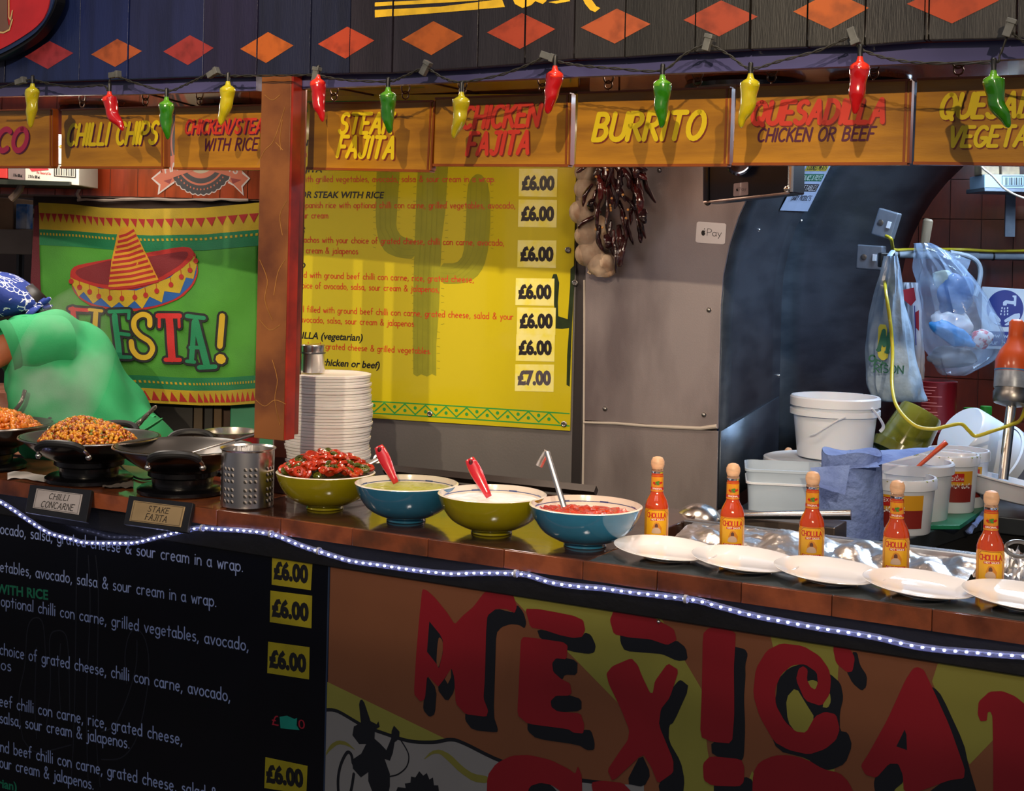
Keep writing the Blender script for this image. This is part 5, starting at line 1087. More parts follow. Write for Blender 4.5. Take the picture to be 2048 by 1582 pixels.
# ---- table name plates
def plate_sign(lab, q, lines):
    pts = [at_t(*p, tt) for p, tt in zip(q, (-.012, -.012, -.045, -.045))]   # TL TR BR BL, leaning out at the bottom
    x = (pts[1] - pts[0]).normalized(); yv = (pts[0] - pts[3]); yv = (yv - x * x.dot(yv)).normalized(); fr = Frame(pts[3], x, yv)
    t = thing('name_stand', lab, 'sign', (pts[3] + pts[2]) / 2, ANG); u = uvs(fr, q)
    part('board', MB().prism(u, fr.W, -.010, 0), mat('stand_black', '#101014', .4, 0, .3, 20), t, False, smooth=False, bevel=.001)
    part('foot', MB().prism([(u[0][0] + .01, u[0][1] - .012), (u[1][0] - .01, u[1][1] - .012), (u[1][0] - .01, u[1][1]), (u[0][0] + .01, u[0][1])], fr.W, -.055, -.009), MATS['stand_black'], t, False, smooth=False)
    pl = lines[0]; o = part('plaque', MB().prism(uvs(fr, pl), fr.W, 0, .0015), mat(lines[3], lines[4], .3, .6, .15, 6, coat=.3), t, False, smooth=False, bevel=.0006)
    c = V(*(sum(p[i] for p in pl) / 4 for i in range(2)), 0); mb = MB(); inn = [(c.x + (p[0] - c.x) * .94, c.y + (p[1] - c.y) * .9) for p in pl]
    for k in range(4): ribbon(mb, uvs(fr, [inn[k], inn[(k + 1) % 4]]), .0007, fr.W, .0019, 0)
    for t_, a, b, h in lines[1]: text_between(mb, fr, t_, a, b, h, .11, .0020, 0, .22, 5, serif=True)
    part('lettering', mb, ink, o, False, kind='stuff')
plate_sign('black name stand reading chilli concarne on the counter edge', [(60, 969), (183, 980), (172, 1044), (50, 1024)], ([(74, 977), (166, 989), (158, 1030), (66, 1016)], [('CHILLI', (98, 998), (136, 1002), 11), ('CONCARNE', (82, 1014), (146, 1022), 12)], 0, 'plaque_silver', '#c8bcb4'))
plate_sign('black name stand reading stake fajita on the counter edge', [(258, 991), (386, 1006), (374, 1065), (247, 1048)], ([(268, 1001), (371, 1014), (362, 1055), (259, 1042)], [('STAKE', (296, 1023), (337, 1028), 11), ('FAJITA', (291, 1039), (333, 1045), 12)], 0, 'plaque_brass', '#b09468'))
# ---- perforated cutlery holder
cp = at_z(494, 1012, 1.); t = thing('cutlery_holder', 'perforated steel cutlery holder in front of the pillar', 'holder', (cp.x, cp.y, TOPZ), ANG)
ch_h = .136; cup = part('cup', MB().lathe([(.055, 0), (.0605, .004), (.0605, ch_h - .006), (.064, ch_h - .002), (.064, ch_h), (.0595, ch_h - .004), (.0585, .006), (0, .005)], 48), steel, t)
hole = mat('hole_painted_lit', '#9c9490', .5, 0, .3, 60, col2='#1a1816', th=(.45, .5))  # pale and dark mottle on the discs stands for light in the holes
hm = mesh_of('hole', MB().lathe([(.0044, .0), (.0034, .0005), (0, .0004)], 12, Matrix.Rotation(PI / 2, 4, 'Y')), hole, False)
for g in range(7):
    for cc in range(3):
        a = 2 * PI * g / 7 + cc * .19 - 2.75
        for rr in range(6):
            z = .092 - rr * .0135 - (.006 if rr > 2 else 0); o = bpy.data.objects.new('hole', hm); COL.objects.link(o); o.parent = cup
            o.matrix_basis = Matrix.Rotation(a, 4, 'Z') @ Matrix.Translation((.0607, 0, z))
fk_ = thing('plastic_fork', 'white plastic fork standing in the steel cutlery holder', 'fork', (cp.x, cp.y, TOPZ + .01), 0, 'plastic forks in the cutlery holder')
mb = MB().tube([(0, 0, 0), (0, .002, .09), (0, .004, .10)], [.003, .003, .006], 6, flat=(1, .3)); fkm = paint('#d8d6d8'); part('handle', mb, fkm, fk_)
for k in range(4): part('tine', MB().tube([((k - 1.5) * .0042, .004, .098), ((k - 1.5) * .0046, .006, .128)], [.0014, .0008], 5), fkm, fk_)
fk0 = fk_; rr = random.Random(3)
for k in range(9):
    a = rr.uniform(0, 6.3); q = rr.uniform(.01, .045); loc = (cp.x + q * math.cos(a), cp.y + q * math.sin(a), TOPZ + .008)
    M_ = Matrix.Translation(loc) @ Matrix.Rotation(rr.uniform(0, 3), 4, 'Z') @ Matrix.Rotation(rr.uniform(-.1, .1), 4, 'X')
    if k == 0: fk0.matrix_basis = M_; fk0['group'] = 'plastic forks in the cutlery holder'
    else: d = dup(fk0); d.matrix_basis = M_

# ================================================================ bowls
cream = mat('bowl_cream', '#e0d4c4', .15, 0, .04, coat=.6); band_b = mat('bowl_band', '#3a4e84', .2, 0, .1, coat=.5)
def make_bowl(lab, px, py, col, n2, D=.2350, H=.083):
    p = at_z(px, py, 1.); t = thing('bowl', lab, 'bowl', (p.x, p.y, TOPZ), ANG, 'serving bowls along the counter')
    R = D / 2; pr = [(R * .36, 0), (R * .38, .002), (R * .37, .009), (R * .52, .013), (R * .76, H * .36), (R * .92, H * .68), (R * .985, H * .92), (R, H)]
    pr = [tuple(q)[:2] for q in cat_rom([(*q, 0) for q in pr], 3)]
    part('outer_glaze', MB().lathe([(0, 0)] + pr, 72, cap=False), mat('bowl_' + n2, col, .13, 0, .15, 16, .02, 40, coat=.7), t)
    ins = [(R, H), (R * .985, H + .0012)] + [(r * .965, z + .003) for r, z in pr[::-1][1:-6]] + [(0, .014)]
    part('inner_glaze', MB().lathe(ins, 72, cap=False), cream, t)
    zb_ = H * .87; rb = R * .935; mb = MB()
    for k in range(72):
        a0 = 2 * PI * k / 72; th = .0022 if k % 9 in (0, 1) else .0009
        mb.add([V((rb - .0008) * math.cos(a), (rb - .0008) * math.sin(a), zb_ + s_ * th) for a, s_ in ((a0, -1), (a0 + 2 * PI / 72, -1), (a0 + 2 * PI / 72, 1), (a0, 1))], [(0, 1, 2, 3)])
    part('painted_band', mb, band_b, t, kind='stuff')
    return t, p, R, H
bw1 = make_bowl('yellow bowl heaped with red and green jalapeno slices, first from the pillar', 650, 1016, '#92880c', 'yellow', .2290)
bw2 = make_bowl('blue bowl of pale green salsa, second from the pillar', 812, 1041, '#2a6a8c', 'blue', .2300)
bw3 = make_bowl('yellow bowl of white sour cream, third from the pillar', 983, 1065, '#92880c', 'yellow', .2330)
bw4 = make_bowl('blue bowl of red tomato salsa beside the first white plate', 1170, 1091, '#2a6a8c', 'blue', .2330)
def fill(name, lab, bw, m, dz, bumpy=0, rr_=.92, speck=None):
    p, R, H = bw[1:]; z = TOPZ + H - dz
    mb = MB().grid(lambda a, b: V(p.x + R * rr_ * b * math.cos(2 * PI * a), p.y + R * rr_ * b * math.sin(2 * PI * a), z + bumpy * noise.noise(V(R * b * math.cos(2 * PI * a) * 60, R * b * math.sin(2 * PI * a) * 60, 0)) + bumpy * .7 * noise.noise(V(R * b * math.cos(2 * PI * a) * 150, R * b * math.sin(2 * PI * a) * 150, 4))), 72, 26)
    return solo(name, mb, m, lab, 'food', kind='stuff', ang=80)
fill('green_salsa', 'pale green salsa filling the second bowl', bw2, mat('salsa_green', '#a8a84c', .3, 0, .15, 40, .15, 200, coat=.3), .014, .0015)
fill('sour_cream', 'white sour cream filling the third bowl', bw3, mat('sour_cream', '#f4eef0', .3, 0, .02, coat=.3, sss=.1), .016, .002)
fill('tomato_salsa', 'chunky red tomato salsa filling the fourth bowl', bw4, mat('salsa_red', '#c43414', .2, 0, .3, 60, .4, 160, coat=.7, col2='#981c0c'), .019, .007)
fill('jalapeno_bed', 'bed of pickled jalapenos deep in the first bowl', bw1, mat('salsa_olive', '#54480c', .4, 0, .3, 60), .012, .006)
# jalapeno slices: each one its own thing
def slice_proto(name, lab, m, mi, grp):
    t = thing(name, lab, 'food', (0, 0, -5), 0, grp)
    part('flesh', MB().lathe([(.0048, -.0022), (.0105, -.0030), (.0128, 0), (.0105, .0030), (.0048, .0022), (.004, 0), (.0048, -.0022)], 14, cap=False), m, t)
    mb = MB(); mb.box((0, 0, 0), (.010, .0016, .0022)); mb.box((0, 0, 0), (.0016, .010, .0022)); mb.ball((0, 0, 0), .0022, 6, 4); part('membrane', mb, mi, t); return t
grn_m = mat('jal_green', '#4c5010', .22, 0, .3, 60, coat=.6); red_m = mat('jal_red', '#b4300e', .22, 0, .25, 60, coat=.6); mem = mat('jal_inner', '#b8642c', .4, 0, .2); memg = mat('jal_inner_g', '#8a8430', .4, 0, .2)
pr_ = slice_proto('jalapeno_slice', 'slice of red pickled jalapeno heaped in the first yellow bowl', red_m, mem, 'red jalapeno slices in the first bowl')
pg_ = slice_proto('jalapeno_slice', 'slice of green pickled jalapeno heaped in the first yellow bowl', grn_m, memg, 'green jalapeno slices in the first bowl')
rr = random.Random(11); p, R, H = bw1[1:]; first = {0: True, 1: True}; pos = []
for k in range(125):
    best = None
    for _ in range(12):
        a = rr.uniform(0, 2 * PI); r = R * .86 * math.sqrt(rr.random()); x, y = r * math.cos(a), r * math.sin(a); dm = min([math.hypot(x - q[0], y - q[1]) for q in pos] or [1])
        if best is None or dm > best[0]: best = (dm, x, y, r)
    _, x, y, r = best; pos.append((x, y)); lay = 0
    z = TOPZ + H - .006 + .046 * (1 - (r / R) ** 2) + rr.uniform(-.004, .006)
    g = 0 if rr.random() < .62 else 1; M_ = Matrix.Translation((p.x + x, p.y + y, z)) @ Matrix.Rotation(rr.uniform(0, 6), 4, 'Z') @ Matrix.Rotation(rr.uniform(.2, 1.2), 4, 'X') @ Matrix.Diagonal((rr.uniform(.9, 1.35), rr.uniform(.75, 1.1), 1.4, 1))
    src = (pr_, pg_)[g]
    if first[g]: src.matrix_basis = M_; first[g] = False
    else: dup(src).matrix_basis = M_
# spoons
def red_spoon(lab, a, b, bw, dep):
    p = bw[1]; A = at_depth(*a, p.y + dep[0]); B = at_depth(*b, p.y + dep[1]); t = thing('red_spoon', lab, 'spoon', B)
    pts = [A.lerp(B, k / 8) for k in range(9)]; wd = [.010, .0125, .0135, .0135, .0125, .011, .0095, .008, .0065]
    part('handle', MB().tube(pts, wd, 14, flat=(1, .55), up=(0, 1, 0)), mat('silicone_red', '#c8202c', .25, 0, .05, coat=.5), t, False, ang=180)
    hp = A.lerp(B, .07); part('hanging_hole', MB().ball(hp + V(0, -.0085, 0), .0045, 8, 6, (1, .35, 1.3)), paint('#4c0a10'), t, False)
    d = (B - A).normalized(); part('scoop', MB().ball(B + d * .034, .020, 14, 10, (.9, .7, .7)), MATS['silicone_red'], t, False)
red_spoon('red silicone spoon standing in the green salsa', (757, 893), (792, 966), bw2, (.03, .0)); red_spoon('red silicone spoon standing in the sour cream', (939, 918), (978, 994), bw3, (.03, .0))
p = bw4[1]; A = at_depth(1094, 903, p.y + .02); B = at_depth(1128, 1014, p.y - .02); t = thing('steel_ladle', 'steel ladle with hooked handle standing in the tomato salsa', 'ladle', B)
hk = at_depth(1078, 932, p.y + .045)
part('handle', MB().tube([A, A.lerp(B, .5), B], .0058, 10, flat=(1, .35), up=(0, 1, 0)), steel, t, False); part('hook', MB().tube(cat_rom([A, A.lerp(hk, .5) + V(0, 0, .002), hk], 4), .0075, 10, flat=(1, .3), up=(0, 1, 0)), steel, t, False)
part('scoop', MB().ball(B + V(.012, -.005, -.034), .026, 16, 10, (1, 1, .6)), steel, t, False)
# small ladle handle behind the first bowl
p = bw1[1]; A = at_depth(733, 930, p.y + .09); B = at_depth(756, 918, p.y + .10); t = thing('steel_spoon', 'short steel spoon handle sticking out of the jalapeno bowl', 'spoon', A)
part('handle', MB().tube([A, B], .011, 12, flat=(1, .5)), steel, t, False); part('end_ring', MB().lathe([(.006, -.004), (.011, -.004), (.011, .004), (.006, .004), (.006, -.004)], 16, Matrix.Translation(B) @ Matrix.Rotation(1.2, 4, 'X'), cap=False), steel, t, False)

# ================================================================ stack of lids, steel beaker
sp = at_z(654, 985, 1.); lidm = mat('lid_white', '#e6e0dc', .3, 0, .03, 10, sss=.1, coat=.3)
lid = thing('disposable_plate', 'white disposable plate in the tall stack beside the pillar', 'plate', (sp.x, sp.y, TOPZ), 0, 'white disposable plates in the tall stack')
part('disc', MB().lathe([(.088, 0), (.100, .0015), (.1035, .0045), (.1015, .0062), (.096, .0060), (.090, .0040), (0, .0035)], 48), lidm, lid)
part('plate_rim', MB().lathe([(.1030, .0004), (.1046, .0012), (.1050, .0058), (.1020, .0066)], 48, cap=False), lidm, lid)
rr = random.Random(2); nl = 40; dz = (1.294 - TOPZ) / nl
for k in range(1, nl): dup(lid, (sp.x + rr.uniform(-.0025, .0025) + .003 * math.sin(k * .3), sp.y + rr.uniform(-.002, .002), TOPZ + k * dz), rr.uniform(0, 6), scale=(1, 1, 1.16))
topz = TOPZ + nl * dz; b_ = at_depth(626, 740, sp.y); t = thing('steel_beaker', 'upturned steel beaker on top of the stack of white lids', 'beaker', (b_.x, sp.y, topz + .001))
part('cup', MB().lathe([(.029, 0), (.0285, .045), (.0295, .047), (.0295, .066), (.027, .068), (0, .0675)], 32), steel, t); part('band', MB().lathe([(.0298, .046), (.0302, .048), (.0298, .050)], 32, cap=False), steel_dull, t)

# ================================================================ hot sauce bottles
sauce = mat('hot_sauce', '#c2400c', .06, 0, .12, 30, coat=1., sss=.15); bot_y = mat('label_yellow', '#d89412', .35, 0, .1, 30, coat=.3, col2='#c8741a'); bot_r = mat('label_red', '#b81c1e', .35, 0, 0); wood = mat('turned_wood', '#dcae88', .45, 0, .18, 40, stretch=(1, 1, 4)); gl = mat('clear_glass', '#ffffff', .03, 0, 0, trans=1., ior=1.4)
lab_dk = mat('label_brown', '#7a3412', .4, 0, .1); lab_w = mat('label_white', '#c8a890', .4, 0, .1, 30); lab_g = mat('label_green', '#3c7820', .4, 0, .1)
def make_bottle(lab, px, py, sc=1., rot=0., p=None):
    p = p or at_z(px, py, 1.); view = math.atan2(-p.y, -p.x)
    t = thing('hot_sauce_bottle', lab, 'bottle', (p.x, p.y, TOPZ), view + rot, 'hot sauce bottles along the counter')
    pr = [(.0215, 0), (.0242, .003), (.0245, .072), (.0240, .080), (.0205, .091), (.0150, .101), (.0128, .108), (.0122, .128), (.0120, .145), (.0118, .146)]
    part('glass_body', MB().lathe(pr, 36), sauce, t)
    part('neck_glass', MB().lathe([(.0122, .146), (.0128, .148), (.0126, .153), (.0108, .156)], 28), gl, t)
    def wr(R, eps): return lambda u, v, w: V((R(v) + eps + w) * math.cos(u / R(v)), (R(v) + eps + w) * math.sin(u / R(v)), v)
    RB = lambda v: .0245; RN = lambda v: .0122 + (.0006 if v < .112 else 0) + .0004
    # body label: chamfered, goes 2/3 round
    def patch(fn, poly, w, m, name, par):
        bm = bmesh.new(); vs = [bm.verts.new((u, v, 0)) for u, v in poly]; bm.faces.new(vs); bmesh.ops.triangulate(bm, faces=bm.faces)
        for _ in range(3):
            es = [e for e in bm.edges if abs(e.verts[0].co.x - e.verts[1].co.x) > .007]
            if not es: break
            bmesh.ops.subdivide_edges(bm, edges=es, cuts=1); bmesh.ops.triangulate(bm, faces=[f for f in bm.faces if len(f.verts) > 3])
        bm.verts.index_update(); mb = MB().add([fn(v.co.x, v.co.y, w) for v in bm.verts], [tuple(v.index for v in f.verts) for f in bm.faces]); bm.free()
        return part(name, mb, m, par, ang=80)
    f = wr(RB, .0003); o8 = lambda a, z0, z1, c: [(-a + c, z0), (a - c, z0), (a, z0 + c), (a, z1 - c), (a - c, z1), (-a + c, z1), (-a, z1 - c), (-a, z0 + c)]
    lb = patch(f, [(-.036, .006), (.036, .006), (.036, .066), (.028, .074), (-.028, .074), (-.036, .066)], 0, bot_y, 'label', t)
    for a, z0, z1, c, w, m in ((.0235, .009, .0725, .006, .0002, lab_dk), (.0228, .0097, .0718, .006, .0004, mat('label_gold', '#e0a41c', .3, 0, .05))): patch(f, o8(a, z0, z1, c), w, m, 'label_frame', lb)
    patch(f, [(-.006, .0255), (-.008, .036), (-.004, .046), (0, .048), (.005, .046), (.011, .036), (.010, .0255)], .0006, mat('label_orange', '#c87c18', .4, 0, .1), 'emblem_panel', lb)
    patch(f, chaikin([(-.010, .0245), (-.008, .033), (-.003, .037), (.003, .037), (.008, .033), (.010, .0245)], 1), .0008, lab_w, 'emblem_panel', lb)
    patch(f, chaikin([(-.0035, .037), (-.003, .043), (0, .0455), (.003, .043), (.0035, .037)], 1), .0009, mat('label_umber', '#5a3020', .4, 0, .1), 'emblem_panel', lb)
    patch(f, [(-.019, .0155), (.019, .0155), (.019, .0215), (-.019, .0215)], .0008, bot_r, 'label_ribbon', lb)
    patch(f, [(-.012, .0505), (.017, .0515), (.017, .0555), (-.012, .0545)], .0008, bot_r, 'label_ribbon', lb)
    def wtxt(s_, u0, u1, z, h, th, m, nm, w=.001, serif=False, fn=f, par=lb):
        mb = MB(); text_between(mb, None, s_, (u0, z), (u1, z), h, th, w, 0, .14, 5, serif, fn=fn); part(nm, mb, m, par)
    wtxt('CHOLULA', -.0205, .0205, .0570, .0095, .17, bot_r, 'lettering', .0008, True); wtxt('HOT SAUCE', -.010, .015, .0515, .0030, .2, paint('#f0e4d0'), 'lettering'); wtxt('ORIGINAL', -.0165, .0165, .0166, .0038, .18, paint('#f0e4d0'), 'lettering', serif=True)
    fn_ = wr(RN, .0003)
    nl_ = part('neck_label', MB().lathe([(.0136, .109), (.0130, .112), (.0127, .142)], 30, cap=False), bot_y, t)
    part('neck_ribbon', MB().lathe([(.01345, .1125), (.0132, .1175)], 30, cap=False), bot_r, nl_); part('neck_ribbon', MB().lathe([(.01300, .1395), (.01295, .141)], 30, cap=False), bot_r, nl_)
    fn2 = wr(lambda v: .0130, .0006); wtxt('ORIGINAL', -.010, .010, .1135, .0030, .2, paint('#f0e4d0'), 'lettering', .0006, fn=fn2, par=nl_)
    for u, v, m in ((-.0065, .1265, bot_r), (-.004, .1245, bot_r), (.0055, .1265, bot_r), (.008, .1275, bot_r), (-.001, .128, lab_g), (.002, .1245, lab_g), (.002, .129, lab_g), (-.002, .1245, lab_g)):
        patch(fn2, [(u + .0030 * math.cos(q * PI / 3), v + .0022 * math.sin(q * PI / 3)) for q in range(6)], .0004, m, 'pepper_print', nl_)
    part('wooden_stopper', MB().lathe([(.010, .150), (.0105, .1535), (.0125, .1570), (.0142, .1640), (.0138, .1710), (.0105, .1775), (.005, .1800), (0, .1803)], 28), wood, t)
    return t
bt = make_bottle('first hot sauce bottle from the left, between blue bowl and plate', 1312, 1086)
for lab, px, py in (('second hot sauce bottle from the left behind the plates', 1463, 1104), ('third hot sauce bottle, in front of the blue paper roll', 1622, 1126), ('fourth hot sauce bottle, in front of the labelled tub', 1791, 1150), ('rightmost hot sauce bottle behind the cut plate', 1979, 1178)):
    q = at_z(px, py, 1.); d = dup(bt, (q.x, q.y, TOPZ), math.atan2(-q.y, -q.x) + random.uniform(-.08, .05), lab)
q = S(*st(at_z(612, 972, 1.)), TOPZ); q = at_z(614, 978, 1.); dup(bt, (q.x, q.y, TOPZ), math.atan2(-q.y, -q.x), 'hot sauce bottle half hidden behind the jalapeno bowl')
# ================================================================ plates
pl0 = None
for k, (px, py, lab) in enumerate(((1330, 1117, 'leftmost white oval-looking plate beside the blue salsa bowl'), (1489, 1139, 'second white plate from the left in front of the bottles'), (1658, 1163, 'third white plate, in the middle of the row'), (1841, 1190, 'fourth white plate from the left in the row'), (2045, 1215, 'white plate cut by the right frame edge'))):
    q = at_z(px, py, 1.)
    if pl0 is None:
        pl0 = thing('plate', 'white plate', 'plate', (q.x, q.y, TOPZ + .001), ANG, 'white plates along the counter')
        part('foot', MB().lathe([(.050, 0), (.052, .003), (.048, .003)], 48, cap=False), porcelain, pl0)
        part('dish', MB().lathe([(0, .003), (.058, .003), (.066, .006), (.092, .0135), (.1015, .0165), (.1025, .018), (.1015, .0185), (.092, .0160), (.068, .0085), (.060, .006), (0, .0055)], 64, cap=False), porcelain, pl0)
        pl0['label'] = lab; c_ = pl0
    else: c_ = dup(pl0, label=lab)
    c_.matrix_basis = Matrix.Translation((q.x, q.y, TOPZ + .0045)) @ Matrix.Rotation(ANG, 4, 'Z') @ Matrix.Rotation(.058, 4, 'Y')
# ================================================================ hanging wooden signs
GF = counter_frame(.13)
wsg = mat('sign_wood', '#ae7816', .38, 0, .22, 4, .06, 60, col2='#8c5c10', stretch=(1, 1, 7), coat=.25, detail=8); wsd = mat('sign_edge', '#8a4208', .4, 0, .2, 10, coat=.2)
sy = mat('sign_yellow', '#d2b810', .45, 0, .08, 20); sr = mat('sign_red', '#c03424', .45, 0, .08, 20); spu = mat('sign_purple', '#4a1030', .5, 0, 0); sbr = mat('sign_shadow', '#6c2412', .5, 0, 0)
hookm = mat('hook_iron', '#6a4c34', .4, .8, .2)
SIGNS = [
 ('taco sign', 'wooden hanging sign with magenta letters cut by the left frame edge', [(-110, 224), (105, 219), (105, 333), (-110, 333)], [('TACO', (-72, 302), (50, 301), 42, mat('sign_magenta', '#9c2448', .5, 0, 0), spu, .26)], [(-60, 205)], 'T'),
 ('x', 'wooden hanging sign reading chilli chips', [(123, 221), (329, 214), (329, 334), (122, 334)], [('CHILLI CHIPS', (134, 290), (312, 286), 40, sy, spu, .19)], [(165, 198), (291, 194)], 'C'),
 ('x', 'wooden hanging sign reading chicken steak with rice, partly behind the pillar', [(350, 216), (585, 209), (585, 337), (348, 336)], [('CHICKEN/STEAK', (370, 267), (538, 265), 26, sr, spu, .2), ('WITH RICE', (408, 301), (514, 300), 23, spu, None, .16)], [(399, 194), (540, 190)], 'C'),
 ('x', 'wooden hanging sign reading steak fajita in yellow', [(620, 208), (868, 203), (861, 341), (614, 336)], [('STEAK', (678, 266), (782, 266), 38, sy, sbr, .2), ('FAJITA', (675, 313), (786, 316), 40, sy, sbr, .2)], [(668, 190), (811, 190)], 'S'),
 ('x', 'wooden hanging sign reading chicken fajita in red', [(871, 198), (1141, 188), (1138, 330), (867, 329)], [('CHICKEN', (923, 256), (1074, 251), 42, sr, sbr, .2), ('FAJITA', (934, 309), (1056, 306), 42, sr, sbr, .2)], [(925, 180), (1085, 172)], 'F'),
 ('x', 'wooden hanging sign reading burrito in big yellow letters', [(1156, 187), (1461, 176), (1456, 329), (1150, 330)], [('BURRITO', (1187, 280), (1402, 277), 51, sy, sbr, .2)], [(1217, 165), (1395, 160)], 'B'),
 ('x', 'wooden hanging sign reading quesadilla chicken or beef', [(1473, 173), (1821, 161), (1815, 326), (1465, 327)], [('QUESADILLA', (1502, 248), (1766, 244), 43, sr, sbr, .22), ('CHICKEN OR BEEF', (1515, 283), (1746, 280), 25, spu, None, .17)], [(1543, 153), (1747, 152)], 'Q'),
 ('x', 'wooden hanging sign with yellow vegetarian wording cut by the right frame edge', [(1834, 160), (2200, 148), (2196, 329), (1827, 325)], [('QUESADILLA', (1879, 236), (2165, 230), 46, sy, sbr, .2), ('VEGETARIAN', (1896, 293), (2150, 290), 38, sy, sbr, .2)], [(1917, 141), (2120, 132)], 'V'),
]
for nm, lab, q, lines, hooks, _ in SIGNS:
    u = uvs(GF, q); base = GF.W((u[2][0] + u[3][0]) / 2, min(u[2][1], u[3][1]))
    t = thing('hanging_sign', lab, 'sign', base, ANG)
    part('board', MB().prism(u, GF.W, -.016, 0), wsg, t, False, smooth=False, bevel=.0012)
    # thin edge mouldings at bottom and right
    (tl, tr, br, bl_) = u
    part('moulding', MB().prism([(bl_[0], bl_[1] - .004), (br[0], br[1] - .004), (br[0], br[1] + .0015), (bl_[0], bl_[1] + .0015)], GF.W, -.017, .004), wsd, t, False, smooth=False)
    part('moulding', MB().prism([(br[0] - .0085, br[1]), (br[0] - .0045, br[1]), (tr[0] - .0045, tr[1]), (tr[0] - .0085, tr[1])], GF.W, -.001, .0025), wsd, t, False, smooth=False)
    part('moulding', MB().prism([(br[0] - .0005, br[1]), (br[0] + .0035, br[1]), (tr[0] + .0035, tr[1]), (tr[0] - .0005, tr[1])], GF.W, -.017, .002), wsd, t, False, smooth=False)
    part('moulding', MB().prism([(tl[0], tl[1] - .001), (tr[0], tr[1] - .001), (tr[0], tr[1] + .003), (tl[0], tl[1] + .003)], GF.W, -.017, .003), wsd, t, False, smooth=False)
    for tx, a, b, cap, m, ms, th in lines:
        if ms:
            mb = MB(); text_between(mb, GF, tx, (a[0] + 2.5, a[1] + 2.5), (b[0] + 2.5, b[1] + 2.5), cap, th, .0006, .22, .2, 8); part('letter_shadow', mb, ms, t, False, kind='stuff')
        mb = MB(); text_between(mb, GF, tx, a, b, cap, th, .0012, .22, .2, 8); part('lettering', mb, m, t, False, kind='stuff')
    for hx, hy in hooks:
        p = at_t(hx, hy, .137); zt = lerp([(0, tl[1]), (1, tr[1])], max(0, min(1, (GF.uv(hx, hy)[0] - tl[0]) / (tr[0] - tl[0]))))
        mb = MB(); c = V(p.x, p.y, zt + .016)
        mb.tube([V(p.x, p.y, zt - .004), V(p.x, p.y, zt + .007)], .0016, 6); mb.tube([c + CD * .0085 * math.sin(2 * PI * k / 16) + V(0, 0, -.0085 * math.cos(2 * PI * k / 16)) for k in range(17)], .0016, 6)
        part('screw_eye', mb, hookm, t, False)
        mb = MB(); c2 = c + V(0, 0, .016); mb.tube([c2 + CD * .011 * math.sin(a_) + V(0, 0, -.0125 * math.cos(a_)) for a_ in [(-130 + 260 * k / 14) * PI / 180 for k in range(15)]] , .0018, 6)
        mb.tube([c2 + CD * -.008 + V(0, 0, .009), V(p.x - CD.x * .008, p.y - CD.y * .008, CEIL + .004)], .0018, 6); part('ceiling_hook', mb, hookm, t, False)

# ================================================================ chilli string lights
cabm = mat('cable_dark', '#26241e', .6, 0, .2, 60)
CT = -.085
cpts = [(-60, 182), (-20, 180), (40, 164), (66, 160), (100, 168), (150, 174), (205, 171), (216, 180), (226, 152), (270, 166), (333, 182), (370, 170), (398, 157), (425, 146), (452, 152), (470, 152), (560, 151), (635, 150), (642, 152), (690, 160), (776, 163), (810, 152), (850, 137), (885, 155), (922, 164), (1000, 150), (1060, 128), (1092, 113), (1110, 122), (1160, 131), (1230, 137), (1322, 141), (1370, 108), (1415, 90), (1455, 108), (1500, 137), (1560, 122), (1640, 100), (1703, 74), (1720, 97), (1775, 117), (1850, 126), (1985, 124), (2000, 110), (2020, 66), (2048, 82), (2150, 100), (2280, 70), (2420, 95), (2600, 60)]
line = cat_rom([at_t(x, y, CT) for x, y in cpts], 10)
t = thing('light_string', 'dark twisted cable carrying the chilli lights along the fascia', 'cable', at_t(1000, 150, CT), ANG)
for ph in (0, PI):
    part('strand', MB().tube([p + (V(0, 0, math.cos(i * .9 + ph)) + CN * math.sin(i * .9 + ph)) * .0019 for i, p in enumerate(line)], .0014, 5), cabm, t, False, ang=180)
clip = mat('clip_grey', '#5c5c58', .5, 0, .3, 40)
for x, y, a in ((40, 163, 12), (228, 150, 5), (425, 147, 25), (632, 150, 80), (850, 138, 60), (1094, 112, -20), (1415, 87, 75), (1706, 70, -70), (2018, 58, 70)):
    p = at_t(x, y, CT - .004); R_ = Matrix.Translation(p) @ Matrix.Rotation(ANG, 4, 'Z') @ Matrix.Rotation(-math.radians(a), 4, 'Y')
    k = part('socket_clip', MB().box((0, 0, 0), (.026, .012, .013), R_).box((.013, 0, 0), (.008, .015, .016), R_), clip, t, False, smooth=False, bevel=.001)
CHI = [((65, 172), (60, 256), 0), ((219, 188), (246, 262), 1), ((333, 199), (335, 279), 2), ((456, 168), (441, 250), 0), ((636, 155), (645, 244), 1), ((776, 180), (779, 267), 2), ((923, 190), (908, 277), 0), ((1110, 138), (1095, 228), 1), ((1325, 156), (1323, 256), 2), ((1501, 154), (1481, 256), 0), ((1720, 120), (1710, 229), 1), ((1987, 148), (2016, 256), 2)]
cm = [mat('chilli_yellow', '#b0a012', .18, 0, .12, 25, coat=.8, sss=.2), mat('chilli_red', '#a81014', .18, 0, .12, 25, coat=.8, sss=.2), mat('chilli_green', '#226408', .18, 0, .2, 25, coat=.8, sss=.15, col2='#38780c')]
capm = [mat('cap_yellow', '#bcae16', .2, 0, .05, coat=.8, sss=.2), mat('cap_red', '#e03018', .2, 0, .05, coat=.8, sss=.2), mat('cap_green', '#5a9818', .2, 0, .05, coat=.8, sss=.2)]
cn = ('yellow', 'red', 'green')
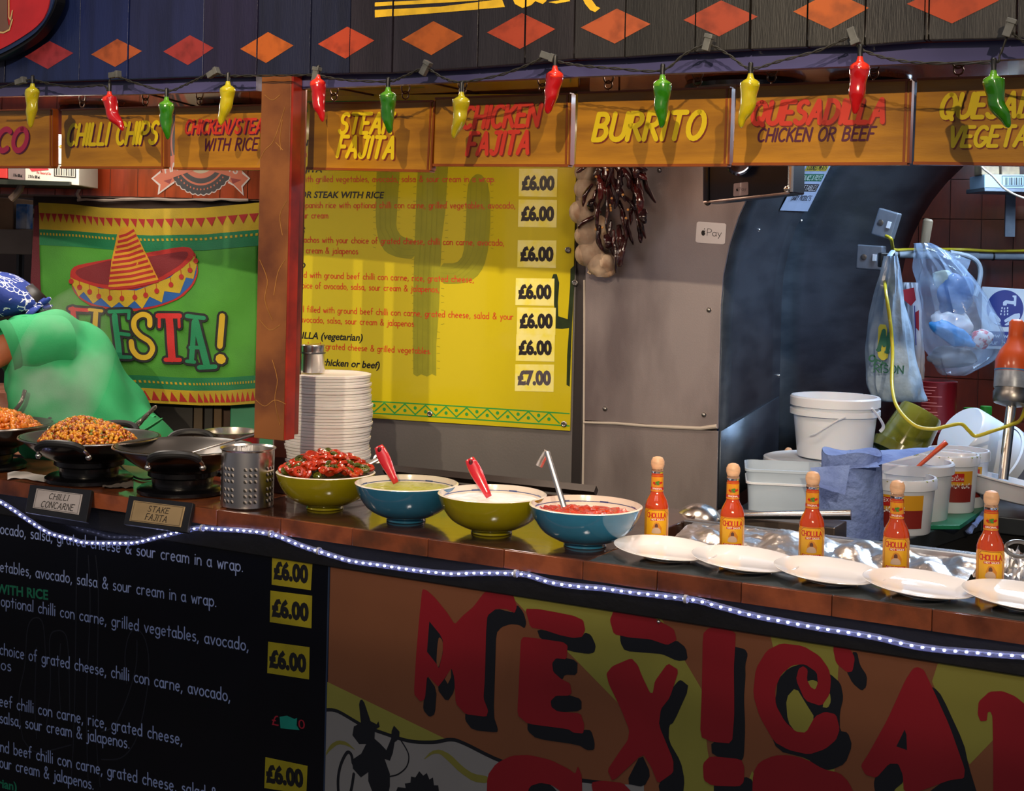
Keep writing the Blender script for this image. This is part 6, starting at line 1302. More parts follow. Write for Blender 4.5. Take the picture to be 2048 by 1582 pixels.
clab = ['yellow chilli light at far left over the cut sign', 'red chilli light in front of the chilli chips sign', 'green chilli light between the second and third signs', 'yellow chilli light left of the pillar', 'red chilli light just right of the pillar', 'green chilli light in front of the steak fajita sign', 'yellow chilli light left on the chicken fajita sign', 'red chilli light between the chicken fajita and burrito signs', 'green chilli light in front of the burrito sign', 'yellow chilli light at the left end of the quesadilla sign', 'red chilli light in front of the quesadilla sign', 'green chilli light at the far right in front of the last sign']
for i, (a, b, c) in enumerate(CHI):
    A = at_t(*a, CT - .004); B = at_t(*b, CT - .004); t = thing('chilli_light', clab[i], 'light', A, ANG, cn[c] + ' chilli lights')
    d = B - A; L_ = d.length; sd = CD * (1 if b[0] >= a[0] else -1)
    base = at_t(a[0] + .1 * (b[0] - a[0]), a[1] + .12 * (b[1] - a[1]), CT - .004)
    # bent body: hangs down first then turns towards the tip
    m1 = A + V(0, 0, -L_ * .45) + d * .12 + CD * (-.004 if c else .003); pts = cat_rom([A + V(0, 0, -L_ * .10), A.lerp(B, .3) * .5 + (A + V(0, 0, -L_ * .32)) * .5, m1.lerp(A.lerp(B, .55), .5), B.lerp(A, .22) + (V(0, 0, -.002)), B], 5)
    n = len(pts); rad = []
    for k in range(n):
        f = k / (n - 1); rad.append(.0155 * (1 - f ** 2.1) ** .8 * (1 + .05 * math.sin(f * 14)) + .0012)
    mb = MB().tube(pts, rad, 14); mb.v = [p + (CD * noise.noise(p * 60) + CN * noise.noise(p * 60 + V(3, 0, 0))) * .0022 for p in mb.v]
    part('pod', mb, cm[c], t, False, ang=180, subs=1)
    R_ = Matrix.Translation(A)
    part('cap', MB().lathe([(.0045, .006), (.0055, .001), (.007, -.003), (.0125, -.006), (.0165, -.010), (.0170, -.015), (.0158, -.018)], 18, R_, cap=False), capm[c], t, False, ang=180)
    part('socket', MB().lathe([(.0030, .026), (.0045, .024), (.0045, .006), (.005, .004)], 10, R_), black_mat, t, False)
    nearest = min(line, key=lambda q: (q - (A + V(0, 0, .026))).length)
    part('lead', MB().tube([A + V(0, 0, .024), A.lerp(nearest, .5) + V(0, 0, .014), nearest], .0018, 5), cabm, t, False)

# ================================================================ LED rope light
RT = -.013
rp = [(-60, 975), (0, 1003), (28, 1020), (60, 1042), (100, 1066), (140, 1077), (170, 1085), (225, 1086), (270, 1085), (320, 1073), (365, 1062), (400, 1056), (440, 1058), (500, 1062), (550, 1070), (600, 1090), (640, 1103), (700, 1121), (760, 1130), (830, 1140), (900, 1147), (950, 1146), (1000, 1146), (1050, 1149), (1100, 1164), (1150, 1172), (1200, 1176), (1260, 1184), (1330, 1192), (1390, 1200), (1440, 1213), (1500, 1229), (1570, 1243), (1640, 1256), (1700, 1265), (1760, 1276), (1820, 1290), (1880, 1299), (1940, 1304), (2000, 1309), (2060, 1313), (2150, 1322), (2300, 1350), (2420, 1375)]
rl = cat_rom([at_t(x, y, RT) for x, y in rp], 12)
led = thing('rope_light', 'clear rope light with white LEDs hanging in waves along the counter front', 'light', at_t(1000, 1150, RT), ANG)
rope_m = mat('rope_tube', '#8088b0', .12, 0, 0, alpha=.38, coat=.6, spec=.6)
part('clear_tube', MB().tube(rl, .0062, 12), rope_m, led, False, ang=180)
part('wire', MB().tube([p + V(0, 0, .0015) for p in rl], .0011, 5), mat('rope_wire', '#9098b8', .5, 0, 0), led, False, ang=180)
ledm = mat('led_lit', '#f4f4ff', .3, 0, 0, emit='#c8ccff', es=26)
lme = mesh_of('led', MB().ball((0, 0, 0), .0021, 8, 6, (1.3, 1, 1)), ledm)
acc = 0; nxt = .01; inv = root_mat(led).inverted(); nl_ = 0; led_pts = []
for a, b in zip(rl, rl[1:]):
    L_ = (b - a).length
    while acc + L_ >= nxt and nl_ < 280:
        p = a.lerp(b, (nxt - acc) / L_) + CN * -.002; o = bpy.data.objects.new('led', lme); COL.objects.link(o); o.parent = led; o.matrix_basis = inv @ Matrix.Translation(p); nxt += .0182; nl_ += 1; led_pts.append(p)
    acc += L_
# fixing clips of the rope
for x, y in ((405, 1056), (542, 1068), (1032, 1147), (1372, 1198), (638, 1102)):
    p = at_t(x, y, RT); part('rope_clip', MB().lathe([(.0072, -.003), (.0080, -.003), (.0080, .003), (.0072, .003), (.0072, -.003)], 14, Matrix.Translation(p) @ Matrix.Rotation(ANG, 4, 'Z') @ Matrix.Rotation(PI / 2, 4, 'Y'), cap=False), mat('clip_clear', '#a0a0a8', .3, 0, 0), led, False)
for x, y in ((1560, 1290 - 62),): pass
# ================================================================ garlic net and dried chilli bunch on the steel wall
QF = WF.shift(.05)
def qw(px, py, w=0.): u, v = QF.uv(px, py); return QF.W(u, v, w)
gar = mat('garlic_skin', '#b4a088', .55, 0, .25, 30, .1, 80, col2='#94765e'); netm = mat('garlic_net', '#a89684', .7, 0, .1, alpha=.35)
t = thing('garlic_net', 'long net of garlic bulbs hanging beside the yellow menu board', 'garlic', qw(1200, 555))
gb = [(1178, 318, 26, 24), (1172, 345, 23, 24), (1172, 378, 24, 26), (1170, 422, 32, 30), (1176, 470, 27, 26), (1176, 508, 26, 28), (1205, 528, 30, 27), (1192, 395, 18, 30), (1197, 455, 20, 30), (1200, 492, 18, 24), (1214, 540, 16, 18)]
for x, y, rx, ry in gb:
    k = 1 / 2770 * 3.78; c = qw(x, y, .0); mb = MB()
    for q in range(6):
        a = q * PI / 3; mb.ball((math.cos(a) * .30, math.sin(a) * .30, 0), .72, 8, 8, (1, 1, 1.12))
    mb.ball((0, 0, .75), .22, 6, 5, (1, 1, 2)); mb.tf(Matrix.Translation(c) @ Matrix.Rotation(random.uniform(-.5, .5), 4, 'Y') @ Matrix.Diagonal((rx * k, rx * k * .9, ry * k, 1)))
    part('garlic_bulb', mb, gar, t, False, ang=180)
outl = [((1160, 300), (1196, 300)), ((1156, 350), (1192, 350)), ((1152, 400), (1198, 400)), ((1154, 440), (1204, 440)), ((1158, 480), (1212, 480)), ((1158, 515), (1220, 515)), ((1175, 540), (1224, 540)), ((1196, 554), (1218, 554))]
vs = []
for (l, r) in outl:
    a, b = qw(*l), qw(*r); c = (a + b) / 2; h = (b - a) / 2
    for q in range(18): th = 2 * PI * q / 18; vs.append(c + h * math.cos(th) + QF.n * .042 * math.sin(th))
fs = [(i * 18 + q, i * 18 + (q + 1) % 18, (i + 1) * 18 + (q + 1) % 18, (i + 1) * 18 + q) for i in range(len(outl) - 1) for q in range(18)]
part('net', MB().add(vs, fs), netm, t, False, ang=180, subs=1)
part('root_tuft', MB().tube([qw(1180, 538), qw(1176, 545), qw(1182, 548)], .003, 5), gar, t, False)
dch = [mat('dried_chilli_%d' % k, c, .22, 0, .4, 30, .4, 50, col2=d, coat=.6) for k, (c, d) in enumerate((('#220c0e', '#3c1012'), ('#341012', '#180a0c'), ('#4c1412', '#200a0c'), ('#1a0e12', '#2c1014')))]
t = thing('dried_chilli_bunch', 'hanging bunch of dark dried chillies in front of the steel wall', 'chillies', qw(1250, 545))
rr = random.Random(4)
pods = [((1195, 330), (1174, 350)), ((1208, 325), (1204, 358)), ((1217, 320), (1206, 390)), ((1240, 330), (1250, 396)), ((1228, 350), (1262, 405)), ((1262, 330), (1290, 362)), ((1275, 328), (1303, 362)), ((1290, 345), (1310, 406)), ((1272, 350), (1278, 390)), ((1280, 370), (1294, 430)), ((1245, 390), (1275, 430)),
        ((1230, 380), (1230, 470)), ((1200, 370), (1180, 415)), ((1198, 380), (1205, 428)), ((1215, 400), (1212, 465)), ((1238, 400), (1248, 445)), ((1252, 420), (1263, 480)), ((1275, 420), (1285, 487)), ((1262, 440), (1273, 490)), ((1245, 450), (1256, 505)), ((1222, 440), (1228, 515)), ((1232, 460), (1250, 530)), ((1260, 470), (1254, 535)), ((1202, 432), (1161, 459)), ((1218, 470), (1224, 500)), ((1238, 480), (1241, 547)), ((1260, 340), (1268, 380)), ((1225, 330), (1222, 372)), ((1300, 420), (1304, 450)), ((1292, 330), (1306, 344)), ((1195, 400), (1192, 425)), ((1210, 350), (1214, 410)), ((1250, 350), (1244, 420)), ((1265, 400), (1258, 450)), ((1285, 400), (1298, 478)), ((1205, 450), (1214, 508))]
pods += [((1200 + rr.random() * 90, 300 + rr.random() * 60), None) for _ in range(16)]
for a, b in pods:
    if b is None: b = (a[0] + rr.uniform(-14, 18), a[1] + rr.uniform(40, 70))
    w0 = rr.uniform(.0, .07); A = qw(*a, w0); B = qw(*b, w0 + rr.uniform(-.02, .03)); m_ = A.lerp(B, .5) + WD * rr.uniform(-.012, .012) + QF.n * .01
    c = cat_rom([A, m_, B], 6); n = len(c); r0 = rr.uniform(.0085, .0125)
    rad = [r0 * (math.sin(PI * (.12 + .86 * k / (n - 1))) ** .6) * (1 + .12 * math.sin(k * 2.2)) + .0012 for k in range(n)]
    mb = MB().tube(c, rad, 8, flat=(1, .6)); mb.v = [p + V(1, 1, .3) * .004 * noise.noise(p * 55) for p in mb.v]
    part('dried_chilli', mb, rr.choice(dch), t, False, ang=60, subs=1)
for _ in range(12):
    p = qw(rr.uniform(1205, 1275), rr.uniform(340, 470), .08); part('seed_spot', MB().ball(p, .0035, 6, 4, (1, .5, 1)), mat('stem_gold', '#a87430', .5, 0, .2), t, False)
part('hanging_string', MB().tube([qw(1240, 300, .03), at_depth(1236, 330, 3.78) + V(0, 0, .28)], .003, 6), cabm, t, False)

# ================================================================ black terminal screen box with ring, stickers
XF = counter_frame(.42)
t = thing('black_monitor_box', 'tilted black box with a small payment sticker under the signs', 'box', XF.W(*XF.uv(1490, 400)), ANG)
q = uvs(XF, [(1405, 300), (1588, 290), (1586, 386), (1405, 406)])
bk = mat('gloss_black_box', '#0a0c1c', .35, .1, .3, 10, coat=.15, col2='#14182c')
part('casing', MB().prism(q, XF.W, -.08, 0), bk, t, False, smooth=False, bevel=.003)
part('side_rail', MB().tube([XF.W(*XF.uv(1584, 292), .004), XF.W(*XF.uv(1582, 384), .004)], .006, 8), steel, t, False)
part('bottom_trim', MB().tube([XF.W(*XF.uv(1408, 405), .002), XF.W(*XF.uv(1580, 386), .002)], .0028, 6), mat('trim_tan', '#a08c84', .4, .3, 0), t, False)
part('left_rail', MB().tube([XF.W(*XF.uv(1416, 300), .003), XF.W(*XF.uv(1416, 402), .003)], .0035, 6), black_metal, t, False)
part('knob', MB().ball(XF.W(*XF.uv(1577, 379), .01), .0075, 10, 8), steel, t, False); part('foot', MB().ball(XF.W(*XF.uv(1412, 404), -.01), .008, 8, 6), black_metal, t, False)
R_ = Matrix.Translation(XF.W(*XF.uv(1486, 328), .012)) @ Matrix.Rotation(ANG, 4, 'Z') @ Matrix.Rotation(PI / 2 - .25, 4, 'X')
part('lens_ring', MB().lathe([(.024, 0), (.029, .004), (.030, .010), (.027, .014), (.023, .012), (.022, .004), (.024, 0)], 40, R_, cap=False), mat('ring_dark', '#28344a', .15, .8, 0, coat=.5), t, False)
part('lens', MB().lathe([(0, .003), (.018, .003), (.023, .006)], 30, R_, cap=False), mat('lens_grey', '#5c5860', .1, .3, .4, 8, coat=.8), t, False)
def pay_sticker(fr, q, par_lab, w=.001, parent=None, dim='#c8c4c8'):
    u = uvs(fr, q); c = (sum(a for a, b in u) / 4, sum(b for a, b in u) / 4); W_ = u[1][0] - u[0][0]; H_ = u[0][1] - u[3][1]
    m = mat('pay_white_' + dim[1:], dim, .4, 0, .04)
    if parent is None:
        t = thing('payment_sticker', par_lab, 'sticker', fr.W(*c, w)); 
    else: t = parent
    o = part('sticker_face', MB().prism(chaikin(u, 2, .06), fr.W, w, w + .0008), m, t, False, smooth=False)
    ax = Vector((u[1][0] - u[0][0], u[1][1] - u[0][1])).normalized(); ay = Vector((-ax.y, ax.x))
    fn = lambda a, b, w_: fr.W(c[0] + ax.x * a * W_ + ay.x * b * W_, c[1] + ax.y * a * W_ + ay.y * b * W_, w_)
    mb = MB(); body = [(-.225, .055), (-.26, .075), (-.30, .06), (-.325, .0), (-.31, -.07), (-.275, -.11), (-.25, -.10), (-.225, -.11), (-.195, -.07), (-.18, -.035), (-.205, -.01), (-.205, .03), (-.185, .055), (-.205, .072)]
    mb.flat(chaikin(body, 1), fn, w + .0012); mb.flat(chaikin([(-.245, .09), (-.235, .13), (-.205, .15), (-.210, .115)], 1), fn, w + .0012)
    for s_ in stroke_line('Pay', .12)[0]: ribbon(mb, [(-.12 + x * .30, -.095 + y * .23) for x, y in s_], .018, fn, w + .0012, 5)
    part('pay_mark', mb, ink, o, False, kind='stuff')
pay_sticker(XF, [(1468, 367), (1497, 364), (1497, 390), (1467, 393)], '', .001, t, '#a89ca4')
SF2 = WF.shift(-.006)
pay_sticker(SF2, [(1394, 443), (1453, 447), (1450, 489), (1391, 485)], 'white payment sticker on the steel wall beside the arch edge')
# food storage label sheet on the vaulted steel
def recess_pt(x, y, s_=.5, off=.004):
    """the point of the vault lining on the line of sight: solve for the arch angle"""
    best = None
    for k in range(0, 160):
        sv = .02 + k * .0125; fl = .25 * max(0, sv - .885)
        d = ray(x, y)
        # side plane point at this depth
        P0 = tun(uA, 0, sv); zz = None
        # ray depth where ray meets cross-section plane (normal TD)
        kk = TD.dot(P0 - CAM) / TD.dot(d); Q = CAM + d * kk; rel = Q - P0; u = WD.dot(rel) / 1.0
        # oblique: TD not perpendicular to WD, remove component
        u = (rel.x * TD.y - rel.y * TD.x) / (WD.x * TD.y - WD.y * TD.x); z = Q.z
        a = fl + (RA * (1 - math.sqrt(max(0, 1 - ((z - ZS) / (RA * .95)) ** 2))) if z > ZS else 0)
        e = abs(u - a)
        if best is None or e < best[0]: best = (e, Q, sv)
    return best[1]
t = thing('label_sheet', 'pale sheet of food storage labels stuck on the curved steel lining', 'label sheet', recess_pt(1585, 415))
LQ = [(1608, 322), (1662, 322), (1612, 421), (1556, 419)]
def LP(a, b, w=0.):  # bilinear over the sheet
    x = (LQ[0][0] * (1 - a) + LQ[1][0] * a) * (1 - b) + (LQ[3][0] * (1 - a) + LQ[2][0] * a) * b; y = (LQ[0][1] * (1 - a) + LQ[1][1] * a) * (1 - b) + (LQ[3][1] * (1 - a) + LQ[2][1] * a) * b
    return x, y
cs = [[recess_pt(*LP(i, j / 3)) for i in (0, 1)] for j in range(4)]
def LW(a, b, w):
    j = min(int(b * 3), 2); f = b * 3 - j; p = cs[j][0].lerp(cs[j][1], a).lerp(cs[j + 1][0].lerp(cs[j + 1][1], a), f)
    n = (cs[j][1] - cs[j][0]).cross(cs[j + 1][0] - cs[j][0]).normalized(); n = n if n.dot(CAM - p) > 0 else -n
    return p + n * (.006 + w)
part('sheet', MB().grid(lambda a, b: LW(a, b, 0), 2, 6), mat('sheet_blue_white', '#98a6c4', .5, 0, .05), t, False, kind=None)
for k, (tx, c, tc_) in enumerate((('COOKED MEATS', '#b0a030', '#18181c'), ('SALADS & FRUITS', '#0c5c44', '#c0d0cc'), ('VEGETABLES', '#18141c', '#b8b8c0'), ('DAIRY PRODUCTS', '#98a6c4', '#20202c'))):
    b0 = .03 + k * .21; mb = MB(); mb.add([LW(.12, b0 + .15, .0006), LW(.92, b0 + .15, .0006), LW(.92, b0, .0006), LW(.12, b0, .0006)], [(0, 1, 2, 3)]); o = part('label_strip', mb, mat('strip_' + c[1:], c, .5, 0, 0), t, False)
    L_, wd_ = stroke_line(tx); mb = MB()
    for s_ in L_: ribbon(mb, [(.17 + x / wd_ * .70, b0 + .125 - y * .10) for x, y in s_], .012, LW, .0012, 0)
    part('lettering', mb, mat('ls_' + tc_[1:], tc_, .5, 0, 0), o, False, kind='stuff')

# ================================================================ foil-lined well behind the bottles
foil = mat('foil', '#e8e4e2', .30, 1., .03, 20, .25, 40)
sa, sb_ = st(at_z(1250, 1100, 1.))[0], st(at_z(1930, 1160, 1.))[0]
t = thing('steel_well', 'steel rimmed serving well lined with crumpled foil behind the bottles', 'well', S((sa + sb_) / 2, .4, .8), ANG)
def foilz(a, b): return .968 + .018 * noise.noise(V(a * 6, b * 8, 1)) + .022 * abs(noise.noise(V(a * 13, b * 16, 3))) + .004 * abs(noise.noise(V(a * 45, b * 45, 5)))
part('foil_lining', MB().grid(lambda a, b: S(sa + (sb_ - sa) * a, .255 + .25 * b, foilz(sa + (sb_ - sa) * a, b * .25) + .028 * max(0, b - .55) / .45), 150, 36), foil, t, False, ang=28)
part('rim', MB().prism([(sa - .02, .502), (sb_ + .04, .502), (sb_ + .04, .528), (sa - .02, .528)], lambda u, v, w: S(u, v, w), .985, 1.004), steel, t, False, smooth=False, bevel=.003)
part('gap_block', MB().prism([(sb_ + .004, .26), (sb_ + .04, .26), (sb_ + .04, .50), (sb_ + .004, .50)], lambda u, v, w: S(u, v, w), .9, .985), mat('dark_gap', '#2c2824', .5, .4, .2), t, False, smooth=False)  # solid dark block, its colour stands for the shade in the gap
part('tank', MB().prism([(sa - .02, .50), (sb_ + .04, .50), (sb_ + .04, .51), (sa - .02, .51)], lambda u, v, w: S(u, v, w), .72, .984), steel_dull, t, False, smooth=False)
# crumpled foil and tongs at the right end
s2, s3 = st(at_z(1935, 1160, 1.))[0], st(at_z(2330, 1240, 1.))[0]
mb = MB().grid(lambda a, b: S(s2 + (s3 - s2) * a, .255 + .27 * b, .985 + .05 * abs(noise.noise(V(a * 8, b * 5, 9))) + .03 * noise.noise(V(a * 20, b * 12, 3)) + .012 * noise.noise(V(a * 60, b * 40, 5))), 70, 40)
solo('foil_sheet', mb, foil, 'crumpled foil heap at the right end behind the last bottle', 'foil', ang=25)
ta = at_depth(2038, 1098, 2.72); mb = MB().tube([ta + V(.026 * math.cos(a) - .0, .01 * math.sin(a), .013 * math.sin(a)) for a in [2 * PI * k / 20 for k in range(21)]], .0042, 8)
mb.tube([ta + V(.02, 0, 0), ta + V(.12, .02, .01)], .005, 8); solo('tongs', mb, steel_dull, 'steel ring handle of tongs lying on the foil at the right edge', 'tongs')
# steel ladle lying over the rim
A = at_depth(1702, 1029, 3.12); B = at_depth(1480, 1031, 3.20); Cc_ = at_depth(1400, 1040, 3.24)
t = thing('ladle', 'large steel ladle lying across the well behind the bottles', 'ladle', (A + Cc_) / 2)
part('handle', MB().tube([A, A.lerp(B, .5), B, B.lerp(Cc_, .45)], [.0125, .0105, .008, .006], 12), steel, t, False)
mb = MB().lathe([(.058 * math.sin(a), .052 * math.cos(a)) for a in [k * PI / 2 / 10 for k in range(11)]], 28, Matrix.Translation(Cc_ + V(-.005, 0, -.016)) @ Matrix.Rotation(-.25, 4, 'Y'), cap=False)
o = part('bowl', mb, steel, t, False, ang=180); q = o.modifiers.new('s', 'SOLIDIFY'); q.thickness = .002

# ================================================================ back worktop in the recess
WZ = .93
wt = [at_z(*p, WZ) for p in ((1500, 1090), (1640, 1092), (1820, 1077), (1962, 1029), (2260, 1062))]
pts2 = [(p.x, p.y) for p in wt] + [(wt[-1].x + .3, 4.6), (1.5, 5.2), (1.35, 5.25), (uA * 0 + .62, 3.72)]
t = thing('back_worktop', 'dark steel worktop in the recess carrying tubs and buckets', 'worktop', (1.2, 4.0, 0))
part('top', MB().prism(pts2, lambda u, v, w: V(u, v, w), WZ - .045, WZ), mat('worktop_steel', '#4c5258', .3, .7, .2, 6), t, False, smooth=False, bevel=.003)
part('carcass', MB().prism([(a * .985 + .02, b + .02) for a, b in pts2], lambda u, v, w: V(u, v, w), .02, WZ - .046), mat('void_black', '#070708', .9, 0, 0), t, False, smooth=False)
mb = MB().box((0, 0, 0), (.30, .10, .16)); mb.tf(Matrix.Translation(at_depth(1555, 1068, 3.25) + V(0, 0, -.04)) @ Matrix.Rotation(ANG, 4, 'Z')); solo('steel_tray', mb, mat('tray_brown', '#6c6058', .35, .7, .25, 6), 'dull steel tray edge behind the ladle handle', 'tray', smooth=False, bevel=.003)
tubw = mat('tub_white', '#ccd2dc', .3, 0, .04, 8, sss=.1, coat=.2); tubt = mat('tub_clear', '#b4c4d4', .25, 0, .1, 6, alpha=.72, coat=.3)
def recess_tub(name, lab, px, py, R, h, z=WZ, y=None, tap=.88, m=tubw, lidh=.0, handle=False, rimr=1.05):
    p = at_z(px, py, z) if y is None else at_depth(px, py, y)
    t = thing(name, lab, 'tub' if 'tub' in name else 'bucket', (p.x, p.y, z if y is None else p.z), 0)
    pr = [(0, 0), (R * tap * .98, 0), (R * tap, .003), (R * .985, h - .03), (R * .99, h)]
    part('wall', MB().lathe(pr, 48, cap=False), m, t)
    part('rim', MB().lathe([(R * .99, h - .028), (R * rimr, h - .026), (R * rimr, h - .004), (R * 1.02, h), (R * .96, h), (R * .955, h - .03), (R * tap * .93, .01), (0, .008)], 48, cap=False), m, t)
    return t, p, R, h
# rectangular translucent tubs at the left
def rect_tub(lab, quad_px, z, h, m, dw=.16):
    a, b = at_z(*quad_px[0], z), at_z(*quad_px[1], z); ax = (b - a); L_ = ax.length; ax.normalize(); ay = V(-ax.y, ax.x, 0); c = a + ax * L_ / 2 + ay * dw / 2
    t = thing('rectangular_tub', lab, 'tub', (c.x, c.y, z), math.atan2(ax.y, ax.x)); r = .02
    def ring(k, zz): 
        x, y = L_ / 2 * k, dw / 2 * k; q = []
        for sx, sy, a0 in ((1, -1, -90), (1, 1, 0), (-1, 1, 90), (-1, -1, 180)):
            for i in range(4): a_ = math.radians(a0 + 30 * i); q.append(V(sx * (x - r) + r * math.cos(a_), sy * (y - r) + r * math.sin(a_), zz))
        return q
    def loop(rs):
        vs = [p for q in rs for p in q]; n = 16; fs = [(i * n + k, i * n + (k + 1) % n, (i + 1) * n + (k + 1) % n, (i + 1) * n + k) for i in range(len(rs) - 1) for k in range(n)]; return MB().add(vs, fs)
    mb = loop([ring(.9, 0), ring(.93, h * .75), ring(.965, h * .76), ring(1, h)]); mb.f.append(tuple(range(16))[::-1]); mb.m.append(0); part('wall', mb, m, t)
    part('rim', loop([ring(1, h), ring(1.03, h - .006), ring(1.03, h), ring(.98, h + .001), ring(.88, .006)]), m, t); part('ledge', loop([ring(.965, h * .74), ring(1.0, h * .75), ring(1.0, h * .78), ring(.96, h * .785)]), tubw, t); return t
rect_tub('translucent rectangular tub behind the second bottle', ((1490, 1058), (1648, 1066)), WZ, .148, tubt, .17)
bt_, bp, bR, bh = recess_tub('round_tub', 'wide white tub with lid carrying the empty bucket', 1640, 1010, .150, .118)
part('lid', MB().lathe([(0, .126), (.142, .126), (.148, .130), (.155, .128), (.156, .116), (.152, .114)], 48, cap=False), tubw, bt_)
k_, kp, kR, kh = recess_tub('white_bucket', 'empty white bucket with a hanging handle standing on a lidded tub', 1668, 912, .116, .166, z=WZ + .1315, tap=.86)
kb = at_z(1668, 912, WZ + .1315)
part('rib', MB().lathe([(kR * .975, kh - .052), (kR * 1.05, kh - .050), (kR * 1.05, kh - .036), (kR * .98, kh - .034)], 48, cap=False), tubw, k_)
hp = [V(kR * 1.04 * math.cos(math.radians(a)), kR * 1.04 * math.sin(math.radians(a)), kh - .045 - .055 * abs(math.sin(math.radians(a + 20)) ** 1)) for a in range(-20 - 0, -201, -12)]
part('handle', MB().tube([V(-.085, -.088, kh - .10), V(-.075, -.10, kh - .095), V(-.02, -.118, kh - .055), V(.0, -.122, kh - .045)], [.004, .005, .005, .006], 8, flat=(1, .5)), tubw, k_)
part('handle', MB().tube(cat_rom([V(.075, -.10, kh - .022), V(.10, -.085, kh - .05), V(.118, -.06, kh - .075), V(.112, -.05, kh - .090)], 4), .0048, 8, flat=(1, .6)), tubw, k_)
# cork stopper of something behind
mb = MB().ball(at_depth(1577, 903, 3.95), .012, 12, 8); mb.tube([at_depth(1577, 903, 3.95), at_depth(1577, 930, 3.95)], .008, 8); solo('wooden_knob', mb, wood, 'small round wooden knob behind the bucket base', 'wooden_knob')  # plain round wooden knob
# blue paper roll with a loose sheet
blu = mat('blue_paper', '#6a80b4', .85, 0, .15, 12, .6, 60, col2='#5468a0')
c = at_z(1700, 1072, WZ); R = .080; h = .205
def br(a, b):
    th = 2 * PI * a; rr_ = R * (1 - .12 * b) * (1 + .05 * noise.noise(V(math.cos(th) * 2.5, math.sin(th) * 2.5, b * 2.5)) + .02 * noise.noise(V(math.cos(th) * 9, math.sin(th) * 9, b * 12)))
    return c + V(rr_ * math.cos(th), rr_ * math.sin(th) * .9, h * b + .006 * math.sin(3 * th) * b)
t = thing('blue_paper_roll', 'roll of crumpled blue paper standing behind the third bottle', 'paper roll', c)
part('roll', MB().grid(br, 60, 30), blu, t, False, ang=60); part('roll_top', MB().grid(lambda a, b: c + V(R * .88 * b * math.cos(2 * PI * a), R * .8 * b * math.sin(2 * PI * a), h - .012 * (1 - b) + .006 * math.sin(6 * PI * a) * b), 40, 4), blu, t, False)
def quad_cloth(A, B, C_, D_, nu=24, nv=12, amp=.006):
    def f(a, b): p = (A.lerp(B, a)).lerp(D_.lerp(C_, a), b); return p + V(0, -1, .4) * amp * (noise.noise(V(a * 5, b * 4, 7)) + .4 * noise.noise(V(a * 16, b * 11, 7)))
    return MB().grid(f, nu, nv)
part('loose_sheet', quad_cloth(at_depth(1692, 938, 3.30), at_depth(1760, 934, 3.26), at_depth(1740, 902, 3.42), at_depth(1696, 900, 3.40)), blu, t, False, ang=60)
part('loose_sheet', quad_cloth(at_depth(1740, 935, 3.27), at_depth(1870, 898, 3.45), at_depth(1868, 894, 3.55), at_depth(1735, 902, 3.42)), blu, t, False, ang=60)
part('loose_sheet', quad_cloth(at_depth(1620, 935, 3.26), at_depth(1700, 930, 3.22), at_depth(1690, 990, 3.20), at_depth(1640, 975, 3.22), 20, 14, .004), blu, t, False, ang=60)
# labelled salsa and guacamole tubs
tred = mat('tub_label_red', '#7c2018', .45, 0, .15, 20); tyel = mat('tub_label_yellow', '#c8921c', .4, 0, .1, 10)
def label_on(t, p, R, h, z0, z1, a0, a1, words, cut=.4, tap=.88):
    view = math.atan2(-p.y, -p.x)
    def Rz(z): return R * (tap + (.985 - tap) * z / (h - .03)) + .0008
    fn = lambda u, v, w: V((Rz(v) + w) * math.cos(view + u), (Rz(v) + w) * math.sin(view + u), v)
    def blk(b0, b1, m, w, nm, par=t, aa=a0, bb=a1): mb = MB().grid(lambda a, b: fn(aa + (bb - aa) * a, b0 + (b1 - b0) * b, w), 14, 1); return part(nm, mb, m, par)
    o = blk(z0, z1, tyel, 0, 'label'); blk(z0, z0 + (z1 - z0) * .55, tred, .0004, 'label_band', o)
    am = a0 + (a1 - a0) * cut
    blk(z0 + (z1 - z0) * .66, z0 + (z1 - z0) * .93, mat('tub_logo_red', '#a82018', .4, 0, 0), .0006, 'label_logo', o, am, am + .58)
    mb = MB()
    for s_, u0, u1, z, hh, th in words:
        L_, wd_ = stroke_line(s_)
        for q in L_: ribbon(mb, [(u0 + (u1 - u0) * x / wd_, z + y * hh) for x, y in q], hh * th * 1.0, lambda u, v, w: fn(u, v, w), .0012, 0)
    part('lettering', mb, paint('#d8dce0'), o, kind='stuff')
g1 = recess_tub('labelled_tub', 'front white tub with a red and yellow label behind the fourth bottle', 1795, 1060, .089, .136)
label_on(*g1, .018, .100, -.55, .75, [('MEXICANA', -.50, .12, .083, .008, .25), ('GUACAMOLE', -.5, .18, .058, .012, .3)], .05)
g2 = recess_tub('white_tub', 'larger white tub behind the labelled tub with the orange spatula in it', 1822, 1040, .101, .154)
g3 = recess_tub('labelled_tub', 'tub with a premium label standing on the green chopping board', 1893, 1018, .079, .150, z=WZ + .012)
label_on(*g3, .030, .112, -.35, .95, [('LA', .26, .36, .098, .006, .25), ('MEXICANA', .06, .56, .088, .008, .25), ('PREMIUM GUAC', -.1, .82, .068, .011, .3)], .27)
g4 = recess_tub('labelled_tub', 'partly hidden red labelled tub behind the premium tub', 1915, 1008, .079, .150, z=WZ + .012)
label_on(*g4, .030, .112, -.5, .9, [('GUACAMOLE', -.2, .5, .068, .011, .3)], .5)
for g in (g1, g3):
    mb = MB(); rr = random.Random(8)
    for _ in range(50):
        a = rr.uniform(0, 6.28); mb.ball((g[2] * 1.03 * math.cos(a), g[2] * 1.03 * math.sin(a), g[3] - rr.random() * .012), rr.uniform(.0015, .004), 5, 4, (1, 1, .5))
    part('guacamole_smear', mb, mat('guac_smear', '#8c9448', .5, 0, .2), g[0], kind='stuff')
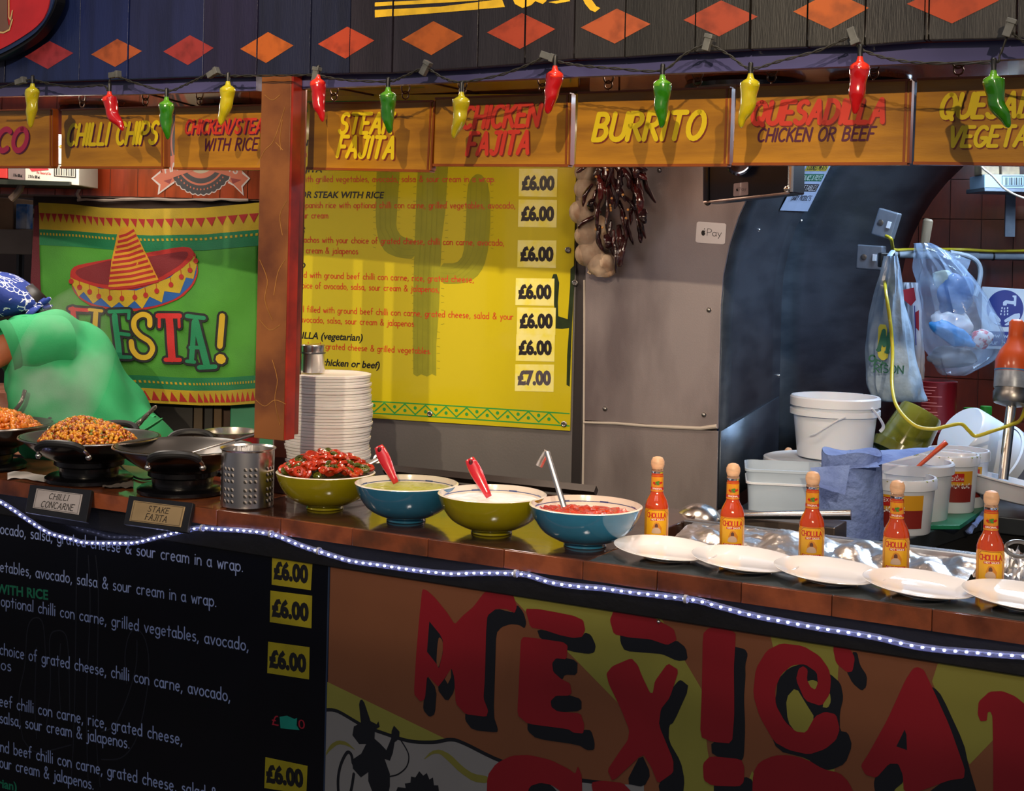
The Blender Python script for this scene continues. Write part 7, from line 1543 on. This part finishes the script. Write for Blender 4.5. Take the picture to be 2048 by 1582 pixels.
sA = at_depth(1840, 930, g2[1].y); sB = at_depth(1893, 884, g2[1].y - .02); t = thing('orange_spatula', 'orange silicone spatula leaning in the larger white tub', 'spatula', sA)
sm = mat('silicone_orange', '#c04418', .35, 0, .1, coat=.3); part('handle', MB().tube([sA + (sA - sB) * .5, sA, sA.lerp(sB, .5), sB], [.006, .0085, .0095, .0125], 12, flat=(1, .6)), sm, t, False, ang=180)
part('hanging_hole', MB().ball(sB + (sA - sB) * .12 + V(0, -.007, 0), .0045, 8, 6, (1, .4, 1)), paint('#301008'), t, False)
part('blade', MB().tube([sA + (sA - sB) * .5, sA + (sA - sB) * 1.0], [.010, .022], 10, flat=(1, .25)), sm, t, False)
# green chopping board
cb = [at_z(*p, WZ + .012) for p in ((1860, 1050), (1920, 1050), (1972, 1015), (1990, 1000), (1880, 990))]
solo('chopping_board', MB().prism([(p.x, p.y) for p in cb], lambda u, v, w: V(u, v, w), WZ + .0005, WZ + .0115), mat('board_green', '#107050', .4, 0, .15, 14), 'green plastic chopping board under the premium tub', 'board', smooth=False, bevel=.002)
mb = MB().tube(cat_rom([at_z(1968, 1026, WZ) + V(0, -.01, .01), at_z(1950, 1040, WZ) + V(0, -.02, 0), at_depth(1943, 1056, 3.58), at_depth(1936, 1066, 3.57)], 4), [.006, .008, .007, .009, .006, .007, .009, .006, .007, .008, .009, .010, .006], 6, flat=(1, .5)); solo('paper_scrap', mb, blu, 'scrap of blue paper dangling from the worktop edge', 'paper', ang=30)
# upturned white bucket, white tray, yellow jug, red tin, green capped bottles
def lying(name, lab, cat, px, py, y, R, L_, tilt, az, m, tap=.8, extra=None):
    p = at_depth(px, py, y); t = thing(name, lab, cat, p); R_ = Matrix.Translation(p) @ Matrix.Rotation(az, 4, 'Z') @ Matrix.Rotation(tilt, 4, 'Y')
    part('wall', MB().lathe([(0, L_ / 2), (R * tap * .94, L_ / 2), (R * tap, L_ / 2 - .006), (R, -L_ / 2)], 44, R_, cap=False), m, t, False)
    part('rim', MB().lathe([(R * .99, -L_ / 2 + .03), (R * 1.06, -L_ / 2 + .028), (R * 1.06, -L_ / 2), (R * .97, -L_ / 2), (R * tap * .92, L_ / 2 - .01), (0, L_ / 2 - .01)], 44, R_, cap=False), m, t, False); return t, R_
lying('white_bucket', 'white bucket lying tilted behind the immersion blender', 'bucket', 1958, 895, 4.05, .110, .165, -.95, .3, tubw)
lying('yellow_jug', 'tilted translucent yellow jug behind the tubs', 'jug', 1818, 868, 3.95, .075, .15, .55, .2, mat('jug_yellow', '#7c7c30', .15, 0, .3, 8, alpha=.85, coat=.6, col2='#54520e'), .82)
p = at_depth(1865, 862, 4.3); t = thing('red_tin', 'large dark red tin behind the yellow jug', 'tin', p); part('can', MB().lathe([(0, 0), (.070, 0), (.072, .004), (.070, .01), (.070, .150), (.072, .156), (.069, .158), (0, .155)], 40), mat('tin_red', '#6c1018', .3, .2, .15, 10), t)
mb = MB(); view = math.atan2(-p.y, -p.x); rr = random.Random(9)
for k in range(13):
    z = .14 - k * .0095; a0 = -.5; a1 = a0 + rr.uniform(.35, .95); mb.add([V(.0706 * math.cos(view + a), .0706 * math.sin(view + a), zz) for a, zz in [(a0 + (a1 - a0) * i / 5, z) for i in range(6)] + [(a1 - (a1 - a0) * i / 5, z + .0022) for i in range(6)]], [(i, i + 1, 10 - i, 11 - i) for i in range(5)])
part('small_print', mb, paint('#b0686c'), t, kind='stuff')
for k, (x, y) in enumerate(((1938, 823), (1972, 820))):
    p = at_depth(x, y, 4.35); t = thing('green_capped_bottle', ('left', 'right')[k] + ' one of two green bottle caps behind the tilted bucket', 'bottle', p + V(0, 0, -.25)); part('cap', MB().lathe([(0, .262), (.017, .262), (.018, .258), (.018, .236)], 20, cap=False), mat('cap_green_b', '#2c8a2c', .3, 0, .1), t)
    part('bottle_wall', MB().lathe([(0, 0), (.038, 0), (.04, .01), (.04, .16), (.018, .215), (.016, .24)], 24, cap=False), mat('bottle_dark', '#1c2420', .15, 0, .1, coat=.5), t)
p = at_depth(2018, 1000, 3.72); t = thing('white_tray', 'shallow white oval tray leaning at the right edge of the worktop', 'tray', p); R_ = Matrix.Translation(p) @ Matrix.Rotation(.20, 4, 'Y') @ Matrix.Diagonal((1.25, .95, 1, 1))
part('dish', MB().lathe([(0, 0), (.075, 0), (.082, .004), (.100, .046), (.108, .050), (.108, .054), (.098, .054), (.078, .010), (0, .006)], 44, R_, cap=False), tubw, t, False)
# immersion blender
bA = at_depth(2006, 960, 3.70); bB = at_depth(2024, 800, 3.76); bC = at_depth(2034, 640, 3.80); ax = (bB - bA).normalized()
t = thing('immersion_blender', 'orange and steel immersion blender standing in the white tray', 'blender', bA)
def along(a, b, prof, n=24):
    d = (b - a); L_ = d.length; d.normalize(); q = d.to_track_quat('Z', 'Y').to_matrix().to_4x4(); return MB().lathe([(r, f * L_) for r, f in prof], n, Matrix.Translation(a) @ q)
part('shaft', along(bA, bB, [(.0135, 0), (.0135, 1)]), steel, t, False)
part('collar', along(bA.lerp(bB, .92), bB.lerp(bC, .18), [(.020, 0), (.046, .12), (.050, .30), (.050, .62), (.047, .75), (.047, 1)]), steel_dull, t, False)
orm = mat('motor_orange', '#b84410', .35, 0, .1, 8, coat=.3)
part('label_band', along(bB.lerp(bC, .14), bB.lerp(bC, .36), [(.0495, 0), (.050, .1), (.050, .9), (.0485, 1)]), mat('band_silver', '#9098a4', .35, .3, .25, 60), t, False)
part('motor_housing', along(bB.lerp(bC, .34), bC, [(.050, 0), (.050, .22), (.040, .40), (.025, .55), (.020, .70), (.020, .95), (.014, 1)]), orm, t, False, ang=60)
part('blue_stripe', along(bB.lerp(bC, .345), bB.lerp(bC, .365), [(.0505, 0), (.0507, .5), (.0505, 1)]), mat('stripe_blue', '#2c74a8', .4, 0, 0), t, False)
# wall things: boxes, conduit, yellow cable, wooden handle
galv = mat('galvanised', '#8690a0', .4, .7, .15, 30)
def ebox(lab, cx, cy, y, w, h, d, ry):
    p = at_depth(cx, cy, y); t = thing('socket_box', lab, 'socket', p, -.5); R_ = Matrix.Rotation(ry, 4, 'Y')
    part('box', MB().box((0, 0, 0), (w, d, h), R_), galv, t, bevel=.004, smooth=False); part('switch', MB().box((w * .22, -d / 2 - .003, 0), (.012, .008, .022), R_), tubw, t, bevel=.001, smooth=False)
    part('knockout', MB().lathe([(.008, 0), (.010, .002), (.008, .003), (0, .002)], 16, R_ @ Matrix.Translation((-w * .2, -d / 2, 0)) @ Matrix.Rotation(PI / 2, 4, 'X')), steel_dull, t); return t
ebox('upper steel socket box on the recess wall above the plug', 1773, 448, 4.45, .066, .088, .05, .28)
ebox('lower steel socket box with a black plug in the recess', 1742, 515, 4.42, .082, .078, .05, .05)
p = at_depth(1768, 520, 4.34); solo('black_plug', MB().box(p, (.032, .035, .046)), black_mat, 'black plug in the lower socket box', 'plug', smooth=False, bevel=.004)
ycab = mat('cable_yellow', '#b8a81c', .4, 0, .1, 30, coat=.3)
solo('yellow_cable', MB().tube(cat_rom([at_depth(1768, 541, 4.30), at_depth(1771, 580, 4.05), at_depth(1780, 640, 4.0), at_depth(1785, 700, 3.98), at_depth(1784, 770, 3.9), at_depth(1795, 815, 3.8), at_depth(1828, 850, 3.72), at_depth(1865, 858, 3.70), at_depth(1895, 852, 3.70), at_depth(1922, 848, 3.70), at_depth(1938, 862, 3.70), at_depth(1952, 872, 3.70), at_depth(1985, 862, 3.68), at_depth(2020, 850, 3.70), at_depth(2042, 838, 3.74), at_depth(2054, 800, 3.8)], 8), .0052, 8), ycab, 'yellow cable drooping from the black plug to the blender', 'cable', ang=180)
solo('yellow_cable', MB().tube(cat_rom([at_depth(1772, 472, 4.40), at_depth(1782, 478, 4.38), at_depth(1785, 492, 4.45), at_depth(1790, 500, 4.6), at_depth(1830, 499, 5.2), at_depth(1920, 499, 5.2), at_depth(1990, 502, 5.2), at_depth(2070, 501, 5.2)], 8), .0056, 8), ycab, 'yellow cable running along the pale pipe on the red tiles', 'cable', ang=180)
cA, cB = at_depth(1788, 509, 5.22), at_depth(2090, 514, 5.22); t = thing('pipe_conduit', 'pale horizontal pipe clipped to the red tiled wall', 'pipe', (cA + cB) / 2)
part('pipe', MB().tube([cA, cB], .0135, 12), mat('pipe_grey', '#8894a4', .5, 0, .2, 20), t, False)
for x in (1796, 1831, 1986): p = cA.lerp(cB, (x - 1788) / 302); part('tie', MB().tube([p + V(-.003, 0, 0), p + V(.003, 0, 0)], .017, 12), black_mat, t, False)
for x in (1940,): p = cA.lerp(cB, (x - 1788) / 302); part('coupling', MB().tube([p + V(-.03, 0, 0), p + V(.03, 0, 0)], .0165, 12), MATS['pipe_grey'], t, False)
solo('wooden_handle', MB().tube([at_depth(1848, 498, 4.6), at_depth(1856, 442, 4.6), at_depth(1857, 438, 4.6)], [.014, .017, .012], 12), mat('handle_wood', '#7c6c58', .6, 0, .3, 30, stretch=(1, 1, .3)), 'end of a wooden handle above the clear bag', 'wooden_handle')  # end of a plain wooden handle
solo('bent_pipe', MB().tube(cat_rom([at_depth(1900, 505, 5.0), at_depth(1935, 512, 5.0), at_depth(1955, 525, 5.0), at_depth(1961, 545, 5.0), at_depth(1956, 575, 5.0), at_depth(1950, 592, 5.0)], 6), .009, 10), MATS['pipe_grey'], 'thin bent grey pipe behind the clear bag', 'pipe')
# hand-wash sign
HWF = Frame(at_depth(2000, 640, 5.12), WD); t = thing('hand_wash_sign', 'blue and white hand washing sign on the red tiled wall', 'sign', HWF.W(*HWF.uv(2010, 695)))
part('plate', MB().prism(uvs(HWF, [(1964, 573), (2075, 580), (2072, 701), (1962, 697)]), HWF.W, -.004, 0), mat('sign_white', '#a8b4c4', .35, 0, .03, coat=.3), t, False, smooth=False, bevel=.002)
sb = mat('sign_blue', '#102870', .35, 0, .03, coat=.3); mb = MB(); decal(mb, HWF, [(2010 + 37 * math.cos(2 * PI * k / 40), 617 + 37 * math.sin(2 * PI * k / 40)) for k in range(40)], .0008); decal(mb, HWF, [(1968, 662), (2070, 665), (2068, 695), (1966, 691)], .0008); part('blue_print', mb, sb, t, False, kind='stuff')
mb = MB(); decal(mb, HWF, chaikin([(2006, 611), (2006, 604), (2012, 600), (2022, 602), (2028, 602), (2028, 595), (2025, 594), (2025, 591), (2033, 591), (2033, 594), (2032, 612), (2028, 612), (2028, 609), (2014, 607), (2013, 611)], 1, .1), .0014)
for dx, dy in ((-3, 0), (2, 1), (8, 0)):
    for k in range(3): decal(mb, HWF, [(2006 + dx - k * (1.2 if dx < 0 else 0), 614 + k * 6 + dy), (2008.4 + dx - k * (1.2 if dx < 0 else 0), 614 + k * 6 + dy), (2008.2 + dx - k * (1.2 if dx < 0 else 0), 618 + k * 6 + dy), (2005.8 + dx - k * (1.2 if dx < 0 else 0), 618 + k * 6 + dy)], .0014)
decal(mb, HWF, chaikin([(1980, 622), (1992, 628), (2002, 640), (2000, 645), (1990, 640), (2002, 648), (1996, 650), (1984, 644), (1976, 636)], 1, .15), .0014); decal(mb, HWF, chaikin([(2040, 626), (2028, 628), (2008, 640), (2010, 645), (2020, 641), (2008, 650), (2014, 651), (2030, 645), (2040, 636)], 1, .15), .0014)
text_between(mb, HWF, 'Now wash', (1972, 674), (2040, 676), 9, .16, .0014); text_between(mb, HWF, 'your hands', (1968, 688), (2042, 690), 9, .16, .0014)
part('white_print', mb, mat('print_white_blue', '#9cacc4', .4, 0, 0), t, False, kind='stuff')
# carrier bags
bagm = mat('bag_white', '#a8bcd0', .35, 0, .2, 10, .5, 30, alpha=.9, coat=.3, col2='#7c94b0'); clr = mat('bag_clear', '#a4bcdc', .12, 0, .2, 8, .6, 22, alpha=.34, coat=.9)
def bag(name, lab, cat, rows, y, depth, m, cr=.008, ny=5, off=0):
    """rows: (left px, right px, y px); cross-section ellipse with pleats"""
    L_ = cat_rom([at_depth(a, c, y) for a, b, c in rows], ny); Rr = cat_rom([at_depth(b, c, y) for a, b, c in rows], ny); n = 48; vs = []; fs = []; m_ = len(L_)
    for i in range(m_):
        ce = (L_[i] + Rr[i]) / 2; h = (Rr[i] - L_[i]) / 2; f = i / (m_ - 1); dd = depth * math.sin(PI * min(1, .15 + f * .8)) ** .7
        for k in range(n):
            th = 2 * PI * k / n; q = cr * ((1 - f) * math.sin(th * 11) + 1.8 * noise.noise(V(math.cos(th) * 2.5 + off, math.sin(th) * 2.5, f * 6)) + 1.0 * noise.noise(V(math.cos(th) * 7 + off, math.sin(th) * 7, f * 9)))
            p = ce + h * math.cos(th) + V(0, -dd * math.sin(th), 0); vs.append(p + (p - ce).normalized() * q if (p - ce).length > 1e-6 else p)
    for i in range(m_ - 1):
        for k in range(n): j = (k + 1) % n; fs.append((i * n + k, i * n + j, (i + 1) * n + j, (i + 1) * n + k))
    fs.append(tuple((m_ - 1) * n + k for k in range(n)))
    t = thing(name, lab, cat, at_depth((rows[-1][0] + rows[-1][1]) / 2, rows[-1][2], y)); part('film', MB().add(vs, fs), m, t, False, ang=40); return t
b1 = bag('carrier_bag', 'white carrier bag with green lettering hanging below the plug', 'bag', [(1772, 1790, 512), (1762, 1798, 560), (1750, 1806, 610), (1738, 1818, 670), (1734, 1832, 730), (1738, 1846, 775), (1752, 1852, 798), (1775, 1848, 803)], 4.15, .085, bagm, .005)
part('strap', MB().tube(cat_rom([at_depth(1778, 560, 4.12), at_depth(1776, 520, 4.2), at_depth(1786, 502, 4.3)], 4), .008, 8, flat=(1, .4)), bagm, b1, False)
bgf = front_frame(4.055); mb = MB(); 
for ch, x0, y0, x1, y1, h in (('o', 1736, 712, 1744, 720, 22), ('r', 1748, 725, 1756, 729, 22), ('r', 1760, 730, 1768, 734, 22)): text_between(mb, bgf, ch, (x0, y0 + 5), (x1, y1 + 5), h, .16, 0, 0, .1, 6)
text_between(mb, bgf, 'RISON', (1748, 744), (1806, 747), 15, .17, 0, 0, .18, 6, serif=True); text_between(mb, bgf, 'M', (1757, 700), (1774, 704), 40, .2, .001, 0, .1, 6, serif=True)
part('green_lettering', mb, mat('bag_green', '#14503c', .5, 0, 0), b1, False, kind='stuff')
mb = MB(); decal(mb, bgf, chaikin([(1757, 648), (1775, 650), (1772, 690), (1778, 715), (1765, 722), (1755, 712), (1756, 680)], 1), -.001); part('yellow_print', mb, mat('bag_yellow', '#a8a030', .5, 0, .1), b1, False)
# striped bag behind
b3 = bag('striped_bag', 'red and white striped bag squeezed between the other two bags', 'bag', [(1808, 1832, 565), (1804, 1838, 600), (1806, 1842, 660), (1812, 1846, 720), (1815, 1846, 760)], 4.35, .05, mat('bag_stripe', '#b4bccc', .5, 0, .1, 8, alpha=.95), .003, off=4)
mb = MB(); f3 = front_frame(4.285); decal(mb, f3, [(1804, 580), (1828, 575), (1832, 600), (1822, 612), (1808, 600)], 0); decal(mb, f3, [(1830, 625), (1838, 620), (1838, 662), (1831, 655)], 0); part('red_print', mb, mat('bag_red', '#8c1828', .5, 0, .1), b3, False, kind='stuff')
mb = MB(); ribbon(mb, uvs(f3, [(1829, 612), (1832, 690)]), .003, f3.W, 0); part('blue_line', mb, sb, b3, False)
b2 = bag('clear_bag', 'large clear plastic bag holding blue gloves packets', 'bag', [(1836, 1852, 486), (1838, 1905, 520), (1838, 1945, 560), (1840, 1968, 600), (1844, 1988, 640), (1850, 2003, 680), (1860, 1995, 710), (1875, 1960, 735), (1890, 1925, 750)], 4.3, .12, clr, .008, off=9)
part('bag_corner', quad_cloth(at_depth(1850, 485, 4.3), at_depth(1942, 520, 4.3), at_depth(1930, 555, 4.28), at_depth(1850, 500, 4.28), 16, 8, .008), clr, b2, False)
bglove = mat('glove_blue', '#1c70b4', .45, 0, .3, 10, .4, 40, col2='#3c8cd0')
def blob(name, lab, cat, px, py, y, sc, m, rot=0., seed=0, amp=.25):
    mb = MB().ball((0, 0, 0), 1, 26, 18); mb.v = [v * (1 + amp * noise.noise(v * 1.6 + V(seed, 0, 0)) + .10 * noise.noise(v * 5 + V(seed, 0, 0))) for v in mb.v]
    mb.tf(Matrix.Translation(at_depth(px, py, y)) @ Matrix.Rotation(rot, 4, 'Y') @ Matrix.Diagonal((*sc, 1))); return solo(name, mb, m, lab, cat, ang=50)
blob('blue_packet', 'bright blue crumpled packet low in the clear bag', 'packet', 1904, 668, 4.26, (.070, .03, .030), bglove, .45, 2); blob('blue_packet', 'darker blue packet in the upper part of the clear bag', 'packet', 1912, 590, 4.32, (.055, .03, .065), mat('packet_navy', '#1c4c88', .5, 0, .3, 12, .3, 40), .3, 5)
blob('white_packet', 'white packet behind the bright blue one in the clear bag', 'packet', 1905, 645, 4.33, (.06, .03, .04), tubw, .2, 7); blob('printed_packet', 'white packet with red print at the right of the clear bag', 'packet', 1962, 678, 4.27, (.035, .025, .028), mat('packet_redprint', '#b8bcc8', .5, 0, .3, 60, col2='#a83848', th=(.52, .6)), -.3, 8)
blob('pale_packet', 'pale bundle at the bottom of the clear bag', 'packet', 1905, 715, 4.3, (.075, .05, .035), mat('bundle_grey', '#7c8898', .6, 0, .2, 12), .0, 9)
blob('cream_packet', 'cream coloured packet at the top of the clear bag', 'packet', 1886, 558, 4.34, (.036, .02, .028), mat('packet_cream', '#94a094', .6, 0, .2, 12), .2, 3)
# shelf with boxes at the upper right
t = thing('wall_bracket_shelf', 'small grey shelf on a bracket at the upper right', 'shelf', at_depth(2020, 388, 5.0)); 
part('shelf_board', MB().box(at_depth(2050, 383, 5.0), (.36, .2, .016)), galv, t, False, smooth=False, bevel=.002); p = at_depth(2020, 430, 5.1); part('bracket', MB().box(p, (.036, .01, .16)), galv, t, False, smooth=False)
bxf = front_frame(4.9); q = uvs(bxf, [(1969, 376), (2100, 378), (2100, 349), (1969, 349)]); t = thing('tray_carton', 'blue white carton tray with barcode on the right shelf', 'carton', bxf.W(*q[0])); part('tray', MB().prism(q, bxf.W, -.16, 0), mat('carton_blue', '#8ca4bc', .5, 0, .1), t, False, smooth=False, bevel=.002)
mb = MB(); ribbon(mb, uvs(bxf, [(2004, 352), (2046, 352), (2046, 372), (2004, 372), (2004, 352)]), .002, bxf.W, .001, 0)
for k in range(10): ribbon(mb, uvs(bxf, [(2012 + k * 3.4, 355), (2012 + k * 3.4, 370)]), .0022 if k % 3 else .004, bxf.W, .001, 0)
part('barcode', mb, ink, t, False, kind='stuff')
for k, x in enumerate((1985, 2026)):
    q = uvs(bxf, [(x - 18, 349), (x + 18, 349), (x + 18, 318), (x - 18, 318)]); t = thing('packet', ('left', 'right')[k] + ' brown printed packet in the tray on the right shelf', 'packet', bxf.W(*q[0], -.03)); part('pack', MB().prism(q, bxf.W, -.1, -.02), mat('packet_brown', '#5c4c44', .5, 0, .4, 20, col2='#8c7c60'), t, False, smooth=False, bevel=.003)
solo('pale_cable', MB().tube(cat_rom([at_depth(1950, 300, 4.7), at_depth(1962, 332, 4.7), at_depth(1985, 352, 4.7), at_depth(2010, 378, 4.7), at_depth(2048, 396, 4.7), at_depth(2100, 405, 4.7)], 6), .0038, 8), mat('cable_cream', '#a89c8c', .5, 0, .1), 'pale loose cable hanging at the upper right', 'cable', ang=180)

# ================================================================ steam over the woks
st_m = bpy.data.materials.new('steam'); st_m.use_nodes = True; nt = st_m.node_tree; nt.nodes.clear()
out = nt.nodes.new('ShaderNodeOutputMaterial'); vp = nt.nodes.new('ShaderNodeVolumePrincipled'); tc = nt.nodes.new('ShaderNodeTexCoord'); nz = nt.nodes.new('ShaderNodeTexNoise'); nz.inputs['Scale'].default_value = 5; nz.inputs['Detail'].default_value = 3
rp_ = nt.nodes.new('ShaderNodeMapRange'); rp_.inputs[1].default_value = .42; rp_.inputs[2].default_value = .72; rp_.inputs[4].default_value = 20.0
nt.links.new(tc.outputs['Object'], nz.inputs['Vector']); nt.links.new(nz.outputs['Fac'], rp_.inputs[0])
gm = nt.nodes.new('ShaderNodeMapping'); gm.inputs['Location'].default_value = (0, 0, -1.0); gm.inputs['Scale'].default_value = (6.2, 12, 4.0)
gr = nt.nodes.new('ShaderNodeTexGradient'); gr.gradient_type = 'SPHERICAL'; nt.links.new(tc.outputs['Object'], gm.inputs[0]); nt.links.new(gm.outputs[0], gr.inputs[0])
ml = nt.nodes.new('ShaderNodeMath'); ml.operation = 'MULTIPLY'; nt.links.new(rp_.outputs[0], ml.inputs[0]); nt.links.new(gr.outputs['Fac'], ml.inputs[1]); nt.links.new(ml.outputs[0], vp.inputs['Density']); vp.inputs['Color'].default_value = (.95, .93, .9, 1); nt.links.new(vp.outputs[0], out.inputs['Volume'])
mb = MB().ball((0, 0, 0), 1, 18, 14); mb.tf(Matrix.Translation(at_depth(120, 745, 3.62)) @ Matrix.Rotation(.35, 4, 'Y') @ Matrix.Diagonal((.13, .07, .24, 1))); solo('steam', mb, st_m, 'thin steam rising from the chilli wok in front of the cook', 'steam', kind='stuff')
